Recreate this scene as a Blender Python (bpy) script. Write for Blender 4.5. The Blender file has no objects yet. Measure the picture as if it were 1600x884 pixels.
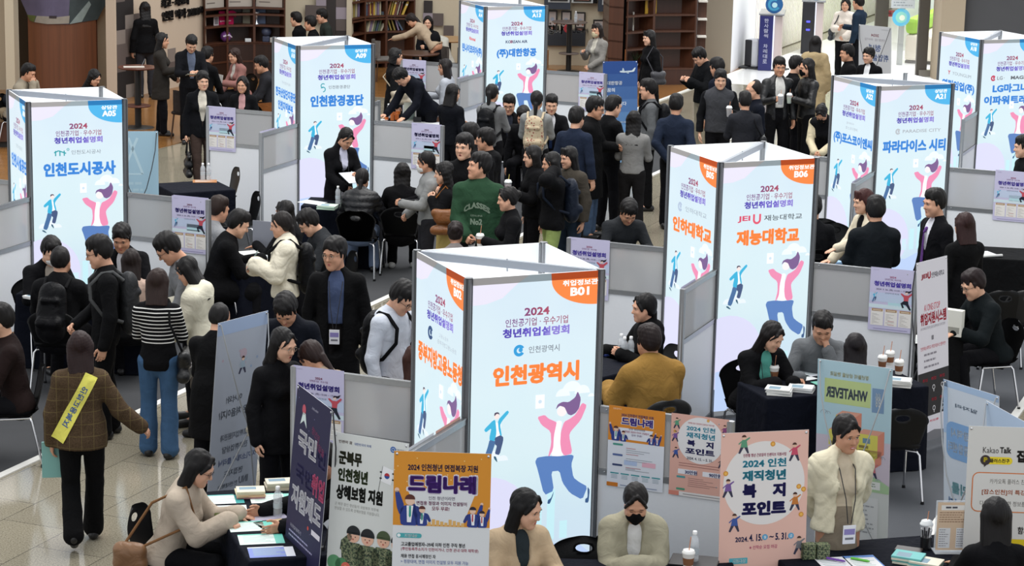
import bpy, bmesh, math, random
import numpy as np
from mathutils import Vector, Matrix
SC = bpy.context.scene
COL = SC.collection
PI = math.pi
R = math.radians

# ------------------------------------------------------------------ camera, sky light, lamps, exposure
CAM_H, CAM_PITCH, CAM_ROLL, CAM_F = 5.7462, 0.214966, 0.0227607, 3589.852
cam = bpy.data.objects.new('camera', bpy.data.cameras.new('camera'))
COL.objects.link(cam)
cam.data.sensor_width = 36.0
cam.data.lens = 36.0 * CAM_F / 1600.0
cam.data.clip_end = 300
cam.matrix_world = Matrix.Translation((0, 0, CAM_H)) @ Matrix.Rotation(PI / 2 - CAM_PITCH, 4, 'X') @ Matrix.Rotation(CAM_ROLL, 4, 'Z')
SC.camera = cam
SC.view_settings.view_transform = 'Standard'
SC.view_settings.look = 'None'
SC.view_settings.gamma = 1.0
SC.view_settings.exposure = 0.0
SC.view_settings.use_curve_mapping = False
SC.cycles.use_denoising = True
SC.cycles.max_bounces = 7
SC.cycles.diffuse_bounces = 3
SC.cycles.glossy_bounces = 3
SC.cycles.transmission_bounces = 6
SC.cycles.transparent_max_bounces = 8
SC.cycles.caustics_reflective = False
SC.cycles.caustics_refractive = False
wd = bpy.data.worlds.new('hall_ambient')
SC.world = wd
wd.use_nodes = True
wd.node_tree.nodes['Background'].inputs[0].default_value = (0.93, 0.96, 1.0, 1)
wd.node_tree.nodes['Background'].inputs[1].default_value = 1.0

def lamp(name, kind, loc, energy, size=1.0, size_y=None, col=(1, 1, 1), target=None):
	L = bpy.data.lights.new(name, kind)
	L.energy = energy
	L.color = col
	o = bpy.data.objects.new(name, L)
	COL.objects.link(o)
	o.location = loc
	if kind == 'AREA':
		L.shape = 'RECTANGLE'
		L.size = size
		L.size_y = size_y or size
		d = Vector(target or (loc[0], loc[1], 0)) - Vector(loc)
		o.rotation_euler = d.to_track_quat('-Z', 'Y').to_euler()
	else:
		L.shadow_soft_size = size
	return o

# unseen area lights added over hall, lobby and cafe for soft light
lamp('overhead_fill', 'AREA', (-1, 20, 13), 1500, 9, 10, (1, .985, .96))
lamp('overhead_fill', 'AREA', (1, 33, 13), 1800, 12, 10, (1, .985, .96))
lamp('lobby_fill', 'AREA', (9.5, 50, 8), 1900, 8, 12, (1, 1, 1))  # added to brighten the lobby and its slatted wall
lamp('cafe_fill', 'AREA', (-9, 44, 8), 60, 8, 6, (1, .86, .68))

# ------------------------------------------------------------------ layout helpers
PHI = -0.3788722
E1 = Vector((math.cos(PHI + PI / 2), math.sin(PHI + PI / 2), 0))    # along the aisles, away from the balcony
E2 = Vector((math.cos(PHI), math.sin(PHI), 0))                      # across the aisles, to the right
WALL_H, WALL_L, TOWER_H = 1.436, 0.993, 2.418

def G(c1, c2, z=0.0):
	v = E1 * c1 + E2 * c2
	return Vector((v.x, v.y, z))

def at(u, v, z=0.0):
	"""point at height z that the photograph shows at pixel u, v"""
	a, b = u - 800, v - 442
	c, s = math.cos(CAM_ROLL), math.sin(CAM_ROLL)
	a, b = c * a + s * b, -s * a + c * b
	cp, sp = math.cos(CAM_PITCH), math.sin(CAM_PITCH)
	d = (a / CAM_F, cp - b / CAM_F * sp, -sp - b / CAM_F * cp)
	t = (z - CAM_H) / d[2]
	return Vector((d[0] * t, d[1] * t, z))

def lin(h):
	h = h.lstrip('#')
	o = []
	for i in (0, 2, 4):
		c = int(h[i:i + 2], 16) / 255
		o.append(c / 12.92 if c <= .04045 else ((c + .055) / 1.055) ** 2.4)
	return tuple(o)

# ------------------------------------------------------------------ materials
MATS = {}

def nodes_of(name):
	m = bpy.data.materials.new(name)
	m.use_nodes = True
	nt = m.node_tree
	return m, nt, nt.nodes['Principled BSDF'], nt.nodes.new, nt.links.new

def plain(hexc, rough=.5, metal=0.0, bump=0.0, scale=60.0, vary=0.0, spec=.5, sheen=0.0):
	"""a colour with a fine procedural grain"""
	key = ('plain', hexc, rough, metal, bump, scale, vary, spec, sheen)
	if key in MATS:
		return MATS[key]
	m, nt, p, N, L = nodes_of('surface')
	c = lin(hexc)
	p.inputs['Base Color'].default_value = (*c, 1)
	p.inputs['Roughness'].default_value = rough
	p.inputs['Metallic'].default_value = metal
	p.inputs['Specular IOR Level'].default_value = spec
	if sheen:
		p.inputs['Sheen Weight'].default_value = sheen
	if bump or vary:
		tc = N('ShaderNodeTexCoord')
		no = N('ShaderNodeTexNoise')
		no.inputs['Scale'].default_value = scale
		no.inputs['Detail'].default_value = 3
		L(tc.outputs['Object'], no.inputs['Vector'])
		if bump:
			b = N('ShaderNodeBump')
			b.inputs['Strength'].default_value = bump
			b.inputs['Distance'].default_value = .01
			L(no.outputs['Fac'], b.inputs['Height'])
			L(b.outputs['Normal'], p.inputs['Normal'])
		if vary:
			mx = N('ShaderNodeMix')
			mx.data_type = 'RGBA'
			mx.inputs[6].default_value = (*[x * (1 - vary) for x in c], 1)
			mx.inputs[7].default_value = (*[min(1, x * (1 + vary)) for x in c], 1)
			L(no.outputs['Fac'], mx.inputs[0])
			L(mx.outputs[2], p.inputs['Base Color'])
	MATS[key] = m
	return m

def cloth(hexc, kind='plain', c2=None):
	key = ('cloth', hexc, kind, c2)
	if key in MATS:
		return MATS[key]
	m, nt, p, N, L = nodes_of('fabric')
	c = lin(hexc)
	if sum(c) < .05:
		c = tuple(x * .55 for x in c)
	p.inputs['Roughness'].default_value = .42 if kind in ('leather', 'nylon') else .85
	p.inputs['Specular IOR Level'].default_value = .45 if kind == 'leather' else .12
	p.inputs['Base Color'].default_value = (*c, 1)
	tc = N('ShaderNodeTexCoord')
	n1 = N('ShaderNodeTexNoise')
	n1.inputs['Scale'].default_value = 9
	n1.inputs['Detail'].default_value = 4
	n1.inputs['Distortion'].default_value = .8
	L(tc.outputs['Object'], n1.inputs['Vector'])
	b = N('ShaderNodeBump')
	b.inputs['Strength'].default_value = .55
	b.inputs['Distance'].default_value = .03
	L(n1.outputs['Fac'], b.inputs['Height'])
	L(b.outputs['Normal'], p.inputs['Normal'])

	def mixc(fac, a, d):
		mx = N('ShaderNodeMix')
		mx.data_type = 'RGBA'
		mx.inputs[6].default_value = (*a, 1)
		mx.inputs[7].default_value = (*d, 1)
		L(fac, mx.inputs[0])
		return mx
	if kind == 'plain' or kind in ('leather', 'nylon'):
		mx = mixc(n1.outputs['Fac'], [x * .8 for x in c], [min(1, x * 1.2) for x in c])
		L(mx.outputs[2], p.inputs['Base Color'])
	elif kind == 'heather':
		n2 = N('ShaderNodeTexNoise')
		n2.inputs['Scale'].default_value = 140
		L(tc.outputs['Object'], n2.inputs['Vector'])
		mx = mixc(n2.outputs['Fac'], [x * .55 for x in c], [min(1, x * 1.45) for x in c])
		L(mx.outputs[2], p.inputs['Base Color'])
	elif kind == 'stripe':
		sp = N('ShaderNodeSeparateXYZ')
		L(tc.outputs['Object'], sp.inputs[0])
		a = N('ShaderNodeMath'); a.operation = 'MULTIPLY'; a.inputs[1].default_value = 1 / .033
		L(sp.outputs['Z'], a.inputs[0])
		f = N('ShaderNodeMath'); f.operation = 'FRACT'
		L(a.outputs[0], f.inputs[0])
		g = N('ShaderNodeMath'); g.operation = 'LESS_THAN'; g.inputs[1].default_value = .28
		L(f.outputs[0], g.inputs[0])
		h = N('ShaderNodeMath'); h.operation = 'LESS_THAN'; h.inputs[1].default_value = 1.33
		L(sp.outputs['Z'], h.inputs[0])
		h2 = N('ShaderNodeMath'); h2.operation = 'GREATER_THAN'; h2.inputs[1].default_value = 1.0
		L(sp.outputs['Z'], h2.inputs[0])
		k = N('ShaderNodeMath'); k.operation = 'MULTIPLY'
		L(g.outputs[0], k.inputs[0]); L(h.outputs[0], k.inputs[1])
		k2 = N('ShaderNodeMath'); k2.operation = 'MULTIPLY'
		L(k.outputs[0], k2.inputs[0]); L(h2.outputs[0], k2.inputs[1])
		mx = mixc(k2.outputs[0], c, lin(c2))
		L(mx.outputs[2], p.inputs['Base Color'])
	elif kind == 'plaid':
		n2 = N('ShaderNodeTexNoise')
		n2.inputs['Scale'].default_value = 110
		L(tc.outputs['Object'], n2.inputs['Vector'])
		mx = mixc(n2.outputs['Fac'], [x * .35 for x in c], [min(1, x * 1.7) for x in c])
		ck = N('ShaderNodeTexBrick')
		ck.offset = 0
		ck.inputs['Scale'].default_value = 1
		ck.inputs['Brick Width'].default_value = .09
		ck.inputs['Row Height'].default_value = .09
		ck.inputs['Mortar Size'].default_value = .0022
		ck.inputs['Color1'].default_value = (0, 0, 0, 1)
		ck.inputs['Color2'].default_value = (0, 0, 0, 1)
		ck.inputs['Mortar'].default_value = (1, 1, 1, 1)
		sp = N('ShaderNodeSeparateXYZ'); cb = N('ShaderNodeCombineXYZ')
		L(tc.outputs['Object'], sp.inputs[0])
		L(sp.outputs['X'], cb.inputs['X']); L(sp.outputs['Z'], cb.inputs['Y'])
		L(cb.outputs[0], ck.inputs['Vector'])
		m2 = N('ShaderNodeMix'); m2.data_type = 'RGBA'
		L(ck.outputs['Color'], m2.inputs[0])
		L(mx.outputs[2], m2.inputs[6])
		m2.inputs[7].default_value = (*lin(c2), 1)
		L(m2.outputs[2], p.inputs['Base Color'])
	elif kind == 'floral':
		v = N('ShaderNodeTexVoronoi')
		v.inputs['Scale'].default_value = 26
		L(tc.outputs['Object'], v.inputs['Vector'])
		r = N('ShaderNodeValToRGB')
		r.color_ramp.elements[0].position = .22; r.color_ramp.elements[0].color = (*lin(c2), 1)
		r.color_ramp.elements[1].position = .36; r.color_ramp.elements[1].color = (*c, 1)
		L(v.outputs['Distance'], r.inputs[0])
		L(r.outputs[0], p.inputs['Base Color'])
	MATS[key] = m
	return m

def hair_mat(hexc):
	key = ('hair', hexc)
	if key in MATS:
		return MATS[key]
	m, nt, p, N, L = nodes_of('hair')
	p.inputs['Roughness'].default_value = .55
	p.inputs['Specular IOR Level'].default_value = .28
	c = lin(hexc)
	tc = N('ShaderNodeTexCoord'); mp = N('ShaderNodeMapping')
	mp.inputs['Scale'].default_value = (130, 130, 9)
	no = N('ShaderNodeTexNoise'); no.inputs['Scale'].default_value = 1; no.inputs['Detail'].default_value = 2
	L(tc.outputs['Object'], mp.inputs['Vector']); L(mp.outputs[0], no.inputs['Vector'])
	b = N('ShaderNodeBump'); b.inputs['Strength'].default_value = .5; b.inputs['Distance'].default_value = .004
	L(no.outputs['Fac'], b.inputs['Height']); L(b.outputs['Normal'], p.inputs['Normal'])
	mx = N('ShaderNodeMix'); mx.data_type = 'RGBA'
	mx.inputs[6].default_value = (*[x * .5 for x in c], 1); mx.inputs[7].default_value = (*[x * 1.5 for x in c], 1)
	L(no.outputs['Fac'], mx.inputs[0]); L(mx.outputs[2], p.inputs['Base Color'])
	MATS[key] = m
	return m

def skin_mat(hexc='#d9a98c'):
	key = ('skin', hexc)
	if key in MATS:
		return MATS[key]
	m, nt, p, N, L = nodes_of('skin')
	c = lin(hexc)
	p.inputs['Roughness'].default_value = .5
	p.inputs['Specular IOR Level'].default_value = .35
	p.inputs['Subsurface Weight'].default_value = 0.0
	tc = N('ShaderNodeTexCoord'); no = N('ShaderNodeTexNoise'); no.inputs['Scale'].default_value = 22
	L(tc.outputs['Object'], no.inputs['Vector'])
	mx = N('ShaderNodeMix'); mx.data_type = 'RGBA'
	mx.inputs[6].default_value = (c[0] * .92, c[1] * .85, c[2] * .82, 1)
	mx.inputs[7].default_value = (min(1, c[0] * 1.06), min(1, c[1] * 1.08), min(1, c[2] * 1.08), 1)
	L(no.outputs['Fac'], mx.inputs[0]); L(mx.outputs[2], p.inputs['Base Color'])
	MATS[key] = m
	return m

def glow(hexc, k=1.0, sample=False):
	"""backlit print or lit surface"""
	key = ('glow', hexc, k, sample)
	if key in MATS:
		return MATS[key]
	m, nt, p, N, L = nodes_of('backlit_print')
	c = lin(hexc)
	p.inputs['Base Color'].default_value = (*[x * .12 for x in c], 1)
	p.inputs['Roughness'].default_value = .4
	p.inputs['Emission Color'].default_value = (*c, 1)
	p.inputs['Emission Strength'].default_value = k
	m.cycles.emission_sampling = 'AUTO' if sample else 'NONE'
	MATS[key] = m
	return m

def paper(hexc):
	return plain(hexc, .55, spec=.3)

ALU = plain('#a9abad', .34, .75, vary=.08, scale=30)
ALUD = plain('#77797c', .4, .7, vary=.08, scale=30)
CHROME = plain('#d8d8da', .12, 1.0, vary=.03)
BLACKPL = plain('#131315', .42, bump=.1, scale=90)
WHITEPANEL = plain('#eceef0', .45, bump=.03, scale=40, vary=.02)

# ------------------------------------------------------------------ mesh builder

class MB:
	def __init__(s):
		s.v, s.f, s.m, s.sm = [], [], [], []
		s.mi = 0
		s.T = Matrix.Identity(4)

	def add(s, vs, fs, smooth=False):
		n = len(s.v)
		s.v += [tuple(s.T @ Vector(p)) for p in vs]
		for f in fs:
			s.f.append([i + n for i in f]); s.m.append(s.mi); s.sm.append(smooth)
		return s

	def box(s, x0, y0, z0, x1, y1, z1, b=0.0):
		if b <= 0:
			v = [(x0, y0, z0), (x1, y0, z0), (x1, y1, z0), (x0, y1, z0), (x0, y0, z1), (x1, y0, z1), (x1, y1, z1), (x0, y1, z1)]
			return s.add(v, [(3, 2, 1, 0), (4, 5, 6, 7), (0, 1, 5, 4), (1, 2, 6, 5), (2, 3, 7, 6), (3, 0, 4, 7)])
		bm = bmesh.new()
		bmesh.ops.create_cube(bm, size=1)
		for w in bm.verts:
			w.co = ((x0 + x1) / 2 + w.co.x * (x1 - x0), (y0 + y1) / 2 + w.co.y * (y1 - y0), (z0 + z1) / 2 + w.co.z * (z1 - z0))
		bmesh.ops.bevel(bm, geom=bm.edges[:], offset=b, segments=2, affect='EDGES', profile=.5)
		bm.verts.index_update()
		s.add([w.co[:] for w in bm.verts], [[w.index for w in f.verts] for f in bm.faces], False)
		bm.free()
		return s

	def prism(s, pts, z0, z1):
		n = len(pts)
		v = [(x, y, z0) for x, y in pts] + [(x, y, z1) for x, y in pts]
		return s.add(v, [list(range(n))[::-1], list(range(n, 2 * n))] + [(i, (i + 1) % n, n + (i + 1) % n, n + i) for i in range(n)])

	def lathe(s, prof, n=20, c=(0, 0, 0), cap=True):
		v, f = [], []
		for r, z in prof:
			for k in range(n):
				a = 2 * PI * k / n
				v.append((c[0] + r * math.cos(a), c[1] + r * math.sin(a), c[2] + z))
		for j in range(len(prof) - 1):
			for k in range(n):
				f.append((j * n + k, j * n + (k + 1) % n, (j + 1) * n + (k + 1) % n, (j + 1) * n + k))
		s.add(v, f, True)
		if cap:
			m = len(prof) - 1
			s.add([v[k] for k in range(n)], [list(range(n))[::-1]])
			s.add([v[m * n + k] for k in range(n)], [list(range(n))])
		return s

	def tube(s, pts, r, n=8, cap=True):
		pts = [Vector(p) for p in pts]
		rs = r if isinstance(r, (list, tuple)) else [r] * len(pts)
		v, f = [], []
		up = None
		for i, p in enumerate(pts):
			t = (pts[min(i + 1, len(pts) - 1)] - pts[max(i - 1, 0)]).normalized()
			if up is None:
				up = t.orthogonal().normalized()
			up = (up - t * up.dot(t)).normalized()
			w = t.cross(up)
			for k in range(n):
				a = 2 * PI * k / n
				v.append(tuple(p + (up * math.cos(a) + w * math.sin(a)) * rs[i]))
		m = len(pts)
		for j in range(m - 1):
			for k in range(n):
				f.append((j * n + k, j * n + (k + 1) % n, (j + 1) * n + (k + 1) % n, (j + 1) * n + k))
		s.add(v, f, True)
		if cap:
			s.add(v[:n], [list(range(n))[::-1]]); s.add(v[-n:], [list(range(n))])
		return s

	def sheet(s, fn, nu, nv, smooth=True):
		v = [fn(i / nu, j / nv) for j in range(nv + 1) for i in range(nu + 1)]
		f = [(j * (nu + 1) + i, j * (nu + 1) + i + 1, (j + 1) * (nu + 1) + i + 1, (j + 1) * (nu + 1) + i) for j in range(nv) for i in range(nu)]
		return s.add(v, f, smooth)

	def ball(s, c, r, n=12):
		rx, ry, rz = r if isinstance(r, (list, tuple)) else (r, r, r)
		v, f = [], []
		m = n // 2
		for j in range(m + 1):
			t = PI * j / m
			for k in range(n):
				a = 2 * PI * k / n
				v.append((c[0] + rx * math.sin(t) * math.cos(a), c[1] + ry * math.sin(t) * math.sin(a), c[2] - rz * math.cos(t)))
		for j in range(m):
			for k in range(n):
				f.append((j * n + k, j * n + (k + 1) % n, (j + 1) * n + (k + 1) % n, (j + 1) * n + k))
		return s.add(v, f, True)

	def mesh(s, name, mats):
		me = bpy.data.meshes.new(name)
		me.from_pydata(s.v, [], s.f)
		for m in (mats if isinstance(mats, (list, tuple)) else [mats]):
			me.materials.append(m)
		me.polygons.foreach_set('material_index', s.m)
		me.polygons.foreach_set('use_smooth', s.sm)
		me.update()
		return me

	def build(s, name, mats, parent=None, loc=None, rz=0.0):
		o = bpy.data.objects.new(name, s.mesh(name, mats))
		COL.objects.link(o)
		if parent:
			o.parent = parent
		if loc is not None:
			o.location = loc
		o.rotation_euler.z = rz
		return o

def tag(o, label, cat, group=None, kind=None):
	o['label'] = label
	o['category'] = cat
	if group:
		o['group'] = group
	if kind:
		o['kind'] = kind
	return o

def struct(o):
	o['kind'] = 'structure'
	return o

def empty(name, loc, rz=0.0, label=None, cat=None, group=None):
	o = bpy.data.objects.new(name, None)
	o.empty_display_size = .1
	COL.objects.link(o)
	o.location = loc
	o.rotation_euler.z = rz
	if label:
		tag(o, label, cat, group)
	return o

def dup(src, loc, rz, label=None, group=None):
	"""a copy of a thing with copies of its parts and sub-parts; mesh data shared"""
	c = src.copy(); COL.objects.link(c)
	c.location = loc; c.rotation_euler.z = rz
	if label:
		c['label'] = label
	if group:
		c['group'] = group
	for ch in list(src.children):
		d = ch.copy(); COL.objects.link(d); d.parent = c
		for g in list(ch.children):
			e = g.copy(); COL.objects.link(e); e.parent = d
	return c

# scratch scene for text outlines and unions, never rendered
TMP = bpy.data.scenes.new('scratch')
_cu = bpy.data.curves.new('glyphs', 'FONT')
_to = bpy.data.objects.new('glyphs', _cu)
TEXTS = {}

def glyphs(body, wt=0.0):
	"""flat outlines of a word: (verts Nx2 in a unit box, faces, aspect)"""
	key = (body, wt)
	if key not in TEXTS:
		_cu.body = body
		_cu.size = 1.0
		_cu.resolution_u = 2
		_cu.offset = min(wt, .012)
		_cu.space_character = 1.0
		me = bpy.data.meshes.new_from_object(_to)
		a = np.empty(len(me.vertices) * 3)
		me.vertices.foreach_get('co', a)
		a = a.reshape(-1, 3)[:, :2]
		fs = [list(p.vertices) for p in me.polygons]
		bpy.data.meshes.remove(me)
		if wt > .012:       # heavier weights: the same outline struck four times, slightly apart
			d, n = wt - .008, len(a)
			st = [(-.8, -.7), (.8, -.7), (-.8, .7), (.8, .7)]
			if wt > .045:
				st += [(-1, 0), (1, 0), (0, .95), (0, -.95), (0, 0)]
			a = np.concatenate([a + np.array(t) * d for t in st])
			fs = [[i + n * k for i in f] for k in range(len(st)) for f in fs]
		lo, hi = a.min(0), a.max(0)
		a = (a - lo) / np.maximum(hi - lo, 1e-6)
		TEXTS[key] = (a, fs, (hi[0] - lo[0]) / max(hi[1] - lo[1], 1e-6))
	return TEXTS[key]

class Art:
	"""flat artwork in metres, x to the right and y up from the lower left corner; layers 0.7 mm apart"""

	def __init__(s, mode='paper', k=1.0, step=.0007):
		s.mode, s.k, s.step = mode, k, step
		s.z = 0
		s.v, s.f, s.m, s.mats = [], [], [], []

	def mat(s, c):
		m = c if not isinstance(c, str) else (glow(c, s.k) if s.mode == 'glow' else paper(c))
		if m not in s.mats:
			s.mats.append(m)
		return s.mats.index(m)

	def raw(s, vs, fs, c, z=None):
		n = len(s.v)
		zz = (s.z if z is None else z) * s.step
		s.v += [(p[0], -zz, p[1]) for p in vs]
		i = s.mat(c)
		for f in fs:
			s.f.append([k + n for k in f]); s.m.append(i)
		return s

	def poly(s, pts, c, z=None):
		return s.raw(pts, [list(range(len(pts)))], c, z)

	def soft(s, pts, c, z=None, n=1):
		"""polygon with rounded corners"""
		for _ in range(n):
			q = []
			for (x0, y0), (x1, y1) in zip(pts, pts[1:] + pts[:1]):
				q += [(x0 * .84 + x1 * .16, y0 * .84 + y1 * .16), (x0 * .16 + x1 * .84, y0 * .16 + y1 * .84)]
			pts = q
		return s.poly(pts, c, z)

	def rect(s, x0, y0, x1, y1, c, z=None):
		return s.poly([(x0, y0), (x1, y0), (x1, y1), (x0, y1)], c, z)

	def rrect(s, x0, y0, x1, y1, r, c, z=None):
		p = []
		for cx, cy, a0 in ((x1 - r, y0 + r, -90), (x1 - r, y1 - r, 0), (x0 + r, y1 - r, 90), (x0 + r, y0 + r, 180)):
			for k in range(5):
				a = R(a0 + 22.5 * k)
				p.append((cx + r * math.cos(a), cy + r * math.sin(a)))
		return s.poly(p, c, z)

	def disc(s, cx, cy, r, c, z=None, a0=0, a1=360, ry=None, n=28):
		p = [(cx + r * math.cos(R(a0 + (a1 - a0) * k / n)), cy + (ry or r) * math.sin(R(a0 + (a1 - a0) * k / n))) for k in range(n + (a1 - a0 < 360))]
		if a1 - a0 < 360:
			p.append((cx, cy))
		return s.poly(p, c, z)

	def ring(s, cx, cy, r, w, c, z=None, a0=0, a1=360, n=24):
		v, f = [], []
		for k in range(n + 1):
			a = R(a0 + (a1 - a0) * k / n)
			v += [((r - w) * math.cos(a) + cx, (r - w) * math.sin(a) + cy), (r * math.cos(a) + cx, r * math.sin(a) + cy)]
		for k in range(n):
			f.append((2 * k, 2 * k + 1, 2 * k + 3, 2 * k + 2))
		return s.raw(v, f, c, z)

	def line(s, pts, w, c, z=None):
		for (x0, y0), (x1, y1) in zip(pts, pts[1:]):
			d = math.hypot(x1 - x0, y1 - y0) or 1
			nx, ny = -(y1 - y0) / d * w / 2, (x1 - x0) / d * w / 2
			s.poly([(x0 - nx, y0 - ny), (x1 - nx, y1 - ny), (x1 + nx, y1 + ny), (x0 + nx, y0 + ny)], c, z)
		return s

	def text(s, body, cx, cy, h, c, wt=0.0, w=None, z=None, flip=False, align=0, rot=0.0, c2=None):
		a, fs, asp = glyphs(body, wt)
		w = w or h * asp
		x = (a[:, 0] - .5 + align * .5) * w
		y = (a[:, 1] - .5) * h
		if flip:
			x = -x
		ca, sa = math.cos(rot), math.sin(rot)
		pts = [(cx + ca * p - sa * q, cy + sa * p + ca * q) for p, q in zip(x, y)]
		if flip:
			fs = [f[::-1] for f in fs]
		if c2:      # print that blends from one ink to another, left to right
			cut = [[], [], []]
			for f in fs:
				t = sum(a[i, 0] for i in f) / len(f)
				cut[min(2, int(t * 3))].append(f)
			for part, cc in zip(cut, c2):
				s.raw(pts, part, cc, z)
			return s
		return s.raw(pts, fs, c, z)

	def mesh(s, name):
		me = bpy.data.meshes.new(name)
		me.from_pydata(s.v, [], s.f)
		for m in s.mats:
			me.materials.append(m)
		me.polygons.foreach_set('material_index', s.m)
		me.update()
		return me

	def build(s, name, parent=None, loc=(0, 0, 0), rz=0.0):
		o = bpy.data.objects.new(name, s.mesh(name))
		COL.objects.link(o)
		o.parent = parent
		o.location = loc
		o.rotation_euler.z = rz
		return o

# ------------------------------------------------------------------ floor, carpets

def granite():
	m, nt, p, N, L = nodes_of('granite_tiles')
	tc = N('ShaderNodeTexCoord'); mp = N('ShaderNodeMapping')
	mp.inputs['Rotation'].default_value = (0, 0, -(PHI + PI / 2))
	L(tc.outputs['Object'], mp.inputs['Vector'])
	br = N('ShaderNodeTexBrick')
	br.inputs['Scale'].default_value = 1
	br.inputs['Brick Width'].default_value = .88
	br.inputs['Row Height'].default_value = .59
	br.inputs['Mortar Size'].default_value = .0035
	br.inputs['Mortar Smooth'].default_value = .1
	br.offset = .5
	br.inputs['Color1'].default_value = (*lin('#96907f'), 1)
	br.inputs['Color2'].default_value = (*lin('#8f8979'), 1)
	br.inputs['Mortar'].default_value = (*lin('#57534c'), 1)
	L(mp.outputs[0], br.inputs['Vector'])
	n1 = N('ShaderNodeTexNoise'); n1.inputs['Scale'].default_value = 75; n1.inputs['Detail'].default_value = 4
	L(tc.outputs['Object'], n1.inputs['Vector'])
	rp = N('ShaderNodeValToRGB')
	rp.color_ramp.elements[0].position = .36; rp.color_ramp.elements[0].color = (.5, .48, .45, 1)
	rp.color_ramp.elements[1].position = .6; rp.color_ramp.elements[1].color = (1.12, 1.1, 1.08, 1)
	L(n1.outputs['Fac'], rp.inputs[0])
	mx = N('ShaderNodeMix'); mx.data_type = 'RGBA'; mx.blend_type = 'MULTIPLY'; mx.inputs[0].default_value = .75
	L(br.outputs['Color'], mx.inputs[6]); L(rp.outputs[0], mx.inputs[7])
	L(mx.outputs[2], p.inputs['Base Color'])
	p.inputs['Roughness'].default_value = .1
	p.inputs['Specular IOR Level'].default_value = .5
	return m

def carpet(hexc):
	m, nt, p, N, L = nodes_of('carpet')
	tc = N('ShaderNodeTexCoord'); no = N('ShaderNodeTexNoise'); no.inputs['Scale'].default_value = 160; no.inputs['Detail'].default_value = 3
	n2 = N('ShaderNodeTexNoise'); n2.inputs['Scale'].default_value = 1.6; n2.inputs['Detail'].default_value = 3
	L(tc.outputs['Object'], no.inputs['Vector']); L(tc.outputs['Object'], n2.inputs['Vector'])
	ad = N('ShaderNodeMath'); ad.operation = 'ADD'
	L(no.outputs['Fac'], ad.inputs[0]); L(n2.outputs['Fac'], ad.inputs[1])
	hf = N('ShaderNodeMath'); hf.operation = 'MULTIPLY'; hf.inputs[1].default_value = .5
	L(ad.outputs[0], hf.inputs[0])
	c = lin(hexc)
	mx = N('ShaderNodeMix'); mx.data_type = 'RGBA'
	mx.inputs[6].default_value = (*[x * .55 for x in c], 1); mx.inputs[7].default_value = (*[x * 1.4 for x in c], 1)
	L(hf.outputs[0], mx.inputs[0]); L(mx.outputs[2], p.inputs['Base Color'])
	b = N('ShaderNodeBump'); b.inputs['Strength'].default_value = .4; b.inputs['Distance'].default_value = .004
	L(no.outputs['Fac'], b.inputs['Height']); L(b.outputs['Normal'], p.inputs['Normal'])
	p.inputs['Roughness'].default_value = .95
	p.inputs['Specular IOR Level'].default_value = .1
	return m

def wood(hexc, sc=1.0, rough=.4, vertical=True):
	key = ('wood', hexc, sc, rough, vertical)
	if key in MATS:
		return MATS[key]
	m, nt, p, N, L = nodes_of('wood')
	tc = N('ShaderNodeTexCoord'); mp = N('ShaderNodeMapping')
	mp.inputs['Scale'].default_value = (24 * sc, 24 * sc, .9 * sc) if vertical else (1.2 * sc, 16 * sc, 16 * sc)
	no = N('ShaderNodeTexNoise'); no.inputs['Scale'].default_value = 1; no.inputs['Detail'].default_value = 4
	L(tc.outputs['Object'], mp.inputs['Vector']); L(mp.outputs[0], no.inputs['Vector'])
	c = lin(hexc)
	mx = N('ShaderNodeMix'); mx.data_type = 'RGBA'
	mx.inputs[6].default_value = (*[x * .6 for x in c], 1); mx.inputs[7].default_value = (*[x * 1.35 for x in c], 1)
	L(no.outputs['Fac'], mx.inputs[0]); L(mx.outputs[2], p.inputs['Base Color'])
	p.inputs['Roughness'].default_value = rough
	MATS[key] = m
	return m

def gslab(name, pts, z0, z1, mat):
	m = MB()
	m.prism([(p.x, p.y) for p in pts], z0, z1)
	return struct(m.build(name, mat))

def quad(a1, a2, b1, b2):
	return [G(a1, b1), G(a1, b2), G(a2, b2), G(a2, b1)]

gslab('floor', [Vector((-22, 4, 0)), Vector((24, 4, 0)), Vector((24, 72, 0)), Vector((-22, 72, 0))], -.1, 0, granite())
CARPET_A = carpet('#434446')
CARPET_B = carpet('#54565a')
WHITEEDGE = plain('#d9d8d2', .5)
gslab('floor_carpet_front', quad(8.5, 37.5, -15.95, -10.72)[::-1], 0, .006, CARPET_A)
gslab('floor_carpet_right', quad(8.5, 37.5, -8.5, -3.33)[::-1], 0, .006, CARPET_B)
for k, c2 in enumerate((-10.70, -8.52, -3.31)):
	gslab('trim_%d' % (k + 1), quad(8.5, 37.5, c2 - .04, c2 + .04)[::-1], 0, .012, WHITEEDGE)
gslab('floor_cafe', [G(22, -40), G(22, -18.35), G(38.2, -18.35), G(38.2, -13.25), G(46, -13.25), G(62, -40)], 0, .008, wood('#8a5f33', .3, .22, False))
gslab('trim_4', [G(38.2, -13.28), G(38.2, -13.2), G(46, -13.2), G(46, -13.28)], 0, .014, WHITEEDGE)
gslab('floor_lobby', [G(43.6, -13.2), G(43.6, 6), G(70, 6), G(70, -13.2)], 0, .004, plain('#e6e7e6', .18, bump=.02, scale=2, vary=.03))

# ------------------------------------------------------------------ the walls behind
CREAM = plain('#b0a28a', .8, bump=.05, scale=30, vary=.03)
CREAML = plain('#c0b59e', .8, bump=.05, scale=30, vary=.03)
DKWOOD = wood('#5a3420')
SHELFWOOD = wood('#4a2a1a', 1, .45)
NAVYW = plain('#2d3440', .6, bump=.05)

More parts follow.
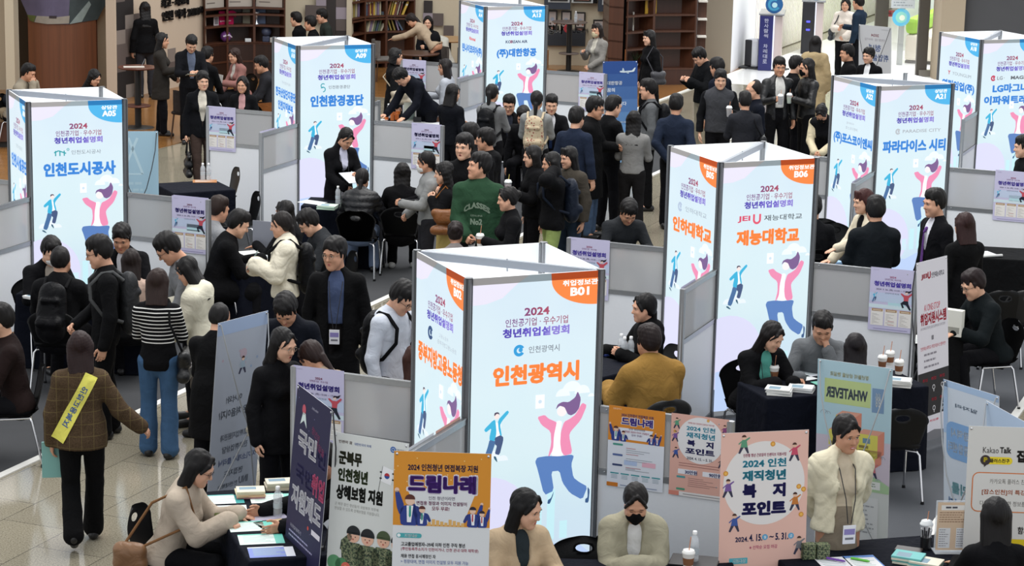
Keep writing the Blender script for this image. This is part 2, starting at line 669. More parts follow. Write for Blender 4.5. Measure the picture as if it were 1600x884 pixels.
def atY(u, v, Y):
	"""point at distance Y that the photograph shows at pixel u, v"""
	a, b = u - 800, v - 442
	c, s = math.cos(CAM_ROLL), math.sin(CAM_ROLL)
	a, b = c * a + s * b, -s * a + c * b
	cp, sp = math.cos(CAM_PITCH), math.sin(CAM_PITCH)
	d = (a / CAM_F, cp - b / CAM_F * sp, -sp - b / CAM_F * cp)
	t = Y / d[1]
	return Vector((d[0] * t, Y, CAM_H + d[2] * t))

def slab(m, p, q, z0, z1, th=.1):
	"""upright slab between two ground points, its thickness behind it"""
	d = Vector((q.x - p.x, q.y - p.y, 0)).normalized()
	n = Vector((-d.y, d.x, 0)) * th
	m.prism([(p.x, p.y), (q.x, q.y), (q.x + n.x, q.y + n.y), (p.x + n.x, p.y + n.y)], z0, z1)

def wallpiece(name, p, q, z1, mat, th=.15, z0=0.0):
	m = MB(); slab(m, p, q, z0, z1, th)
	return struct(m.build(name, mat))

ZT = 5.2
# left: cream pier, recess, wooden panel with a mural, cream pier with a conduit
wallpiece('wall_far_left', Vector((-24, 41.9, 0)), atY(24, 100, 41.9), ZT, CREAM)
wallpiece('wall_pier', atY(9, 100, 41.2), atY(23, 100, 41.2), ZT, CREAML, .4)
wallpiece('wall_recess', atY(20, 100, 43), atY(60, 100, 43), ZT, plain('#4a4238', .8))
m = MB()
a0, a1 = atY(45, 100, 41.6), atY(151, 100, 41.6)
w = a1.x - a0.x

def curve_pt(t):
	return a0.x + w * t, 41.6 - .22 * math.sin(PI * t)

m.sheet(lambda s, t: (*curve_pt(s), t * ZT), 20, 1)
m.sheet(lambda s, t: (curve_pt(1 - s)[0], curve_pt(1 - s)[1] + .12 + .22 * math.sin(PI * s), t * ZT), 20, 1)
struct(m.build('wall_wood_panel', wood('#6a3f26', .8, .45)))
# mural on the panel: town, river and field seen from the air, cut to a hexagon
m = MB()
mur = empty('mural', (0, 0, 0), 0, 'aerial landscape photograph mural on the curved brown wooden wall panel', 'mural')

def on_panel(u, v, off=.02):
	p = atY(u, v, 41.45)
	t = (p.x - a0.x) / w
	return (p.x, 41.6 - .22 * math.sin(PI * max(-.12, min(1.12, t))) - off, p.z)

def strip(poly, k, lo, hi):
	"""the part of a polygon with lo <= coordinate k <= hi"""
	for lim, sg in ((lo, 1), (hi, -1)):
		out = []
		for p, q in zip(poly, poly[1:] + poly[:1]):
			a, b = (p[k] - lim) * sg, (q[k] - lim) * sg
			if a >= 0:
				out.append(p)
			if (a >= 0) != (b >= 0):
				t = a / (a - b)
				out.append((p[0] + (q[0] - p[0]) * t, p[1] + (q[1] - p[1]) * t))
		poly = out
		if not poly:
			break
	return poly

def mural_bit(name, polys, mat, off):
	m = MB()
	for pl in polys:
		for u in range(0, 200, 6):
			s_ = strip(pl, 0, u, u + 6)
			if len(s_) > 2:
				f = [on_panel(x, y, off) for x, y in s_]
				n = len(f)
				m.add(f + [(x, y + .015, z) for x, y, z in f], [list(range(n))[::-1]] + [(i, (i + 1) % n, n + (i + 1) % n, n + i) for i in range(n)])
	return m.build(name, mat, mur)

mural_bit('mural_sky', [[(12, -40), (28, 0), (45, 33), (75, 37), (108, 37), (112, -40)]], plain('#565068', .6, vary=.35, scale=4), .02)
mural_bit('mural_land', [[(112, -40), (108, 37), (150, 32), (166, 0), (175, -40)]], plain('#2f3a3c', .6, vary=.5, scale=6), .02)
mural_bit('mural_meadow', [[(40, 24), (45, 33), (52, 35), (56, 25)]], plain('#4c5526', .6, vary=.4, scale=8), .026)
mural_bit('mural_plaza', [[(57, 25), (53, 35), (75, 37), (109, 36), (110, 24), (90, 26), (74, 25)]], plain('#8d877c', .6, vary=.2, scale=9), .028)
mural_bit('mural_tower', [[(138, 2), (110, 37), (128, 34), (141, 8)]], plain('#7f8c8a', .6, vary=.3, scale=12), .03)
mural_bit('mural_building', [[(78, 24), (78, 28), (90, 28), (90, 24)]], plain('#2c2226', .6), .032)
# notice sheet on the recess, window strip
wallpiece('window_1', atY(25, 100, 42.7), atY(37, 100, 42.7), 4.6, plain('#2f3027', .3), .04, 2.2)
wallpiece('wall_notice', atY(24, 20, 42.6), atY(42, 20, 42.6), 5.2, plain('#8d8c8e', .7), .03, 4.3)
p, q = atY(151, 100, 41.9), atY(186, 100, 41.9)
wallpiece('wall_pier_right', p, q, ZT, CREAM, .5)
m = MB()
p = atY(175, 20, 41.85)
m.tube([(p.x, 41.87, 3.75), (p.x, 41.87, ZT)], .02)
m.box(p.x - .09, 41.8, 3.55, p.x + .09, 41.9, 3.78, .01)
tag(m.build('conduit_box', plain('#b5ab95', .6)), 'cream cable conduit with junction box on the cream pier', 'conduit box')

# wall with raised lettering, running away along the aisle direction
WP, WQ = G(35.3, -21.75), G(38.55, -21.75)
wallpiece('wall_lettering', WP, WQ, ZT, plain('#bfae9a', .8, bump=.04, vary=.02), .2)
m = MB(); m2 = MB()
dirw = (WQ - WP).normalized()
nrm = Vector((dirw.y, -dirw.x, 0))

def onwall(s, z, off=.01):
	p = WP + dirw * s + nrm * off
	return (p.x, p.y, z)

def tile(mm, s0, s1, z0, z1, off=.006):
	f = [onwall(s0, z0, off), onwall(s1, z0, off), onwall(s1, z1, off), onwall(s0, z1, off)]
	b = [onwall(s0, z0, 0), onwall(s1, z0, 0), onwall(s1, z1, 0), onwall(s0, z1, 0)]
	mm.add(f + b, [(0, 1, 2, 3)] + [(i, 4 + i, 4 + (i + 1) % 4, (i + 1) % 4) for i in range(4)])

rnd = random.Random(4)
ms = [MB(), MB(), MB()]
for i in range(3):
	for j in range(20):
		k = (0, 1, 2, 0, 1)[(i * 2 + j * 3) % 5]
		if i < 2 or j in (1, 2, 5):
			tile(ms[k], i * .29 + .03, i * .29 + .32, j * .25, j * .25 + .25)
for s0, z0, k in ((1.22, .0, 1), (1.51, .25, 2), (1.80, .25, 1), (1.80, .5, 2)):
	tile(ms[k], s0, s0 + .29, z0, z0 + .25)
for mm, c in zip(ms, ('#1e1a1a', '#5c524e', '#80766f')):
	struct(mm.build('wall_tiles', plain(c, .6)))
# letters (raised black type)

def wall_word(body, s0, s1, z0, z1):
	a, fs, _ = glyphs(body, .035)
	mm = MB()
	for off, fl in ((.04, False),):
		vs = [onwall(s0 + (s1 - s0) * x, z0 + (z1 - z0) * y, .04) for x, y in a]
		mm.add(vs, fs)
	# sides
	from collections import Counter
	ed = Counter()
	for f in fs:
		for i in range(len(f)):
			ed[(f[i], f[(i + 1) % len(f)])] += 1
	bk = [onwall(s0 + (s1 - s0) * x, z0 + (z1 - z0) * y, .0) for x, y in a]
	n = len(a)
	mm.add(vs + bk, [(j, i, n + i, n + j) for (i, j) in ed if (j, i) not in ed])
	o = mm.build('wall_lettering', plain('#141212', .5))
	return tag(o, 'raised black lettering, %s line, on the cream wall behind the standing woman' % ('upper' if z0 > 1.5 else 'lower'), 'lettering')

wall_word('인천 역사 2030여', 1.59, 3.15, 1.28, 1.46)
wall_word('최고 · 최초의', 1.57, 2.55, 1.52, 1.69)

# ------------------------------------------------------------------ shelves

def curved_case(name, u0, u1, Y0, Y1, sag, cols, zs, label, back='#3a2114', backs=None, depth=.32, z1=ZT):
	"""open bookcase bent in plan: upright for each column edge, shelf boards between; parts: uprights, shelf boards, back"""
	P0, P1 = atY(u0, 100, Y0), atY(u1, 100, Y1)
	root = empty(name, (P0.x, P0.y, 0), 0, label, 'bookcase')
	n = Vector((-(P1.y - P0.y), P1.x - P0.x, 0)).normalized()

	def pt(t, dep=0.0):
		q = P0.lerp(P1, t) + n * (sag * 4 * t * (1 - t) + dep)
		return Vector((q.x - P0.x, q.y - P0.y, 0))
	for i in range(cols + 1):
		m = MB()
		t = i / cols
		e = .022 / (P1 - P0).length
		a, b = pt(max(0, t - e)), pt(min(1, t + e))
		a2, b2 = pt(max(0, t - e), depth), pt(min(1, t + e), depth)
		m.prism([(a.x, a.y), (b.x, b.y), (b2.x, b2.y), (a2.x, a2.y)], 0, z1)
		m.build('upright', SHELFWOOD, root)
	for z in zs:
		m = MB()
		for i in range(cols):
			a, b, a2, b2 = pt(i / cols), pt((i + 1) / cols), pt(i / cols, depth), pt((i + 1) / cols, depth)
			m.prism([(a.x, a.y), (b.x, b.y), (b2.x, b2.y), (a2.x, a2.y)], z - .018, z + .018)
		m.build('shelf_board', SHELFWOOD, root)
	m = MB()
	for i in range(cols):
		a, b = pt(i / cols, depth), pt((i + 1) / cols, depth)
		m.add([(a.x, a.y, 0), (b.x, b.y, 0), (b.x, b.y, z1), (a.x, a.y, z1)], [(0, 1, 2, 3)])
		if zs[0] > .3:
			a, b = pt(i / cols, .015), pt((i + 1) / cols, .015)
			m.add([(a.x, a.y, 0), (b.x, b.y, 0), (b.x, b.y, zs[0]), (a.x, a.y, zs[0])], [(0, 1, 2, 3)])
	m.build('back_panel', wood(back), root)
	return root, (lambda t, dep=0.0: P0 + pt(t, dep)), (lambda: n)

def zof(u, v, Y):
	return atY(u, v, Y).z

# trophy case, cream wall, book shelves, cream wall, frames wall, right-hand curved shelf
trophy, tpt, tn = curved_case('trophy_case', 320, 446, 43.6, 44.2, .35, 3, [.7, 1.25, zof(380, 99, 43.9), zof(380, 71, 43.9), zof(380, 43, 43.9), zof(380, 15, 43.9)],
							  'dark wooden display case with a red jersey and trophies behind the seated visitors', '#2d1a12')
p, q = atY(446, 100, 45.6), atY(545, 100, 45.9)
wallpiece('wall_back_left', p, q, ZT, CREAML)
mt = [MB(), MB(), MB()]

def sqs(Y, lst, u_w):
	for u0, v0, u1, v1, k in lst:
		a, b = atY(u0, v1, Y), atY(u1, v0, Y)
		mt[k].box(a.x, Y - .03, a.z, b.x, Y, b.z)

sqs(45.6, [(477, 8, 494, 26, 1), (494, 9, 510, 30, 1), (494, -30, 510, 9, 2), (510, -30, 525, 60, 0), (525, -30, 542, 11, 1), (525, 11, 542, 30, 2), (525, 30, 542, 48, 1), (525, 48, 542, 60, 0)], 0)
sqs(47.0, [(662, 1, 676, 20, 0), (676, 21, 693, 40, 1), (693, 40, 709, 59, 1), (661, 20, 676, 30, 2)], 0)
for mm, c in zip(mt, ('#2a2422', '#5a504d', '#948a93')):
	struct(mm.build('wall_tiles', plain(c, .6)))
wallpiece('wall_column', atY(541, 100, 45.5), atY(549, 100, 45.5), ZT, CREAML, .5)
books, bpt, bn = curved_case('bookcase', 549, 648, 45.6, 46.6, .3, 3, [.12, 1.0, 1.75, zof(600, 52, 46.2), zof(600, 27, 46.2), zof(600, 2, 46.2)],
							 'dark wooden curved bookcase filled with leaning books behind the bending woman')
wallpiece('wall_back_middle', atY(646, 100, 47.05), atY(740, 100, 47.05), ZT, CREAML)
wallpiece('wall_back_frames', atY(735, 100, 47.6), atY(985, 100, 47.6), ZT, CREAML)
shelf, spt, sn = curved_case('bookcase', 972, 1086, 42.7, 44.9, .75, 4, [zof(1030, 117, 43.8), zof(1030, 84, 43.8), zof(1030, 57, 43.8), zof(1030, 31, 43.8), zof(1030, 5, 43.8)],
							 'tall curved dark wooden bookcase, mostly empty, beside the grey pillar', '#41251a')
m = MB()
p, q = atY(955, 92, 46), atY(976, 92, 43)
m.prism([(p.x, p.y), (q.x, q.y), (q.x, q.y + .1), (p.x, p.y + .1)], 0, 2.4)
struct(m.build('wall_navy_return', NAVYW))
# narrow end shelf with boards coloured pale for their lit edges
es = empty('end_shelf', tuple(atY(1087, 100, 45.1) * Vector((1, 1, 0)) if False else (atY(1087, 100, 45.1).x, 45.1, 0)), 0, 'narrow dark end shelf with bright edged boards next to the grey pillar', 'shelf')
ew = atY(1101, 100, 45.1).x - atY(1087, 100, 45.1).x
m = MB(); m.box(0, .02, 0, ew, .3, ZT)
m.build('back_panel', SHELFWOOD, es)
for v in (1, 29, 56):
	z = zof(1094, v, 45.1)
	m = MB(); m.box(0, -.2, z - .015, ew, .02, z + .015)
	m.build('shelf_board', plain('#d8d4cc', .4), es)

# grey pillar, white pier, slatted wall of the lobby, board
wallpiece('wall_pillar_grey', atY(1100, 112, 46.9), atY(1141, 112, 46.9), 6.5, plain('#8d8373', .8, bump=.04), .9)
p = atY(1141, 112, 46.9)
wallpiece('wall_white_pier', Vector((p.x + .01, 46.95, 0)), Vector((p.x + .75, 49.6, 0)), 6.5, plain('#e4e5e8', .5), .3)
m = MB()
sl0, sl1 = Vector((p.x + .72, 49.7, 0)), Vector((p.x + .72, 49.7, 0)) + E1 * 15
slab(m, sl0, sl1, 0, 6.5, .2)
struct(m.build('wall_lobby', plain('#a2968c', .6)))
m = MB()
dsl = (sl1 - sl0).normalized(); nsl = Vector((dsl.y, -dsl.x, 0))
k = 0
while k * .13 < 14.8:
	a = sl0 + dsl * (k * .13 + .02) + nsl * .05
	slab(m, a, a + dsl * .075, .02, 6.5, .05)
	k += 1
struct(m.build('wall_slats', plain('#f7f1ea', .5)))
a, b = sl0 + dsl * 4.2 + nsl * .1, sl0 + dsl * 9.2 + nsl * .1
m = MB(); slab(m, a, b, 2.9, 5.6, .05)
tag(m.build('display_board', glow('#f4fbff', 1.15)), 'large bright white display board on the slatted lobby wall', 'display board')
wallpiece('wall_lobby_end', G(62.5, -14), G(62.5, 4), 6.5, plain('#dfe3e6', .6))
# glazed lobby front: frames, panes, green wall and pillar
FR = plain('#6e6a64', .4, .5)
m = MB()
for u, Y, wd_ in ((1374, 50.2, .28), (1440, 47.1, .22)):
	c = atY(u, 100, Y)
	m.box(c.x - wd_ / 2, Y, 0, c.x + wd_ / 2, Y + .12, 6.5)
struct(m.build('door_frame_posts', plain('#4b463f', .4, .3)))

def pane_mat():
	if 'pane' in MATS:
		return MATS['pane']
	m, nt, p, N, L = nodes_of('clear_glass')
	tr = N('ShaderNodeBsdfTransparent'); gl = N('ShaderNodeBsdfGlossy'); gl.inputs['Roughness'].default_value = .03
	ms_ = N('ShaderNodeMixShader'); ms_.inputs[0].default_value = .06
	L(tr.outputs[0], ms_.inputs[1]); L(gl.outputs[0], ms_.inputs[2])
	L(ms_.outputs[0], nt.nodes['Material Output'].inputs['Surface'])
	MATS['pane'] = m
	return m

p0, p1 = atY(1376, 100, 50.2), atY(1440, 100, 47.2)
m = MB(); slab(m, p0, p1, .05, 6.4, .012)
struct(m.build('window_2', pane_mat()))
p0b, p1b = atY(1402, 96, 49.0), atY(1410, 96, 49.0)
m = MB(); m.box(p0b.x, 49.0, 0, p1b.x, 49.12, 6.4)
struct(m.build('door_frame_grey', plain('#a9adac', .4, .3)))
m = MB(); q = atY(1462, 120, 46.8)
m.box(atY(1436, 100, 47.1).x, 47.05, 0, q.x, 47.2, .14)
struct(m.build('door_sill', plain('#77736c', .4, .4)))
# green wall behind the sofa
gp0, gp1 = atY(1409, 100, 51.5), atY(1475, 100, 51.5) + Vector((1.4, 6, 0))
gw0 = Vector((gp0.x, 51.6, 0)); gw1 = gw0 + E1 * 9
m = MB(); slab(m, gw0, gw1, 1.15, 6.5, .1)
struct(m.build('wall_green', plain('#a8c94f', .5)))
m = MB(); slab(m, gw0 + Vector((0, 0, 0)), gw1, 0, 1.15, .12)
struct(m.build('wall_green_base', plain('#e2e6e2', .5)))
m = MB()
ng = Vector((E1.y, -E1.x, 0))
for k in range(1, 8):
	a = gw0 + E1 * (k * 1.1) + ng * .004
	slab(m, a, a + E1 * .02, 1.15, 6.5, .004)
for z in (2.3, 3.4, 4.5):
	slab(m, gw0 + ng * .004, gw1 + ng * .004, z, z + .02, .004)
struct(m.build('wall_green_joints', plain('#8fae3e', .5)))
wallpiece('wall_pillar_beige', atY(1466, 100, 46.2), atY(1503, 100, 46.2), 6.5, plain('#9b8d78', .8, bump=.04), .9)
wallpiece('wall_right_dark', atY(1501, 100, 46.4), Vector((24, 43.2, 0)), 6.5, plain('#3b3b3d', .7, bump=.03, vary=.06, scale=3), .2)

# sofa seen through the glass
s0 = atY(1412, 98, 49.4)
so = empty('sofa', (s0.x, s0.y, 0), math.atan2(E1.y, E1.x) - PI / 2, 'green-backed white block sofa behind the glass of the lobby', 'sofa')
m = MB(); m.box(0, 0, .06, .75, 5.5, .62, .06); m.build('seat', plain('#d9d2c2', .6), so)
m = MB(); m.box(-.02, 0, .62, .26, 5.5, .98, .1); m.build('backrest', plain('#98c63f', .6), so)
m = MB(); m.box(.02, .02, 0, .73, 5.48, .06); m.build('plinth', plain('#5a5852', .6), so)

# ------------------------------------------------------------------ booth towers: square lit columns with printed faces

def sky_print_glow(sample=True):
	if 'skyprint_glow' in MATS:
		return MATS['skyprint_glow']
	m, nt, p, N, L = nodes_of('sky_print_with_glow')
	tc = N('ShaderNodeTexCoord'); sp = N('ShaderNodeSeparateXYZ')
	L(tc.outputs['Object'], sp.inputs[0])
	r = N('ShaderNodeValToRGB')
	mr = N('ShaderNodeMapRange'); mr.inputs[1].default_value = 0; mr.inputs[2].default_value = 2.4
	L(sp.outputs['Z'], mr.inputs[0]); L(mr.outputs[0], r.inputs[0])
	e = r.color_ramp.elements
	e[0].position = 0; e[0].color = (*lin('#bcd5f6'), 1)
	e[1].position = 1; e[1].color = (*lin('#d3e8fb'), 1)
	for pos, c in ((.2, '#cbe3f9'), (.42, '#d9f3fb'), (.62, '#dcf5fd'), (.85, '#dbeffc')):  # printed sky, with the backlight's brighter middle painted into the ramp
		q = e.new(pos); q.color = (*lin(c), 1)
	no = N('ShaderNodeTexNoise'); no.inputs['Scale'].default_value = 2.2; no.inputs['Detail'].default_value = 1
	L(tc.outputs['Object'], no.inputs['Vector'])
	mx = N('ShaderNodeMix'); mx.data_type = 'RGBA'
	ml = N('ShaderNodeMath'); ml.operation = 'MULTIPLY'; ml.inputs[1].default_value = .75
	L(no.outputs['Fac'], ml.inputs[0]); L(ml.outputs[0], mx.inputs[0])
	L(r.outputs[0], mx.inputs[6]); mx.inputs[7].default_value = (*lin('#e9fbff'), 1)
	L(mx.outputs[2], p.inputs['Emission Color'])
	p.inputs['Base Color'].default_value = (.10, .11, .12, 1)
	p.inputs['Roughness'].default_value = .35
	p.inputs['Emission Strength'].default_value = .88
	MATS['skyprint_glow'] = m
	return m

def figures(a, ox, oy, s, z, dim=False, man=True, woman=True):
	"""two jumping office workers in flat colours; s = metres per unit"""
	P = (lambda pts: [(ox + x * s, oy + y * s) for x, y in pts])
	if man:
		a.soft(P([(.125, .61), (.155, .565), (.20, .545), (.255, .55), (.235, .35), (.19, .30), (.155, .36), (.14, .50)]), '#fbfdfe', z)   # shirt
		a.soft(P([(.00, .47), (.03, .43), (.11, .485), (.085, .37), (.085, .315), (.165, .295), (.185, .42), (.165, .59), (.135, .595)]), '#3fb4dc', z + 1)
		a.soft(P([(.20, .585), (.335, .715), (.365, .68), (.255, .56), (.235, .51), (.265, .36), (.245, .345), (.215, .45)]), '#3fb4dc', z + 1)
		a.soft(P([(.085, .325), (.16, .295), (.185, .33), (.16, .24), (.07, -.03), (-.015, .0), (.06, .22)]), '#4a6f9e', z + 2)
		a.soft(P([(.16, .345), (.24, .375), (.285, .345), (.285, .29), (.235, .095), (.165, .12), (.195, .23), (.165, .25)]), '#46587f', z + 2)
		a.disc(ox + .185 * s, oy + .64 * s, .036 * s, '#f6e4e0', z + 1)
		a.soft(P([(.145, .655), (.15, .69), (.185, .70), (.215, .69), (.225, .655), (.205, .675), (.175, .675), (.155, .648)]), '#4e4258', z + 2)
		a.soft(P([(-.03, -.02), (.01, -.03), (.065, -.085), (.03, -.08), (-.03, -.045)]), '#3a6076', z + 2)
		a.soft(P([(.15, .09), (.185, .08), (.205, .01), (.20, -.0), (.155, .055)]), '#3a6076', z + 2)
	if woman:
		W = (lambda pts: P([(x + .55, y) for x, y in pts]))
		a.soft(W([(.20, .53), (.235, .545), (.27, .535), (.255, .45), (.265, .30), (.30, .215), (.235, .19), (.17, .20), (.18, .40)]), '#fdfefe', z)
		a.soft(W([(.015, .60), (.09, .615), (.13, .575), (.20, .54), (.215, .53), (.19, .41), (.185, .27), (.13, .18), (.165, .33), (.155, .45), (.06, .52)]), '#ee8fb5', z + 1)
		a.soft(W([(.29, .53), (.35, .555), (.405, .59), (.47, .70), (.52, .67), (.46, .53), (.36, .43), (.345, .39), (.385, .215), (.30, .20), (.27, .245), (.255, .33), (.26, .44)]), '#ee8fb5', z + 1)
		a.soft(W([(.025, .21), (.13, .215), (.25, .20), (.37, .205), (.40, .19), (.375, .11), (.40, -.02), (.46, -.07), (.55, -.125), (.50, -.25), (.37, -.17), (.29, -.06), (.255, .06), (.17, .06), (.205, -.13), (.105, -.165), (.03, .10), (.005, .17)]), '#5b80bd', z + 2)
		a.disc(ox + (.55 + .265) * s, oy + .635 * s, .05 * s, '#fbf0f0', z + 1)
		a.soft(W([(.20, .655), (.22, .705), (.27, .725), (.33, .715), (.395, .755), (.42, .815), (.455, .74), (.44, .65), (.405, .605), (.36, .585), (.325, .60), (.31, .63), (.29, .67), (.24, .69)]), '#7c5e90', z + 2)
		a.soft(W([(.205, -.13), (.195, -.18), (.165, -.255), (.14, -.25), (.145, -.215), (.175, -.20)]), '#3b5a86', z + 2)
		a.soft(W([(.55, -.125), (.575, -.16), (.565, -.285), (.53, -.28), (.53, -.245), (.555, -.23)]), '#3b5a86', z + 2)
		a.rect(ox + .545 * s, oy + .68 * s, ox + .635 * s, oy + .81 * s, '#f7f9fd', z)
		a.disc(ox + .59 * s, oy + .745 * s, .018 * s, '#cfe2f0', z + 1)

TAGS = {'A': ('상담관', '#4db3e8', '#2a86c8'), 'B': ('취업정보관', '#f5853f', '#d2551c')}

def face_art(code, logo, names, name_col):
	a = Art('glow', 1.0)
	W, HT, HB = .944, 2.362, 2.412
	a.raw([(0, .075), (W, .075), (W, HT), (0, HT)], [[0, 1, 2, 3]], sky_print_glow(), 0)
	kind = code[0]
	cap, c1, c2 = TAGS[kind]
	# print: hills, clouds, pale corner sweep
	a.disc(.12, .62, .36, '#dcdcf6', 1, 0, 360)
	a.poly([(0, .075), (W, .075), (W, .34), (.80, .46), (.62, .43), (.45, .36), (.30, .38), (.15, .47), (0, .45)], '#bdd2f6', 2)
	for cx, cy, r in ((.70, 1.52, .055), (.77, 1.55, .075), (.85, 1.53, .06), (.92, 1.50, .035)):
		a.disc(cx, cy, min(r, W - cx), '#eef6fd', 1, 0, 180)
	for cx, cy, r in ((.10, 1.09, .05), (.17, 1.11, .06), (.25, 1.09, .04)):
		a.disc(cx, cy, r, '#eaf3fd', 1, 0, 180)
	a.poly([(0, HT), (0, 2.22), (.10, 2.225), (.22, 2.26), (.34, HT)], '#e7e3f3', 1)
	for i in range(4):
		a.rect(.40 + i * .10, .47, .46 + i * .10, .60 + .12 * ((i * 7) % 3), '#c6edf5', 1)
	# unlit strip where the print runs over the top rail, shade put into darker inks
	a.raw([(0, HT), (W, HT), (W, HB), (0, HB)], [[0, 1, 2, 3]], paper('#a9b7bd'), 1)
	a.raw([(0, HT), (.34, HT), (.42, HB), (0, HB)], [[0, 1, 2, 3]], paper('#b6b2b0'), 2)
	# coloured quarter disc with the booth code
	pts = [(.945 * W - (.352 - .0) * math.cos(R(t)) + .0 + .05, HT - .0 - .19 * math.sin(R(t))) for t in range(0, 91, 6)]
	pts = [(min(x, W), y) for x, y in pts]
	a.poly(pts + [(W, HT)], c1, 3)
	a.raw([(pts[0][0], HT), (W, HT), (W, HB), (pts[0][0] - .004, HB)], [[0, 1, 2, 3]], paper(c2), 3)
	a.text(cap, .81, 2.335, .042, '#ffffff', .03, .27 if kind == 'B' else .17, 4)
	a.text(code, .807, 2.272, .062, '#ffffff', .04, .145, 4)
	# heading
	a.text('2024', .483, 2.151, .058, None, .03, .19, 4, c2=('#8a4a78', '#9a4a68', '#a8506a'))
	a.text('인천공기업 · 우수기업', .484, 2.079, .058, None, .012, .475, 4, c2=('#7d4a86', '#8c4a76', '#a0506e'))
	a.text('청년취업설명회', .481, 2.006, .066, None, .045, .507, 4, c2=('#5648b0', '#6c5cc4', '#8d7fd2'))
	# logo line
	for item in logo:
		if item[0] == 't':
			_, body, x, h, w, c, wt = item[:7]
			y = item[7] if len(item) > 7 else 1.878
			a.text(body, x, y, h, c, wt, w, 4)
		elif item[0] == 'o':
			_, x, r, c = item
			a.ring(x, 1.878, r, r * .55, c, 4, 30, 330)
			a.disc(x + r * .25, 1.878 + r * .1, r * .38, c, 5)
		elif item[0] == 'u':
			_, x, c = item
			a.ring(x, 1.868, .042, .02, c, 4, 180, 360); a.rect(x - .042, 1.868, x - .022, 1.92, c, 4); a.rect(x + .022, 1.868, x + .042, 1.92, c, 4)
		elif item[0] == 'm':
			_, x, c = item
			for k in range(3):
				a.line([(x - .06 + k * .045, 1.845), (x - .06 + k * .045, 1.90)], .012, c, 4)
			a.line([(x - .075, 1.88), (x - .03, 1.9), (x + .05, 1.87)], .012, c, 4)
			a.ring(x + .07, 1.91, .014, .006, c, 4)
		elif item[0] == 's':
			_, x, c = item
			a.ring(x, 1.9, .032, .012, c, 4, 40, 270); a.ring(x, 1.852, .036, .012, c, 4, -90, 150)
	y0 = 1.703 if len(names) == 1 else 1.735
	for i, (nm, w) in enumerate(names):
		a.text(nm, .49, y0 - i * .165, .148 if len(names) == 1 else .125, name_col, .05, w, 4)
	figures(a, .10, 1.085, .52, 5, woman=False)
	figures(a, .075, .93, .76, 5, man=False)
	return a

BLUE, ORANGE = '#3f86d6', '#f5843f'
GREYT = '#7d8590'
FACES = {
	'A05R': ('A05', [('m', .30, '#2f9fa8'), ('t', '인천도시공사', .56, .045, .31, GREYT, 0)], [('인천도시공사', .76)], BLUE),
	'A05L': ('A06', [('t', '인천시설공단', .52, .04, .34, '#9aa2ac', 0)], [('인천시설공단', .80)], BLUE),
	'A09R': ('A09', [('s', .30, '#2d9fae'), ('t', '인천환경공단', .52, .045, .29, GREYT, .01)], [('인천환경공단', .72)], BLUE),
	'A09L': ('A10', [('t', '한국산업단지공단', .52, .035, .36, '#a0a6ae', 0)], [('한국산업단지공단', .84), ('인천지역본부', .64)], BLUE),
	'A13R': ('A13', [('t', 'KOREAN AIR', .485, .045, .36, '#38466e', .025), ('t', 'O', .395, .043, .04, '#c83a4c', .03)], [('(주)대한항공', .66)], BLUE),
	'A13L': ('A14', [('t', 'Rinnai', .5, .05, .24, '#d84a52', .03)], [('린나이코리아(주)', .80)], BLUE),
	'B01R': ('B01', [('o', .355, .042, '#2f9bd8'), ('t', '인천광역시', .545, .05, .235, GREYT, .01)], [('인천광역시', .66)], ORANGE),
	'B01L': ('B02', [('o', .30, .05, '#34507c'), ('t', '고용노동부', .56, .03, .18, '#b2bac2', 0, 1.90), ('t', '중부지방고용노동청', .62, .035, .36, '#aab2ba', 0, 1.85)], [('중부지방고용노동청', .86)], ORANGE),
	'B06R': ('B06', [('t', 'JEI', .23, .062, .13, '#d8506c', .03), ('u', .365, '#e2546e'), ('t', '재능대학교', .64, .055, .40, '#4a5058', .01)], [('재능대학교', .66)], ORANGE),
	'B06L': ('B05', [('o', .24, .045, '#b4c4da'), ('t', '인하대학교', .56, .05, .42, '#98a2ae', 0)], [('인하대학교', .78)], ORANGE),
	'A21R': ('A21', [('o', .255, .035, '#b9bec4'), ('t', 'PARADISE CITY', .58, .038, .52, '#a7abb2', .01)], [('파라다이스 시티', .86)], BLUE),
	'A21L': ('A22', [('t', 'posco', .42, .03, .16, '#b2bac4', 0, 1.90), ('t', '포스코이앤씨', .45, .036, .26, '#a8b0ba', 0, 1.845)], [('(주)포스코이앤씨', .86)], BLUE),
	'A18R': ('A17', [('o', .19, .04, '#c23a5a'), ('t', 'LG', .30, .05, .09, '#8a8e94', .02), ('t', '·', .37, .012, .012, '#8a8e94', .02), ('t', 'MAGNA', .66, .05, .36, '#6a6e76', .04)], [('LG마그나', .60), ('이파워트레인', .86)], BLUE),
	'A18L': ('A18', [('t', 'Y', .25, .055, .06, '#c4525e', .04), ('t', 'YOUNGLIM', .56, .045, .46, '#98a0a8', 0)], [('영림임업(주)', .80)], BLUE),
}
RT = .70711
ART_CACHE = {}

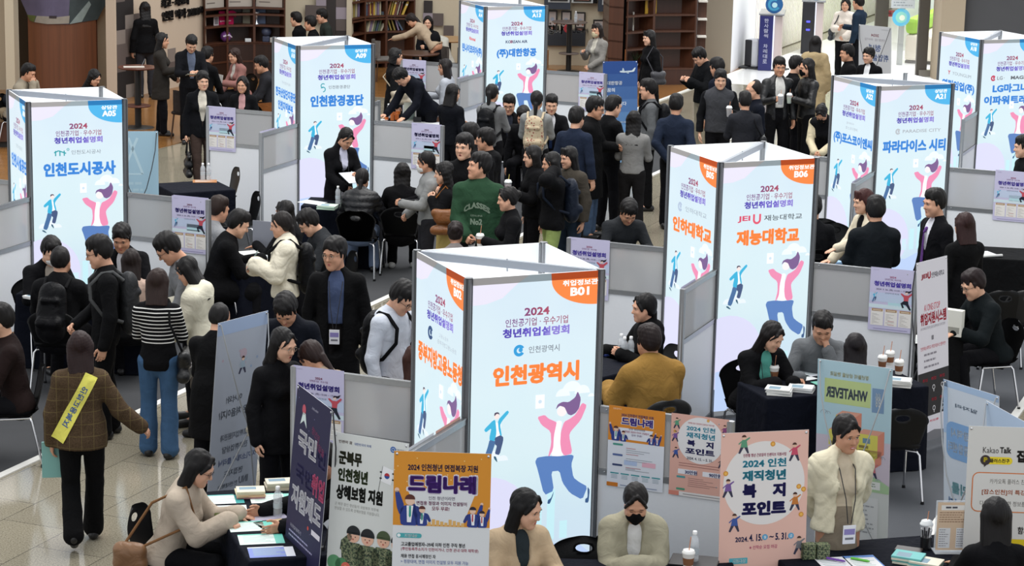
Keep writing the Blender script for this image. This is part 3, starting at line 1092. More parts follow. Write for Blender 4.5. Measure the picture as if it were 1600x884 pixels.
def tower(code, pos, brace, label):
	root = empty('booth_tower', pos, PHI, label, 'booth tower', 'lit booth towers')
	corners = [(0, -RT), (RT, 0), (0, RT), (-RT, 0)]
	for x, y in corners:
		m = MB()
		m.lathe([(.034, 0), (.034, .012), (.026, .014), (.026, TOWER_H - .004), (.03, TOWER_H)], 8, (x, y, 0))
		for k in range(4):
			an = R(45 + 90 * k)
			cx, cy = x + .024 * math.cos(an), y + .024 * math.sin(an)
			m.box(cx - .009, cy - .009, .014, cx + .009, cy + .009, TOWER_H - .006)
		m.build('post', ALUD, root)
	for i, (sd, rz) in enumerate((('R', 45), ('K', 135), ('B', 225), ('L', -45))):
		c, s = math.cos(R(rz)), math.sin(R(rz))
		x0, y0 = corners[{'R': 0, 'K': 1, 'B': 2, 'L': 3}[sd]]
		x0, y0 = x0 + .028 * c, y0 + .028 * s
		key = code + sd if code + sd in FACES else ('plain' + code[0])
		if key not in ART_CACHE:
			if key in FACES:
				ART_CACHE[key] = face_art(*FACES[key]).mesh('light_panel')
			else:
				b = Art('glow', 1.0)
				b.raw([(0, .075), (.944, .075), (.944, 2.362), (0, 2.362)], [[0, 1, 2, 3]], sky_print_glow(), 0)
				figures(b, .10, 1.085, .52, 5, woman=False)
				figures(b, .075, .93, .76, 5, man=False)
				b.text('2024', .483, 2.151, .058, '#9a4a68', .03, .19, 4)
				b.text('청년취업설명회', .481, 2.006, .066, '#6c5cc4', .045, .507, 4)
				ART_CACHE[key] = b.mesh('light_panel')
		o = bpy.data.objects.new('light_panel', ART_CACHE[key])
		COL.objects.link(o); o.parent = root
		o.location = (x0 + .012 * s, y0 - .012 * c, 0); o.rotation_euler.z = R(rz)
		m = MB()
		m.T = Matrix.Translation((x0, y0, 0)) @ Matrix.Rotation(R(rz), 4, 'Z')
		m.box(0, -.011, .06, .944, 0, 2.412)
		m.box(0, -.016, .03, .944, .006, .075)
		m.build('face_board', plain('#e8eaec', .5), root)
	m = MB()
	p0, p1 = (((-RT + .03, 0), (RT - .03, 0)) if brace == 'LR' else ((0, -RT + .03), (0, RT - .03)))
	if brace == 'LR':
		m.box(p0[0], -.012, 2.355, p1[0], .012, 2.41)
		m.box(p0[0], -.016, 2.40, p1[0], .016, 2.412)
	else:
		m.box(-.012, p0[1], 2.355, .012, p1[1], 2.41)
		m.box(-.016, p0[1], 2.40, .016, p1[1], 2.412)
	m.tube([(-.004, 0, 2.42), (.0, .0, 2.33)], .006)
	m.build('top_brace', plain('#8b9098', .45, .3), root)
	m = MB()
	for k in range(2):
		y = -.12 + .24 * k
		m.tube([(-.1, y, .75), (-.1, y, 1.75)], .018)
	tb = m.build('lamp_tube', glow('#f4faff', 4.0, True), root)
	return root

TOWERS = {
	'A05': (G(20.62, -13.32), 'LR', 'lit booth tower marked A05 at the far left, behind the group at the table'),
	'A09': (G(26.645, -13.31), 'FK', 'lit booth tower marked A09 with the woman in black standing in front'),
	'A13': (G(32.79, -13.30), 'LR', 'lit booth tower marked A13 at the back beside the crowd'),
	'B01': (G(14.886, -5.964), 'LR', 'nearest lit booth tower, marked B01 and B02 in orange'),
	'B06': (G(20.52, -5.879), 'FK', 'lit booth tower marked B05 and B06 in orange'),
	'A21': (G(26.694, -5.861), 'LR', 'lit booth tower marked A21 and A22 on the right'),
	'A18': (G(32.45, -5.762), 'FK', 'farthest lit booth tower at the right edge, in front of the dark wall'),
}
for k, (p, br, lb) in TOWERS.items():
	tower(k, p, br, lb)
	L_ = lamp('tower_lamp', 'POINT', (p.x, p.y, 1.7), 14, .12, col=(.95, .98, 1))

# ------------------------------------------------------------------ low partition walls

def frosted():
	m, nt, p, N, L = nodes_of('frosted_acrylic')
	p.inputs['Base Color'].default_value = (*lin('#e2e2e2'), 1)
	p.inputs['Roughness'].default_value = .38
	p.inputs['IOR'].default_value = 1.08
	p.inputs['Transmission Weight'].default_value = .42
	p.inputs['Specular IOR Level'].default_value = .6
	return m

FROST = frosted()

def partition(label):
	root = empty('partition_wall', (0, 0, 0), 0, label, 'partition wall', 'low partition walls between booths')
	L = WALL_L
	m = MB()
	m.lathe([(.03, 0), (.03, .012), (.024, .014), (.024, WALL_H)], 8, (L, 0, 0))
	for k in range(4):
		an = R(45 + 90 * k)
		m.box(L + .02 * math.cos(an) - .008, .02 * math.sin(an) - .008, .014, L + .02 * math.cos(an) + .008, .02 * math.sin(an) + .008, WALL_H - .002)
	m.build('end_post', ALU, root)
	for z0, z1 in ((WALL_H - .052, WALL_H - .006), (.925, .97), (.03, .075)):
		m = MB(); m.box(.03, -.014, z0, L - .026, .014, z1); m.box(.03, -.017, z1 - .008, L - .026, .017, z1)
		m.ball((.08, -.0165, (z0 + z1) / 2), (.008, .004, .008), 8); m.ball((L - .08, -.0165, (z0 + z1) / 2), (.008, .004, .008), 8)
		m.build('rail', ALU, root)
	m = MB(); m.box(.03, -.004, .97, L - .026, .004, WALL_H - .05); m.build('glass_pane', FROST, root)
	m = MB(); m.box(.03, -.006, .075, L - .026, .006, .925); m.build('lower_panel', WHITEPANEL, root)
	return root

WDIR = {'F': PHI - PI / 2, 'R': PHI, 'K': PHI + PI / 2, 'L': PHI + PI}
WSIDE = {'F': 'near', 'R': 'right', 'K': 'far', 'L': 'left'}
proto_wall = None
WALLS = {}
for k, (p, br, lb) in TOWERS.items():
	for sd in 'LFRK':
		if (k, sd) in (('A05', 'K'), ('A18', 'K'), ('A18', 'R'), ('A13', 'K')):
			continue
		a = WDIR[sd]
		loc = (p.x + RT * math.cos(a), p.y + RT * math.sin(a), 0)
		lab = 'low grey partition with frosted window running from the %s corner of the %s tower' % (WSIDE[sd], k)
		if proto_wall is None:
			proto_wall = partition(lab)
			proto_wall.location = loc; proto_wall.rotation_euler.z = a
			WALLS[(k, sd)] = proto_wall
		else:
			WALLS[(k, sd)] = dup(proto_wall, loc, a, lab)

# ------------------------------------------------------------------ posters on the partitions

def fair_poster():
	a = Art('paper')
	W, H = .42, .594
	a.rect(0, 0, W, H, '#c9c5e0', 0)
	a.poly([(0, H * .46), (W, H * .46), (W, H * .58), (W * .8, H * .62), (0, H * .6)], '#c2cfe6', 1)
	a.rect(W * .42, H * .40, W * .8, H * .52, '#b8dde4', 1)
	a.rect(0, H * .36, W, H * .42, '#d5e6ec', 1)
	a.text('인천광역시', .05, H - .025, .008, '#8d87a8', 0, .05, 2)
	a.text('2024', W / 2, H - .082, .018, '#a04468', .02, .06, 2)
	a.text('인천공기업 · 우수기업', W / 2, H - .105, .016, '#7a4676', .01, .15, 2)
	a.text('청년취업설명회', W / 2, H - .15, .048, '#4c3f9c', .05, .345, 2)
	a.text('2024. 3. 26. (화) 13:30 ~ 17:00', W / 2, H - .203, .02, '#4b4765', .012, .30, 2)
	a.text('인천광역시청 중앙홀', W / 2, H - .235, .014, '#6b6785', 0, .13, 2)
	figures(a, .03, H * .46, .125, 2, woman=False)
	b = a
	# the runner on the right
	ox, oy, s = .28, H * .45, .16
	P = (lambda pts: [(ox + x * s, oy + y * s) for x, y in pts])
	a.poly(P([(.25, .42), (.05, .62), (.12, .66), (.30, .56), (.50, .56), (.72, .72), (.78, .66), (.55, .42), (.52, .22), (.27, .22)]), '#c4525e', 3)
	a.poly(P([(.27, .22), (.52, .22), (.55, .05), (.72, -.28), (.62, -.32), (.40, -.02), (.22, .0), (.30, -.18), (.20, -.22), (.08, .06)]), '#1f2434', 3)
	a.disc(ox + .40 * s, oy + .68 * s, .09 * s, '#e9cfc4', 3)
	a.poly(P([(.30, .70), (.36, .80), (.52, .80), (.72, .88), (.62, .72), (.50, .68), (.46, .74)]), '#2a2230', 4)
	for i in range(3):
		x0 = .022 + i * .13
		a.rect(x0, .05, x0 + .118, H * .335, '#ece8e2', 2)
		a.rrect(x0 + .008, H * .335 - .016, x0 + .11, H * .335 + .008, .004, '#b08d66', 3)
		a.rect(x0 + .02, H * .335 - .008, x0 + .098, H * .335 - .002, '#e8dcc8', 4)
		for j in range(10):
			if i == 1 and j in (0, 3):
				a.rect(x0 + .03, .062 + j * .0105, x0 + .09, .066 + j * .0105, '#b56a68', 3)
			else:
				a.rect(x0 + .012, .062 + j * .0105, x0 + .03 + .07 * ((j * 5 + i * 3) % 7) / 7, .0645 + j * .0105, '#a8a49f', 3)
	a.rect(.05, .016, W - .05, .022, '#9c96ba', 2)
	return a

def dream_poster(W=.42, H=.594):
	a = Art('paper')
	k = W / .42
	a.rect(0, 0, W, H, '#dfe3ea', 0)
	a.rect(0, H * .57, W, H, '#d88a30', 1)
	sub = []
	a.poly([(W * .16, H * .74), (W * .80, H * .74), (W * .72, H * .60), (W * .24, H * .60)], '#dfe3ea', 2)
	a.text('인천광역시', W * .15, H * .965, .012 * k, '#f6e6cc', 0, .06 * k, 2)
	a.text('2024 인천청년 면접복장 지원', W * .51, H * .90, .024 * k, '#3a2a5c', .02, .24 * k, 3)
	a.text('드림나래', W * .51, H * .825, .068 * k, '#f2efec', .09, .245 * k, 3)
	a.text('드림나래', W * .51, H * .825, .06 * k, '#3a2a78', .05, .235 * k, 4)
	for j, (t, w, c) in enumerate((('인천 청년이라면', .12, '#5a5668'), ('면접용 정장과 이미지 컨설팅이', .18, '#a03a54'), ('모두 무료!', .08, '#6a4a78'))):
		a.text(t, W * .51, H * .735 - j * .022 * k, .015 * k, c, .01, w * k, 4)
	suit(a, W * .04, H * .57, .115 * k, 3); suit(a, W * .20, H * .57, .085 * k, 3)
	suit(a, W * .70, H * .57, .08 * k, 3, True); suit(a, W * .81, H * .57, .072 * k, 3, True)
	for y, c in ((.515, '#4f9a8a'), (.385, '#566a9c'), (.26, '#3c4a72')):
		a.rrect(W * .09, H * y, W * .27, H * (y + .025), .006, c, 2)
	for j in range(9):
		y = (.49, .465, .44, .415, .36, .335, .25, .235, .22)[j]
		a.rect(W * .33, H * y, W * (.5 + .35 * ((j * 5) % 7) / 7), H * y + .004, '#9aa0a8' if j % 3 else '#b56a70', 2)
	a.rrect(W * .30, H * .285, W * .53, H * .345, .004, '#b4c6e4', 2)
	a.rrect(W * .62, H * .285, W * .86, H * .345, .004, '#e6b4c2', 2)
	for j in range(5):
		a.rect(W * (.06 + j * .185), H * .16, W * (.06 + j * .185 + .15), H * .175, '#3a9aa0', 2)
		for q in range(3):
			a.rect(W * (.075 + j * .185), H * (.14 - q * .018), W * (.075 + j * .185 + .11), H * (.146 - q * .018), '#8fa4b0', 2)
	a.rrect(0, 0, W * .2, H * .05, .004, '#d07c2a', 2)
	a.rect(W * .24, H * .02, W * .9, H * .032, '#8f9ab0', 2)
	return a

def suit(a, x, y, s, z, flip=False):
	g = -1 if flip else 1
	P = (lambda pts: [(x + (.36 + g * (px - .36)) * s, y + py * s) for px, py in pts])
	a.soft(P([(.10, 0), (.62, 0), (.58, .40), (.64, .58), (.50, .62), (.22, .62), (.08, .52), (.06, .25)]), '#2f4088', z)
	a.soft(P([(.06, .30), (.20, .58), (.02, 1.06), (-.10, 1.05), (-.04, .56)]), '#2f4088', z)
	a.soft(P([(.52, .60), (.66, .56), (.80, .24), (.70, .18), (.56, .38)]), '#2b3a7c', z + 1)
	a.disc(x + (.36 + g * -.40) * s, y + 1.08 * s, .07 * s, '#e8c4ac', z)
	a.poly(P([(.26, .61), (.46, .61), (.40, .10), (.28, .10)]), '#eef0f2', z + 1)
	a.poly(P([(.335, .60), (.395, .60), (.40, .30), (.36, .24), (.33, .30)]), '#3a9a8a' if not flip else '#b8404a', z + 2)
	a.disc(x + .36 * s, y + .76 * s, .14 * s, '#e8c4ac', z + 2)
	a.disc(x + .36 * s, y + .80 * s, .155 * s, '#5a3028' if not flip else '#2c2430', z + 3, 0, 180)

def welfare_poster(W=.42, H=.594, big=False):
	a = Art('paper')
	k = W / .42
	a.rect(0, 0, W, H, '#dfae9f' if not big else '#e9b5a6', 0)
	cy, rr = (H * .70, W * .40)
	a.disc(W * .52, cy, rr, '#e6e4e4', 1, n=48)
	t = .8 if not big else 1.0
	a.text('인천형 청년 근로장려 인센티브 지원사업', W * .52, cy + rr * .72, .013 * k, '#b8434f', .01, .19 * k, 2)
	a.text('2024 인천', W * .52, cy + rr * .50, .036 * k, '#3fa3bd', .035, .21 * k, 2)
	a.text('재직청년', W * .52, cy + rr * .20, .042 * k, '#3fa3bd', .04, .21 * k, 2)
	a.text('복', W * .36, cy - rr * .14, .044 * k, '#2b2a66', .05, .06 * k, 2)
	a.text('지', W * .685, cy - rr * .14, .048 * k, '#2b2a66', .05, .055 * k, 2)
	a.text('포인트', W * .52, cy - rr * .48, .046 * k, '#2b2a66', .05, .215 * k, 2)
	a.text('2024. 4. 15. ~ 5. 31.', W * .52, cy - rr * .80, .02 * k, '#3b3a5c', .02, .19 * k, 2)
	rnd = random.Random(3)
	for x, y, c in ((.10, .86, '#5c9a7a'), (.93, .84, '#8a4a78'), (.08, .70, '#7a5a9c'), (.93, .60, '#c48a4a'), (.10, .50, '#3f5aa0'), (.90, .44, '#5a4a48')):
		small_person(a, W * x, H * y, .055 * k, c, 2)
	for x, y in ((.64, .955), (.07, .78), (.96, .70), (.92, .545)):
		a.disc(W * x, H * y, .010 * k, '#d99a3a', 2); a.disc(W * x, H * y, .006 * k, '#eebf62', 3)
	a.text('30만원', W * .38, H * .30, .03 * k, '#3b3f78', .03, .09 * k, 4)
	a.text('90만원', W * .80, H * .30, .03 * k, '#3b3f78', .03, .09 * k, 4)
	a.rrect(W * .15, H * .27, W * .48, H * .33, .003, '#e9e9ee', 2)
	a.rrect(W * .58, H * .27, W * .92, H * .33, .003, '#e9e9ee', 2)
	for j in range(2):
		a.rect(W * .16, H * (.40 - j * .03), W * .86, H * (.407 - j * .03), '#9c6a66', 2)
	a.rrect(W * .13, H * .22, W * .28, H * .245, .004, '#4f9a9c', 2)
	for j in range(5):
		a.rect(W * .33, H * (.225 - j * .024), W * (.6 + .28 * ((j * 3) % 5) / 5), H * (.231 - j * .024), '#a07a74', 2)
	a.rrect(W * .13, H * .07, W * .28, H * .095, .004, '#4f9a7c', 2)
	a.rect(0, 0, W, H * .052, '#e4e1df', 2)
	a.rect(0, 0, W * .18, H * .052, '#d98a78', 3)
	a.rect(W * .25, H * .02, W * .9, H * .03, '#9a9290', 3)
	return a

def small_person(a, x, y, s, c, z):
	a.poly([(x - .28 * s, y), (x + .3 * s, y), (x + .22 * s, y + .5 * s), (x + .5 * s, y + .72 * s), (x + .44 * s, y + .8 * s), (x + .1 * s, y + .6 * s), (x - .1 * s, y + .6 * s), (x - .45 * s, y + .3 * s), (x - .4 * s, y + .22 * s), (x - .2 * s, y + .4 * s)], c, z)
	a.poly([(x - .28 * s, y), (x - .02 * s, y), (x - .3 * s, y - .5 * s), (x - .45 * s, y - .45 * s)], '#3b3a50', z)
	a.poly([(x + .02 * s, y), (x + .3 * s, y), (x + .42 * s, y - .45 * s), (x + .3 * s, y - .5 * s)], '#3b3a50', z)
	a.disc(x, y + .75 * s, .17 * s, '#e6bfa6', z)
	a.disc(x, y + .8 * s, .18 * s, '#4a2f28', z + 1, 0, 180)

POSTER = {}

def hang_poster(kind, wall, s0, label, group, side=1, dz=.012, h=.594):
	"""poster on the camera side of a partition; s0 = distance of its outer edge from the tower corner"""
	if kind not in POSTER:
		POSTER[kind] = {'fair': fair_poster, 'dream': dream_poster, 'welfare': welfare_poster}[kind]().mesh('poster')
	w = WALLS[wall]
	a = w.rotation_euler.z
	o = bpy.data.objects.new('poster', POSTER[kind])
	COL.objects.link(o)
	d = Vector((math.cos(a), math.sin(a), 0))
	# art faces local -Y; flip by half a turn when the wall runs to the left
	flip = side < 0
	n = Vector((math.sin(a), -math.cos(a), 0)) * (-1 if flip else 1)
	base = Vector(w.location) + d * s0 + n * .019
	o.location = (base.x, base.y, WALL_H + dz - h)
	o.rotation_euler.z = a + (PI if flip else 0)
	tag(o, label, 'poster', group)
	return o

FG = 'lavender job fair posters'
W_ = .42
hang_poster('fair', ('B01', 'L'), .99, 'lavender job fair poster left of the B01 tower, behind the navy banner', FG, -1)
hang_poster('fair', ('B06', 'L'), .99, 'lavender job fair poster right behind the top of the B01 tower', FG, -1)
hang_poster('fair', ('B06', 'R'), .99 - W_, 'lavender job fair poster above the man in grey with his hand on his neck', FG)
hang_poster('fair', ('B06', 'F'), .99 - W_, 'lavender job fair poster seen edge-on on the wall in front of the B05 face', FG)
hang_poster('fair', ('A05', 'R'), .99 - W_, 'lavender job fair poster on the low wall right of the A05 tower', FG)
hang_poster('fair', ('A05', 'F'), .99 - W_, 'lavender job fair poster cut off by the left edge of the photo', FG)
hang_poster('fair', ('A05', 'R'), .985, 'lavender poster on the rear side of the wall right of A05', FG, -1)
hang_poster('fair', ('A09', 'L'), .99, 'lavender job fair poster behind the empty navy table', FG, -1)
hang_poster('fair', ('A09', 'F'), .99 - W_, 'narrow-looking lavender poster on the near wall of the A09 tower', FG)
hang_poster('fair', ('A09', 'R'), .99 - W_, 'lavender job fair poster behind the woman in a white mask', FG)
hang_poster('fair', ('A13', 'L'), .99, 'lavender job fair poster half hidden by the man bending over the table', FG, -1)
hang_poster('fair', ('A13', 'F'), .99 - W_, 'lavender job fair poster beside the face mask woman in front of the A14 face', FG)
hang_poster('fair', ('A13', 'R'), .99 - W_, 'lavender job fair poster beside the blue airline banner', FG)
hang_poster('fair', ('A21', 'R'), .99 - W_, 'lavender job fair poster cut off by the right edge of the photo', FG)
hang_poster('fair', ('A21', 'F'), .99 - W_, 'lavender poster on the near wall of the A21 tower behind the cream jacket', FG)
hang_poster('dream', ('B01', 'R'), .10, 'orange-topped poster pinned behind the woman in the black mask', 'posters on the B01 right wall')
hang_poster('welfare', ('B01', 'R'), .565, 'pink poster with a white circle pinned right of the orange poster', 'posters on the B01 right wall')
hang_poster('dream', ('B01', 'F'), .06 + W_ * 1.08, 'orange poster seen at a slant on the wall behind the orange banner', 'posters on the B01 near wall')
hang_poster('welfare', ('B01', 'F'), .06, 'pink poster seen at a slant beside the lit B01 face', 'posters on the B01 near wall')

# ------------------------------------------------------------------ rounded-form mesher (signed distances on a grid)
CORN = [(0, 0, 0), (1, 0, 0), (0, 1, 0), (1, 1, 0), (0, 0, 1), (1, 0, 1), (0, 1, 1), (1, 1, 1)]
EDG = [(0, 1), (2, 3), (4, 5), (6, 7), (0, 2), (1, 3), (4, 6), (5, 7), (0, 4), (1, 5), (2, 6), (3, 7)]

def V3(*a):
	return np.array(a, dtype=np.float32)

def cap(a, b, ra, rb, k=.03, n=None, s=1.0, op='+'):
	"""tapered capsule from a to b; thinner by the factor s along n"""
	return (op, V3(*a), V3(*b), ra, rb, None if n is None else V3(*n), s, k)

def ell(c, r, k=.02, op='+', rot=None):
	return ('e' + op, V3(*c), V3(*r), k, rot)

def field(prims, h, pad=.0, noise=0.0, clips=(), seed=0, lo=None, hi=None, strand=0.0):
	los, his = [], []
	for p in prims:
		if p[0] in '+-':
			r = max(p[3], p[4])
			l, u = np.minimum(p[1], p[2]) - r, np.maximum(p[1], p[2]) + r
		else:
			r = float(p[2].max())
			l, u = p[1] - r, p[1] + r
		if p[0] in ('+', 'e+'):
			los.append(l); his.append(u)
	lo = np.min(los, 0) - 3 * h - noise if lo is None else lo
	hi = np.max(his, 0) + 3 * h + noise if hi is None else hi
	n = np.ceil((hi - lo) / h).astype(int) + 1
	ax = [lo[i] + h * np.arange(n[i], dtype=np.float32) for i in range(3)]
	D = np.full(n, .5, np.float32)
	for p in prims:
		if p[0] in '+-':
			_, a, b, ra, rb, nn, sc, k = p
			m = max(ra, rb) + k + 2.5 * h
			l, u = np.minimum(a, b) - m, np.maximum(a, b) + m
		else:
			_, c, rr, k, rot = p
			m = float(rr.max()) + k + 2.5 * h
			l, u = c - m, c + m
		i0 = np.clip(np.floor((l - lo) / h).astype(int), 0, n)
		i1 = np.clip(np.ceil((u - lo) / h).astype(int) + 1, 0, n)
		if (i1 <= i0).any():
			continue
		sl = tuple(slice(i0[i], i1[i]) for i in range(3))
		X = ax[0][sl[0]][:, None, None]; Y = ax[1][sl[1]][None, :, None]; Z = ax[2][sl[2]][None, None, :]
		if p[0] in '+-':
			ab = b - a
			L2 = float(ab @ ab) + 1e-9
			t = np.clip(((X - a[0]) * ab[0] + (Y - a[1]) * ab[1] + (Z - a[2]) * ab[2]) / L2, 0, 1)
			qx, qy, qz = X - a[0] - t * ab[0], Y - a[1] - t * ab[1], Z - a[2] - t * ab[2]
			d2 = qx * qx + qy * qy + qz * qz
			if nn is not None:
				c_ = qx * nn[0] + qy * nn[1] + qz * nn[2]
				d2 = d2 + (sc * sc - 1) * c_ * c_
			d = np.sqrt(d2) - (ra + (rb - ra) * t)
		else:
			qx, qy, qz = X - c[0], Y - c[1], Z - c[2]
			if rot is not None:
				qx, qy, qz = (rot[0][0] * qx + rot[1][0] * qy + rot[2][0] * qz, rot[0][1] * qx + rot[1][1] * qy + rot[2][1] * qz, rot[0][2] * qx + rot[1][2] * qy + rot[2][2] * qz)
			d = (np.sqrt((qx / rr[0]) ** 2 + (qy / rr[1]) ** 2 + (qz / rr[2]) ** 2) - 1) * float(rr.min())
		S = D[sl]
		if p[0].endswith('+'):
			hh = np.clip(.5 + .5 * (S - d) / k, 0, 1)
			D[sl] = S + (d - S) * hh - k * hh * (1 - hh)
		else:
			hh = np.clip(.5 - .5 * (S + d) / k, 0, 1)
			D[sl] = S + (-d - S) * hh + k * hh * (1 - hh)
	X, Y, Z = ax[0][:, None, None], ax[1][None, :, None], ax[2][None, None, :]
	if noise:
		rr = np.random.RandomState(seed)
		for f in (14, 23, 37):
			v = rr.normal(size=(3, 3)); v /= np.linalg.norm(v, axis=1)[:, None]
			ph = rr.rand(3) * 6
			N = np.sin(f * (X * v[0, 0] + Y * v[0, 1] + Z * v[0, 2]) + ph[0])
			N = N * np.sin(f * (X * v[1, 0] + Y * v[1, 1] + Z * v[1, 2]) + ph[1])
			D += (noise * 14 / f) * N
	if strand:
		rr = np.random.RandomState(seed + 5)
		for f in (90, 150, 230):
			v = rr.normal(size=(2, 3)) * np.array([1, 1, .22]); v /= np.linalg.norm(v, axis=1)[:, None]
			D += (strand * 110 / f) * np.sin(f * (X * v[0, 0] + Y * v[0, 1] + Z * v[0, 2]) + rr.rand() * 6) * np.sin(f * .7 * (X * v[1, 0] + Y * v[1, 1] + Z * v[1, 2]) + rr.rand() * 6)
	for nx, ny, nz, dd in clips:      # keep where n.p < d
		np.maximum(D, nx * X + ny * Y + nz * Z - dd, out=D)
	return D, lo, h

def nets(D, lo, h):
	s = D < 0
	n = np.array(D.shape)
	c = np.zeros(n - 1, np.int8)
	for dx, dy, dz in CORN:
		c += s[dx:n[0] - 1 + dx, dy:n[1] - 1 + dy, dz:n[2] - 1 + dz]
	act = np.argwhere((c > 0) & (c < 8))
	if not len(act):
		return np.zeros((0, 3)), np.zeros((0, 4), int)
	vals = np.stack([D[act[:, 0] + o[0], act[:, 1] + o[1], act[:, 2] + o[2]] for o in CORN], 1)
	cr = np.array(CORN, np.float32)
	P = np.zeros((len(act), 3), np.float32); W = np.zeros(len(act), np.float32)
	for a, b in EDG:
		va, vb = vals[:, a], vals[:, b]
		m = (va < 0) != (vb < 0)
		t = np.where(m, va / np.where(m, va - vb, 1), 0)[:, None]
		P += m[:, None] * (cr[a] + (cr[b] - cr[a]) * t); W += m
	co = (act + P / W[:, None]) * h + lo
	idx = np.full(n - 1, -1, np.int32)
	idx[act[:, 0], act[:, 1], act[:, 2]] = np.arange(len(act))
	Q = []
	for axis in range(3):
		o1, o2 = [(1, 2), (2, 0), (0, 1)][axis]
		sa = [slice(1, -1)] * 3; sb = [slice(1, -1)] * 3
		sa[axis] = slice(0, -1); sb[axis] = slice(1, None)
		A, B = s[tuple(sa)], s[tuple(sb)]
		for flip, msk in ((False, A & ~B), (True, ~A & B)):
			e = np.argwhere(msk)
			if not len(e):
				continue
			e[:, o1] += 1; e[:, o2] += 1
			q = []
			for d1, d2 in ((-1, -1), (0, -1), (0, 0), (-1, 0)):
				k = e.copy(); k[:, o1] += d1; k[:, o2] += d2
				q.append(idx[k[:, 0], k[:, 1], k[:, 2]])
			q = np.stack(q, 1)
			Q.append(q[:, ::-1] if flip else q)
	return co, np.concatenate(Q)

def raw_mesh(name, co, Q, mats=()):
	me = bpy.data.meshes.new(name)
	me.vertices.add(len(co)); me.vertices.foreach_set('co', np.asarray(co, np.float32).ravel())
	me.loops.add(Q.size); me.loops.foreach_set('vertex_index', Q.ravel().astype(np.int32))
	me.polygons.add(len(Q)); me.polygons.foreach_set('loop_start', np.arange(0, Q.size, 4, dtype=np.int32))
	me.polygons.foreach_set('use_smooth', np.ones(len(Q), bool))
	me.update(calc_edges=True)
	for m in mats:
		me.materials.append(m)
	return me

def form(name, prims, h, mat, **kw):
	return raw_mesh(name, *nets(*field(prims, h, **kw)), mats=[mat])

# ------------------------------------------------------------------ heads, hair, hands (built once, in their own axes: face towards -y)

def head_prims(fem, neck=True):
	w = .97 if fem else 1.0
	P = [ell((0, .014, .048), (.078 * w, .096, .092)),
		 ell((0, -.035, .005), (.067 * w, .056, .088), .03),
		 cap((-.03 * w, -.045, -.045), (.03 * w, -.045, -.045), .032, .032, .04),
		 cap((0, -.055, -.075), (0, -.072, -.088 if fem else -.092), .024, .018 if fem else .022, .03),
		 cap((-.045 * w, -.02, -.03), (-.02 * w, -.06, -.085), .024, .02, .03),
		 cap((.045 * w, -.02, -.03), (.02 * w, -.06, -.085), .024, .02, .03),
		 ell((-.035, -.07, -.012), (.024, .02, .022), .02), ell((.035, -.07, -.012), (.024, .02, .022), .02),
		 cap((0, -.084, .030), (0, -.107, -.014), .008, .0125, .014),
		 cap((-.012, -.092, -.018), (.012, -.092, -.018), .0085, .0085, .008),
		 cap((-.04, -.083, .040), (.04, -.083, .040), .011, .011, .02),
		 ell((-.032, -.098, .020), (.018, .012, .010), .012, '-'), ell((.032, -.098, .020), (.018, .012, .010), .012, '-'),
		 ell((-.031, -.077, .019), (.015, .010, .009), .006), ell((.031, -.077, .019), (.015, .010, .009), .006),
		 cap((-.016, -.086, -.048), (.016, -.086, -.048), .0065, .0065, .008),
		 cap((-.012, -.086, -.058), (.012, -.086, -.058), .007, .007, .007),
		 ]
	for sx in (-1, 1):
		P += [cap((sx * .075 * w, .012, .03), (sx * .074 * w, .004, -.018), .019, .012, .008, (1, .25 * sx, 0), 2.6),
			  ell((sx * .086 * w, .004, .008), (.006, .010, .016), .006, '-')]
	if neck:
		r = .049 if fem else .056
		P += [cap((0, .018, -.03), (0, .035, -.17), r, r * 1.04, .035)]
	return P

def lens(co, c, rx, rz, y_off, n=12):
	pass

HEADS = {}

def head_mesh(fem):
	if fem not in HEADS:
		HEADS[fem] = nets(*field(head_prims(fem), .005))
	return HEADS[fem]

FACEY = {}

def face_y(fem, x, z):
	if fem not in FACEY:
		FACEY[fem] = head_mesh(fem)[0]
	co = FACEY[fem]
	k = (np.abs(co[:, 0] - x) < .006) & (np.abs(co[:, 2] - z) < .006) & (co[:, 1] < -.03)
	return float(co[k, 1].mean()) if k.any() else -.09

def face_details(fem, mouth='closed', eyes='open'):
	"""eyes, brows and lips as thin shells that follow the face"""
	out = []   # (material key, verts, quads)

	def blob(key, c, r, rot=0.0, n=10):
		lift = {'white': .0006, 'iris': -.0010, 'lash': -.0012, 'brow': -.0002, 'lip': -.0003, 'teeth': -.0022, 'mouth': -.0018}[key]
		c = (c[0], face_y(fem, c[0], c[2]) + lift, c[2])
		m = MB(); m.T = Matrix.Translation(c) @ Matrix.Rotation(rot, 4, 'Y'); m.ball((0, 0, 0), r, n)
		out.append((key, m.v, m.f))
	for sx in (-1, 1):
		if eyes == 'open':
			blob('white', (sx * .031, -.0868, .0195), (.0125, .0035, .0052), sx * .06)
			blob('iris', (sx * .031, -.0885, .0195), (.0058, .0032, .0056))
			blob('lash', (sx * .031, -.0885, .0248), (.0140, .0030, .0018), sx * .10)
		else:
			blob('lash', (sx * .031, -.0885, .0165), (.0135, .0032, .0018), -sx * .05)
		blob('brow', (sx * .033, -.0915, .0425), (.0175, .0035, .0026 if fem else .0038), sx * .10)
	if mouth == 'smile':
		blob('lip', (0, -.0915, -.0495), (.022, .0035, .0045)); blob('teeth', (0, -.0945, -.0515), (.016, .003, .0028)); blob('lip', (0, -.0915, -.058), (.016, .0035, .0032))
	elif mouth == 'open':
		blob('lip', (0, -.0925, -.0535), (.016, .003, .0095)); blob('mouth', (0, -.0945, -.0535), (.0105, .0025, .0055))
	else:
		blob('lip', (0, -.0915, -.0485), (.017, .0035, .0036)); blob('lip', (0, -.0925, -.0572), (.0135, .0035, .004))
	return out

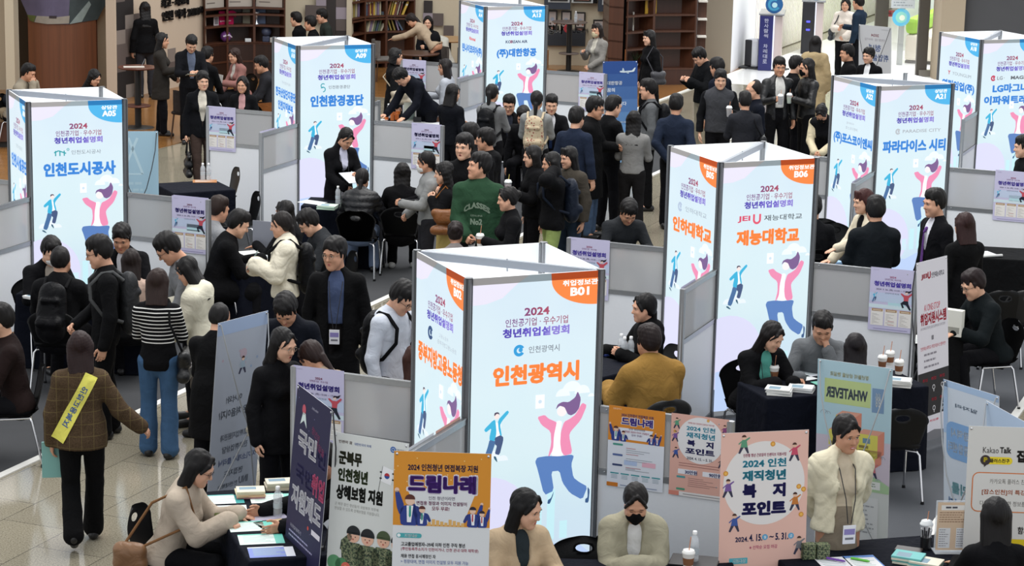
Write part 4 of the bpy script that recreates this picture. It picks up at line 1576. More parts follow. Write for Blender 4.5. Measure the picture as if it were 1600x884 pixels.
def hair_prims(style):
	"""(prims, clips, noise)"""
	P = [ell((0, .027, .060), (.0885, .1035, .101), .02)]
	C = []
	base = style.split('_')[0]
	if base in ('short', 'fringe', 'part', 'bald', 'crew'):
		P += [ell((0, .050, .02), (.079, .068, .085), .03)]
		if base == 'crew':
			P = [ell((0, .024, .056), (.083, .099, .097), .02), ell((0, .050, .02), (.076, .062, .08), .03)]
		if base in ('fringe', 'short', 'part'):
			P += [ell((0, .004, .112), (.078, .086, .054), .03)]
		P += [ell((0, -.150, -.050), (.085, .105, .118), .010, '-'),
			  ell((-.088, -.040, -.060), (.05, .06, .078), .010, '-'), ell((.088, -.040, -.060), (.05, .06, .078), .010, '-'),
			  ell((-.10, .0, -.062), (.035, .05, .06), .010, '-'), ell((.10, .0, -.062), (.035, .05, .06), .010, '-'),
			  ell((0, .06, -.118), (.12, .10, .062), .02, '-')]
		if base == 'fringe':
			for x, x1, z1 in ((-.060, -.060, .058), (-.038, -.030, .060), (-.012, -.002, .056), (.016, .022, .063), (.040, .040, .057), (.060, .061, .060)):
				P += [cap((x * .8, -.055 + abs(x) * .3, .122), (x1, -.090 + abs(x1) * .38, z1), .020, .0075, .010)]
			for sx in (-1, 1):
				P += [cap((sx * .077, -.022, .05), (sx * .080, -.026, .006), .016, .008, .012)]
		if base == 'short':
			for x, x1, z1 in ((-.045, -.062, .085), (-.02, -.030, .100), (.0, .005, .104), (.02, .036, .096), (.04, .062, .075)):
				P += [cap((x * .7, -.045, .132), (x1, -.080 + abs(x1) * .35, z1), .022, .010, .012)]
			for sx in (-1, 1):
				P += [cap((sx * .077, -.016, .05), (sx * .080, -.018, .004), .014, .007, .012)]
		if base == 'part':
			for (x0, x1, y1, z1) in ((-.016, -.050, -.078, .078), (-.010, -.072, -.058, .054), (.0, .026, -.086, .088), (.006, .054, -.074, .070), (.012, .074, -.056, .056)):
				P += [cap((x0, -.058, .130), (x1, y1, z1), .020, .009, .010)]
			for sx in (-1, 1):
				P += [cap((sx * .077, -.016, .05), (sx * .080, -.020, -.002), .014, .008, .012)]
		if base == 'bald':
			P += [ell((0, -.045, .15), (.078, .080, .075), .02, '-')]
	else:
		L = {'long': -.36, 'mid': -.22, 'bob': -.13, 'pony': 0, 'bun': 0, 'low': 0}[base]
		if base in ('long', 'mid', 'bob'):
			P += [cap((0, .045, .04), (0, .080, L), .090, .090, .03, (0, 1, 0), 2.0),
				  cap((-.066, .015, .03), (-.074, .020, max(L, -.24)), .032, .024, .03), cap((.066, .015, .03), (.074, .020, max(L, -.24)), .032, .024, .03),
				  cap((-.058, .042, .03), (-.066, .072, L), .044, .030, .03), cap((.058, .042, .03), (.066, .072, L), .044, .030, .03)]
			C = [(0, .25, -1, -(L + .012))]
		else:
			P += [ell((0, .050, .015), (.077, .066, .088), .03)]
		P += [ell((0, -.150, -.045), (.066, .100, .118), .010, '-')]
		if base in ('pony', 'bun', 'low'):
			P += [ell((-.09, -.035, -.058), (.04, .06, .08), .010, '-'), ell((.09, -.035, -.058), (.04, .06, .08), .010, '-'),
				  ell((0, .04, -.122), (.12, .10, .058), .02, '-')]
		if base == 'pony':
			P += [ell((0, .118, .03), (.03, .028, .03), .012), cap((0, .128, .01), (0, .125, -.24), .034, .018, .012)]
		if base == 'low':
			P += [cap((0, .10, -.03), (0, .105, -.28), .032, .02, .012)]
		if base == 'bun':
			P += [ell((0, .125, .055), (.044, .040, .044), .008)]
		if 'bang' in style:
			for x, x1 in ((-.05, -.054), (-.025, -.028), (.0, .0), (.025, .028), (.05, .054)):
				P += [cap((x * .7, -.055, .128), (x1, -.091 + abs(x1) * .42, .052), .020, .008, .010)]
		else:
			for sx in (-1, 1):
				P += [cap((sx * .006 + .004, -.060, .128), (sx * .050, -.072, .082), .015, .010, .010), cap((sx * .050, -.072, .082), (sx * .074, -.040, .015), .011, .009, .010)]
	return P, C, .0025

HAIR = {}

def hair_mesh(style, col):
	key = (style, col)
	if key not in HAIR:
		P, C, nz = hair_prims(style)
		HAIR[key] = form('hair', P, .0058, hair_mat(col), noise=nz, strand=.0020, clips=C, seed=len(HAIR))
	return HAIR[key]

def hand_prims(pose):
	"""right hand, wrist at the origin, fingers towards -z, palm towards -y, thumb at -x"""
	P = [cap((0, 0, .02), (0, 0, -.02), .025, .024, .012, (0, 1, 0), 1.35),
		 cap((-.018, 0, -.03), (-.024, 0, -.082), .019, .0145, .014, (0, 1, 0), 1.2), cap((0, 0, -.03), (-.003, 0, -.088), .019, .0145, .014, (0, 1, 0), 1.2), cap((.018, 0, -.03), (.021, 0, -.082), .019, .0135, .014, (0, 1, 0), 1.2)]
	curl = {'flat': (.06, .10, .10), 'relax': (.30, .42, .35), 'grip': (.95, 1.15, .75), 'pinch': (.65, .75, .45)}[pose]
	for x, L, d in ((-.029, .072, .92), (-.010, .080, 1.0), (.009, .075, 1.02), (.027, .060, 1.08)):
		p = np.array([x, 0, -.085 + abs(x) * .25]); ang = 0
		for i, (c, f) in enumerate(zip(curl, (.45, .30, .25))):
			ang += c * d
			q = p + L * f * np.array([x * 1.5 * (i == 0), -math.sin(ang), -math.cos(ang)])
			P.append(cap(p, q, .0088 - .0009 * i, .0082 - .0010 * i, .004)); p = q
	t0 = np.array([-.026, -.004, -.030])
	tw = {'flat': 0, 'relax': .3, 'grip': .9, 'pinch': .8}[pose]
	t1 = t0 + np.array([-.024, -.010 - .012 * tw, -.026]); t2 = t1 + np.array([-.010 + .016 * tw, -.008 - .014 * tw, -.026]); t3 = t2 + np.array([.0 + .012 * tw, -.004 - .004 * tw, -.022])
	P += [cap(t0, t1, .0155, .0110, .010), cap(t1, t2, .0105, .0092, .004), cap(t2, t3, .0092, .0075, .004)]
	return P

HANDS = {}

def hand_mesh(pose, mirror):
	key = (pose, mirror)
	if key not in HANDS:
		co, Q = nets(*field(hand_prims(pose), .0042))
		if mirror:
			co = co * np.array([-1, 1, 1]); Q = Q[:, ::-1]
		HANDS[key] = (co, Q)
	return HANDS[key]

# ------------------------------------------------------------------ people
INK = {'white': plain('#efe9e4', .3), 'iris': plain('#1c1411', .2), 'lash': plain('#15100f', .6), 'brow': plain('#1d1614', .8), 'lip': plain('#b25d57', .45), 'lipred': plain('#a8323c', .4), 'teeth': plain('#f0ece6', .3), 'mouth': plain('#3a1414', .6)}
SHOEB = plain('#141314', .4, bump=.1)
SHOEW = plain('#d9d7d2', .55, bump=.1)

def join(parts):
	co, Q, mi, n = [], [], [], 0
	for c, q, m in parts:
		co.append(np.asarray(c)); Q.append(np.asarray(q) + n); mi.append(np.full(len(q), m)); n += len(c)
	return np.concatenate(co), np.concatenate(Q), np.concatenate(mi)

_bo = [bpy.data.objects.new('u%d' % i, bpy.data.meshes.new('u%d' % i)) for i in range(2)]
_blank = [o.data for o in _bo]
for _o in _bo:
	TMP.collection.objects.link(_o)
_bm = _bo[0].modifiers.new('u', 'BOOLEAN')
_bm.operation = 'UNION'; _bm.solver = 'MANIFOLD'; _bm.object = _bo[1]

def union(ma, mb):
	"""one closed surface out of two"""
	_bo[0].data, _bo[1].data = ma, mb
	vl = TMP.view_layers[0]
	vl.update()
	dg = vl.depsgraph
	me = bpy.data.meshes.new_from_object(_bo[0].evaluated_get(dg))
	_bo[0].data, _bo[1].data = _blank
	return me

def tf(M, co):
	A = np.array(M.to_3x3(), dtype=np.float32); t = np.array(M.translation, dtype=np.float32)
	return co @ A.T + t

PRESET = {   # wrist from the shoulder: outwards, forwards, up; hand pose; palm
	'down': ((.075, .04, -.52), 'relax'), 'swing': ((.09, .20, -.46), 'relax'), 'swingback': ((.09, -.20, -.46), 'relax'),
	'front': ((-.08, .33, -.24), 'grip'), 'low': ((-.10, .26, -.40), 'grip'), 'phone': ((-.06, .30, -.16), 'grip'),
	'cup': ((-.02, .30, -.20), 'grip'), 'mouth': ((-.12, .20, .06), 'grip'), 'ear': ((-.02, .06, .17), 'grip'),
	'back': ((-.11, -.17, -.43), 'relax'), 'table': ((-.02, .36, -.20), 'flat'), 'write': ((-.12, .34, -.20), 'pinch'),
	'pocket': ((.10, .06, -.46), 'relax'), 'bag': ((.06, .12, -.48), 'grip'), 'reach': ((.02, .50, -.22), 'flat'), 'cross': ((-.22, .26, -.25), 'relax'),
	'neck': ((-.10, .17, .02), 'relax'), 'lap': ((-.07, .30, -.42), 'relax'), 'point': ((.16, .36, -.20), 'relax'), 'strap': ((-.03, .17, -.06), 'grip'), 'lean': ((.03, .30, -.42), 'flat'),
}
NP = [0]
SKINS = ['#c9987c', '#d2a287', '#c08f73', '#d8ab90']

def person(label, pos, face=270, H=1.72, fem=False, pose='stand', lean=0, hyaw=0, hpitch=8, arms=('down', 'down'),
		   hair='fringe', hcol='#100d0d', top='#17171a', tkind='plain', fit=.02, hem=-.06, bottom='#15151a', bkind='plain', coat=None,
		   skirt=None, inner=None, vee=False, tie=None, collar=None, hood=False, glasses=False, mask=None, mouth='closed', eyes='open',
		   shoes='b', h=None, group=None, sleeve=1.0, lanyard=False, skin=None, wide=1.0, quilt=0, lips=None, seat=.46, vest=None, band=None, legs=True, tilt=0, wide_open=False):
	"""face = compass direction the body faces, 0 right of the picture, 90 away, 180 left, 270 towards the camera"""
	NP[0] += 1
	sd = NP[0]
	S = H / 1.72
	if h is None:
		h = .0125 if pos[1] < 24 else .0155
	skin = skin or SKINS[sd % 4]
	ws = (.92 if fem else 1.0) * wide
	# --- skeleton in the person's own axes
	pz = {'sit': seat + .10 * S}.get(pose, .93 * S)
	pel = Vector((0, 0, pz))
	RL = Matrix.Rotation(R(lean), 3, 'X') @ Matrix.Rotation(R(tilt), 3, 'Y')
	up = lambda x, y, z: pel + RL @ Vector((x * S, y * S, z * S))
	waist, chest, nb = up(0, .0, .18), up(0, .005, .36), up(0, .02, .50)
	fwd = RL @ Vector((0, 1, 0))
	sh = {sx: up(sx * .172 * ws, .015, .445) for sx in (-1, 1)}
	Mh = head_matrix(H, fem, pose, lean, tilt, hyaw, hpitch, seat)
	joints = {}
	for sx, spec in zip((-1, 1), arms):      # -1 is the person's right side
		hp = None
		if isinstance(spec, str):
			(o, f, u), hp = PRESET[spec]
		else:
			(o, f, u), hp = spec
		tgt = sh[sx] + Vector((sx * o, -f, u)) * S
		if pose == 'sit' and (spec in ('table', 'write') or not isinstance(spec, str)):
			tgt.z = .785
		la, lb = .285 * S, .25 * S
		d = tgt - sh[sx]
		L = d.length
		if L > (la + lb) * .985:
			tgt = sh[sx] + d * ((la + lb) * .985 / L); d = tgt - sh[sx]; L = d.length
		a = (la * la - lb * lb + L * L) / (2 * L)
		hh = math.sqrt(max(0, la * la - a * a))
		pole = Vector((sx * .55, .55, -.75)) if spec in ('down', 'swing', 'swingback', 'back', 'pocket', 'bag', 'reach', 'lean', 'table', 'write') else Vector((sx * .42, .08, -1))
		dn = d.normalized()
		pole = (pole - dn * pole.dot(dn)).normalized()
		joints[sx] = (sh[sx] + dn * a + pole * hh, tgt, hp, spec)
	hipx = .088 * S * (1.04 if fem else 1.0)
	legj = {}
	for sx in (-1, 1):
		hp_ = pel + Vector((sx * hipx, 0, -.03 * S))
		if pose == 'sit':
			kn = hp_ + Vector((sx * .035, -.41 * S, .01)); an = Vector((kn.x * 1.05, kn.y + .03 + .05 * (sx > 0), .085 * S)); toe = Vector((0, -1, 0))
		elif pose == 'walk':
			if sx < 0:
				kn = hp_ + Vector((0, -.13 * S, -.40 * S)); an = Vector((sx * .07, -.20 * S, .09 * S)); toe = Vector((0, -1, .12))
			else:
				kn = hp_ + Vector((0, -.02 * S, -.41 * S)); an = Vector((sx * .07, .22 * S, .16 * S)); toe = Vector((0, -1, -.55))
		else:
			st = .02 * ((sd * 7) % 5 - 2)
			an = Vector((sx * .105 * S, sx * st, .085 * S)); kn = (hp_ + an) / 2 + Vector((0, -.02, .02)); toe = Vector((sx * .2, -1, 0))
		legj[sx] = (hp_, kn, an, toe.normalized())
	fw = tuple(fwd)

	def torso(o, sc=1.42, lowz=None):
		hipr = (.158 if fem else .155) * wide
		T = [cap(pel + Vector((0, .0, -.02)), waist, hipr * S + o, (.118 if fem else .138) * S * wide + o, .04, fw, sc),
			 cap(waist, chest, (.118 if fem else .138) * S * wide + o, .150 * S * ws + o, .04, fw, sc),
			 cap(chest, up(0, .012, .42), .150 * S * ws + o, .128 * S * ws + o, .04, fw, sc),
			 cap(sh[-1] + Vector((.02 * S, 0, -.01)), sh[1] + Vector((-.02 * S, 0, -.01)), .060 * S + o * .8, .060 * S + o * .8, .05),
			 cap(up(0, .016, .43), nb + Vector((0, 0, .03)), .085 * S + o * .5, .055 * S + o * .4, .05)]
		if fem:
			T += [ell(tuple(up(-.062, -.085, .315)), (.058 * S + o * .5,) * 3, .05), ell(tuple(up(.062, -.085, .315)), (.058 * S + o * .5,) * 3, .05)]
		if pose == 'sit' or lean > 40:
			T += [cap(legj[-1][0] + Vector((0, .03, 0)), legj[1][0] + Vector((0, .03, 0)), .105 * S + o * .6, .105 * S + o * .6, .05)]
		return T

	def limb_arm(o, l=1.0, flare=0.0):
		A = []
		for sx in (-1, 1):
			e, w, _, _ = joints[sx]
			A += [cap(sh[sx], e, .052 * S * (.9 if fem else 1) + o, .040 * S + o + flare * .3, .03)]
			if l > .55:
				A += [cap(e, e.lerp(w, min(1, (l - .5) * 2)), .041 * S + o + flare * .3, .029 * S + o + flare, .02)]
		return A

	def limb_leg(o, flare=0.0, full=True):
		A = []
		for sx in (-1, 1):
			hp_, kn, an, toe = legj[sx]
			A += [cap(hp_, kn, .084 * S + o, .056 * S + o, .03)]
			if full:
				A += [cap(kn, an, .055 * S + o, .038 * S + o + flare, .02), cap(kn.lerp(an, .12) + Vector((0, .012, 0)), kn.lerp(an, .5), .045 * S + o, .04 * S + o + flare * .5, .03)]
		return A
	# --- the body: torso, arms, legs, feet as one form, then head and hands grown onto it
	body = torso(-.028) + limb_arm(-.004) + limb_leg(-.010) + [cap(nb, Mh @ Vector((0, .03, -.10)), .05 * S, .048 * S, .03)]
	for sx in (-1, 1):
		hp_, kn, an, toe = legj[sx]
		body += [cap(an + Vector((0, .015, -.02)), an + toe * .13 * S + Vector((0, 0, -.05)), .034 * S, .022 * S, .03)]
	bco, bQ = nets(*field(body, .016))
	mskin = skin_mat(skin)
	hc, hq = head_mesh(fem)
	ext = [(tf(Mh, hc), hq, 0)]
	hand_M = {}
	for sx in (-1, 1):
		e, w, hpz, spec = joints[sx]
		dz = (e - w).normalized()
		name = spec if isinstance(spec, str) else ''
		if name in ('table', 'write', 'reach', 'lean'):
			dz = Vector((-.25 * sx if name != 'reach' else 0, .93, .26)).normalized()
			yb = Vector((0, 0, 1))
		elif name in ('front', 'low', 'phone', 'cup', 'mouth', 'cross', 'lap', 'ear', 'neck', 'strap'):
			yb = Vector((sx * .8, -.5, .25)) if name != 'lap' else Vector((0, 0, 1))
		elif name == 'back':
			yb = Vector((0, 0, 1))
		else:
			yb = Vector((sx, .25, 0))
		yb = (yb - dz * yb.dot(dz)).normalized()
		xb = yb.cross(dz)
		M = Matrix(((xb.x, yb.x, dz.x, w.x), (xb.y, yb.y, dz.y, w.y), (xb.z, yb.z, dz.z, w.z), (0, 0, 0, 1))) @ Matrix.Scale(S * (.93 if fem else 1.0), 4)
		hand_M[sx] = M
		co, q = hand_mesh(hpz, sx > 0)
		ext.append((tf(M, co), q, 0))
	eco, eQ, emi = join(ext)
	m1, m2 = raw_mesh('a', bco, bQ), raw_mesh('b', eco, eQ)
	me = union(m1, m2)
	if len(me.vertices) < len(eco) * .5:
		bpy.data.meshes.remove(me)
		jc, jq, jm = join([(bco, bQ, 0), (eco, eQ, 0)])
		me = raw_mesh('body', jc, jq)
	bpy.data.meshes.remove(m1); bpy.data.meshes.remove(m2)
	# eyes, brows, lips joined in
	me.materials.clear()
	bm = bmesh.new(); bm.from_mesh(me)
	for f in bm.faces:
		f.material_index = 0; f.smooth = True
	keys = ['skin']
	for key, vs, fs in face_details(fem, mouth, eyes):
		if key == 'lip' and lips:
			key = lips
		if key not in keys:
			keys.append(key)
		vv = [bm.verts.new(Mh @ Vector(v)) for v in vs]
		for f in fs:
			try:
				q = bm.faces.new([vv[i] for i in f]); q.material_index = keys.index(key); q.smooth = True
			except ValueError:
				pass
	for k in keys:
		me.materials.append(mskin if k == 'skin' else INK[k])
	bm.to_mesh(me); bm.free()
	root = bpy.data.objects.new('person', me)
	COL.objects.link(root)
	root.location = pos; root.rotation_euler.z = R(face + 90)
	tag(root, label, 'person', group)
	me.name = 'person'

	def part(name, mesh, loc=None, M=None):
		o = bpy.data.objects.new(name, mesh); COL.objects.link(o); o.parent = root
		if M is not None:
			o.matrix_local = M
		return o
	part('hair', hair_mesh(hair, hcol), M=Mh)
	# --- trousers or skirt
	if skirt:
		if pose == 'sit':
			P = [cap(legj[-1][0], legj[-1][1], .10 * S, .09 * S, .06), cap(legj[1][0], legj[1][1], .10 * S, .09 * S, .06), cap(legj[-1][0].lerp(legj[1][0], .5), legj[-1][1].lerp(legj[1][1], .5), .10 * S, .08 * S, .05)]
		else:
			P = [cap(pel + Vector((0, 0, .10)), pel + Vector((0, 0, -.42 * S)), .142 * S, .175 * S, .04, (0, 1, 0), 1.3)]
		part('skirt', form('skirt', P, h, cloth(bottom, bkind), noise=.004, seed=sd, clips=[(0, 0, -1, -(pz - .47 * S))] if pose != 'sit' else []))
	elif legs:
		fl = .03 if bkind == 'wide' else .012
		P = limb_leg(.012, fl) + [cap(pel + Vector((0, 0, -.01)), pel + RL @ Vector((0, 0, .13 * S)), .149 * S * wide, .126 * S * wide, .04, fw, 1.38)]
		if pose == 'sit' or lean > 40:
			P += [cap(legj[-1][0] + Vector((0, .03, 0)), legj[1][0] + Vector((0, .03, 0)), .11 * S, .11 * S, .05)]
		part('trousers', form('trousers', P, h, cloth(bottom, 'plain' if bkind == 'wide' else bkind), noise=.0035, seed=sd))
	# --- garment on the upper body
	vdir = RL @ Vector((0, -1, 0))
	cut = []
	if vee:
		a_, b_ = up(0, -.10, .53), up(0, -.135, .15 if vee is True else vee)
		cut = [cap(a_, b_, .072 * S, (.062 if wide_open else .014) * S, .006, op='-')]
	P = torso(fit) + limb_arm(fit * .75, sleeve, .006 + fit * .2)
	clips = []
	if coat:         # skirts of a long coat, coat = length below the hip
		if pose == 'sit':
			P += [cap(legj[s][0], legj[s][0].lerp(legj[s][1], .85), .10 * S + fit, .085 * S + fit, .05) for s in (-1, 1)]
		else:
			P += [cap(pel + Vector((0, 0, .05)), pel + Vector((0, .01, -coat * S)), .155 * S + fit, .168 * S + fit + coat * .05, .05, (0, 1, 0), 1.3)]
			clips = [(0, 0, -1, -(pz - coat * S))]
	else:
		n_ = RL @ Vector((0, 0, -1))
		q_ = up(0, 0, hem)
		clips = [(n_.x, n_.y, n_.z, n_.dot(q_))]
	if hood:
		P += [cap(up(-.07, .085, .49), up(.07, .085, .49), .05 * S, .05 * S, .04), cap(up(0, .11, .47), up(0, .12, .36), .065 * S, .05 * S, .05, fw, 1.3),
			  cap(up(-.08, .04, .50), up(-.05, -.055, .46), .036 * S, .03 * S, .03), cap(up(.08, .04, .50), up(.05, -.055, .46), .036 * S, .03 * S, .03)]
	elif collar:
		for s in (-1, 1):
			P += [cap(up(s * .02, .062, .53), up(s * .066, .02, .525), .024 * S, .022 * S, .02), cap(up(s * .066, .02, .525), up(s * .045, -.07, .465), .022 * S, .017 * S, .02)]
	elif not vee:
		for s in (-1, 1):
			P += [cap(up(0, .062, .512), up(s * .064, .01, .505), .019 * S, .018 * S, .02), cap(up(s * .064, .01, .505), up(0, -.058, .472), .018 * S, .016 * S, .02)]
	me_t = form('jacket', P + cut, h, cloth(top, tkind, {'stripe': '#e4e2de', 'plaid': '#67593a'}.get(tkind)), noise=.0045 + .2 * max(0, fit - .03), seed=sd, clips=clips)
	if quilt:
		co = np.empty(len(me_t.vertices) * 3, np.float32); no = np.empty(len(me_t.vertices) * 3, np.float32)
		me_t.vertices.foreach_get('co', co); me_t.vertices.foreach_get('normal', no)
		co, no = co.reshape(-1, 3), no.reshape(-1, 3)
		if quilt == 2:
			g = np.abs(np.sin(co[:, 2] * 34 + 2.2 * np.sin(co[:, 0] * 30))) ** .5
		else:
			g = np.abs(np.sin(co[:, 2] * 42)) ** .5
		co = co + no * ((g - .6) * (.009 if quilt == 2 else .014))[:, None]
		me_t.vertices.foreach_set('co', co.ravel()); me_t.update()
	gname = 'coat' if coat else ('jacket' if (vee or collar or quilt) else ('hoodie' if hood else 'sweater'))
	part(gname, me_t)
	if vest:
		part('vest', form('vest', torso(fit + .012), h, cloth(vest), noise=.003, seed=sd, clips=[clips[0]] if clips else []))
	if inner:
		P = torso(.006) + [cap(up(s * .0, .055, .515), up(s * .058, .01, .515), .016 * S, .016 * S, .02) for s in (-1, 1)] + [cap(up(s * .058, .01, .515), up(s * .02, -.066, .462), .016 * S, .013 * S, .015) for s in (-1, 1)]
		n_ = RL @ Vector((0, 0, -1))
		part('shirt', form('shirt', P, h, cloth(inner), noise=.002, seed=sd, clips=[(n_.x, n_.y, n_.z, n_.dot(up(0, 0, .10 if hem > -.2 else .0)))]))
	if tie:
		P = [cap(up(0, -.098, .44), up(0, -.125, .405), .018 * S, .012 * S, .006), cap(up(0, -.127, .40), up(0, -.135, .10), .014 * S, .026 * S, .006, tuple(vdir), 3.0)]
		part('tie', form('tie', P, .006, cloth(tie)))
	if band:         # broad sash over one shoulder
		pass
	# --- shoes
	if shoes:
		for sx in (-1, 1):
			hp_, kn, an, toe = legj[sx]
			base = Vector((an.x, an.y, an.z - .085 * S)) if pose != 'walk' or sx < 0 else Vector((an.x, an.y, an.z - .075 * S))
			side = Vector((-toe.y, toe.x, 0)).normalized()
			P = [cap(base - toe * .05 * S + Vector((0, 0, .038)), base + toe * .15 * S + Vector((0, 0, .033)), .040 * S, .036 * S, .02), cap(base - toe * .03 * S + Vector((0, 0, .05)), base + Vector((0, 0, .085)), .042 * S, .04 * S, .02)]
			part('shoe', form('shoe', P, .010, SHOEW if shoes == 'w' else SHOEB, clips=[(0, 0, -1, -.002)] if pose != 'walk' else []))
	# --- glasses, mask, lanyard
	if glasses:
		m = MB()
		for s in (-1, 1):
			m.tube([(s * .033 + .021 * math.cos(t), -.1035 + .004 * abs(math.cos(t)), .017 + .018 * math.sin(t)) for t in [2 * PI * k / 14 for k in range(15)]], .0017, 5, False)
			m.tube([(s * .054, -.099, .022), (s * .076, -.05, .024), (s * .083, .005, .024)], .0016, 5)
		m.tube([(-.012, -.104, .021), (0, -.107, .024), (.012, -.104, .021)], .0016, 5)
		part('glasses', m.mesh('glasses', plain('#2a2422' if glasses is True else glasses, .3)), M=Mh)
	if mask:
		P = [ell((0, -.044, -.042), (.070, .066, .064), .02), cap((0, -.094, -.006), (0, -.086, -.078), .026, .022, .02), cap((-.05, -.04, -.015), (-.080, .0, .004), .014, .004, .02), cap((.05, -.04, -.015), (.080, .0, .004), .014, .004, .02)]
		part('face_mask', form('face_mask', P, .006, cloth(mask), clips=[(0, .35, 1, -.026)]), M=Mh)
	if lanyard:
		m = MB()
		d = .165 if fem else .155
		c_ = up(0, -d - fit, .06)
		for s in (-1, 1):
			m.tube([tuple(up(s * .055, .03, .525)), tuple(up(s * .058, -.075 - fit, .45)), tuple(up(s * .035, -d * .98 - fit, .26)), tuple(c_ + Vector((s * .012, 0, .02)))], .0035, 5)
		part('lanyard', m.mesh('lanyard', plain('#1b1b22', .6)))
		m = MB()
		m.T = Matrix.Translation(c_) @ RL.to_4x4()
		m.box(-.045, -.006, -.12, .045, 0, .01, .002);
		m.mi = 1; m.box(-.038, -.0072, -.055, .038, -.0062, -.015); m.mi = 2; m.box(-.03, -.0076, -.09, .03, -.0062, -.075)
		part('name_badge', m.mesh('name_badge', [plain('#e4e4ea', .4), plain('#8a80b8', .4), plain('#70707a', .4)]))
	W = root.matrix_basis.copy()
	info = dict(root=root, upl=up, top=me_t, joints=joints, shl=sh, handl={s: hand_M[s] @ Vector((0, -.035, -.075)) for s in (-1, 1)}, up=lambda x, y, z: W @ up(x, y, z), hand={s: W @ (hand_M[s] @ Vector((0, -.035, -.075))) for s in (-1, 1)}, handM={s: W @ hand_M[s] for s in (-1, 1)}, head=W @ Mh, S=S, W=W, RL=RL, rz=R(face + 90), fit=fit)
	return info

def head_matrix(H, fem, pose, lean, tilt, hyaw, hpitch, seat):
	S = H / 1.72
	pel = Vector((0, 0, seat + .10 * S if pose == 'sit' else .93 * S))
	RL = Matrix.Rotation(R(lean), 3, 'X') @ Matrix.Rotation(R(tilt), 3, 'Y')
	nb = pel + RL @ Vector((0, .02 * S, .50 * S))
	return Matrix.Translation(nb + RL @ Vector((0, -.012 * S, .055 * S))) @ Matrix.Rotation(R(hyaw), 4, 'Z') @ Matrix.Rotation(R(hpitch), 4, 'X') @ Matrix.Translation((0, -.022 * S, .118 * S)) @ Matrix.Scale(S * (.98 if fem else 1.0), 4)

def at_head(u, v, face, M):
	"""ground point under a person whose crown the photograph shows at u, v"""
	S = M.to_scale().x
	c = M @ Vector((0, .026, .060)) + Vector((0, .02 * S, .103 * S))
	p = at(u, v, c.z)
	o = Matrix.Rotation(R(face + 90), 3, 'Z') @ Vector((c.x, c.y - .02 * S, 0))
	return Vector((p.x - o.x, p.y - o.y, 0))

def pp(u, v, face, label, **kw):
	H = kw.get('H', 1.62 if kw.get('fem') else 1.74)
	kw['H'] = H
	if kw.get('pose') == 'sit':
		kw.setdefault('lean', 20 if kw.get('hpitch', 8) >= 20 else 10)
		kw.setdefault('seat', .43)
	pos = at_head(u, v, face, head_matrix(H, kw.get('fem', False), kw.get('pose', 'stand'), kw.get('lean', 0), kw.get('tilt', 0), kw.get('hyaw', 0), kw.get('hpitch', 8), kw.get('seat', .46)))
	dx = kw.pop('shift', None)
	if dx:
		pos = pos + Vector(dx)
	i = person(label, pos, face, **kw)
	if kw.get('pose') == 'sit' and kw.get('seat') in (.43, .42):
		f = Vector((math.cos(R(face)), math.sin(R(face)), 0))
		i['chair'] = (pos + f * .04, face)
	return i

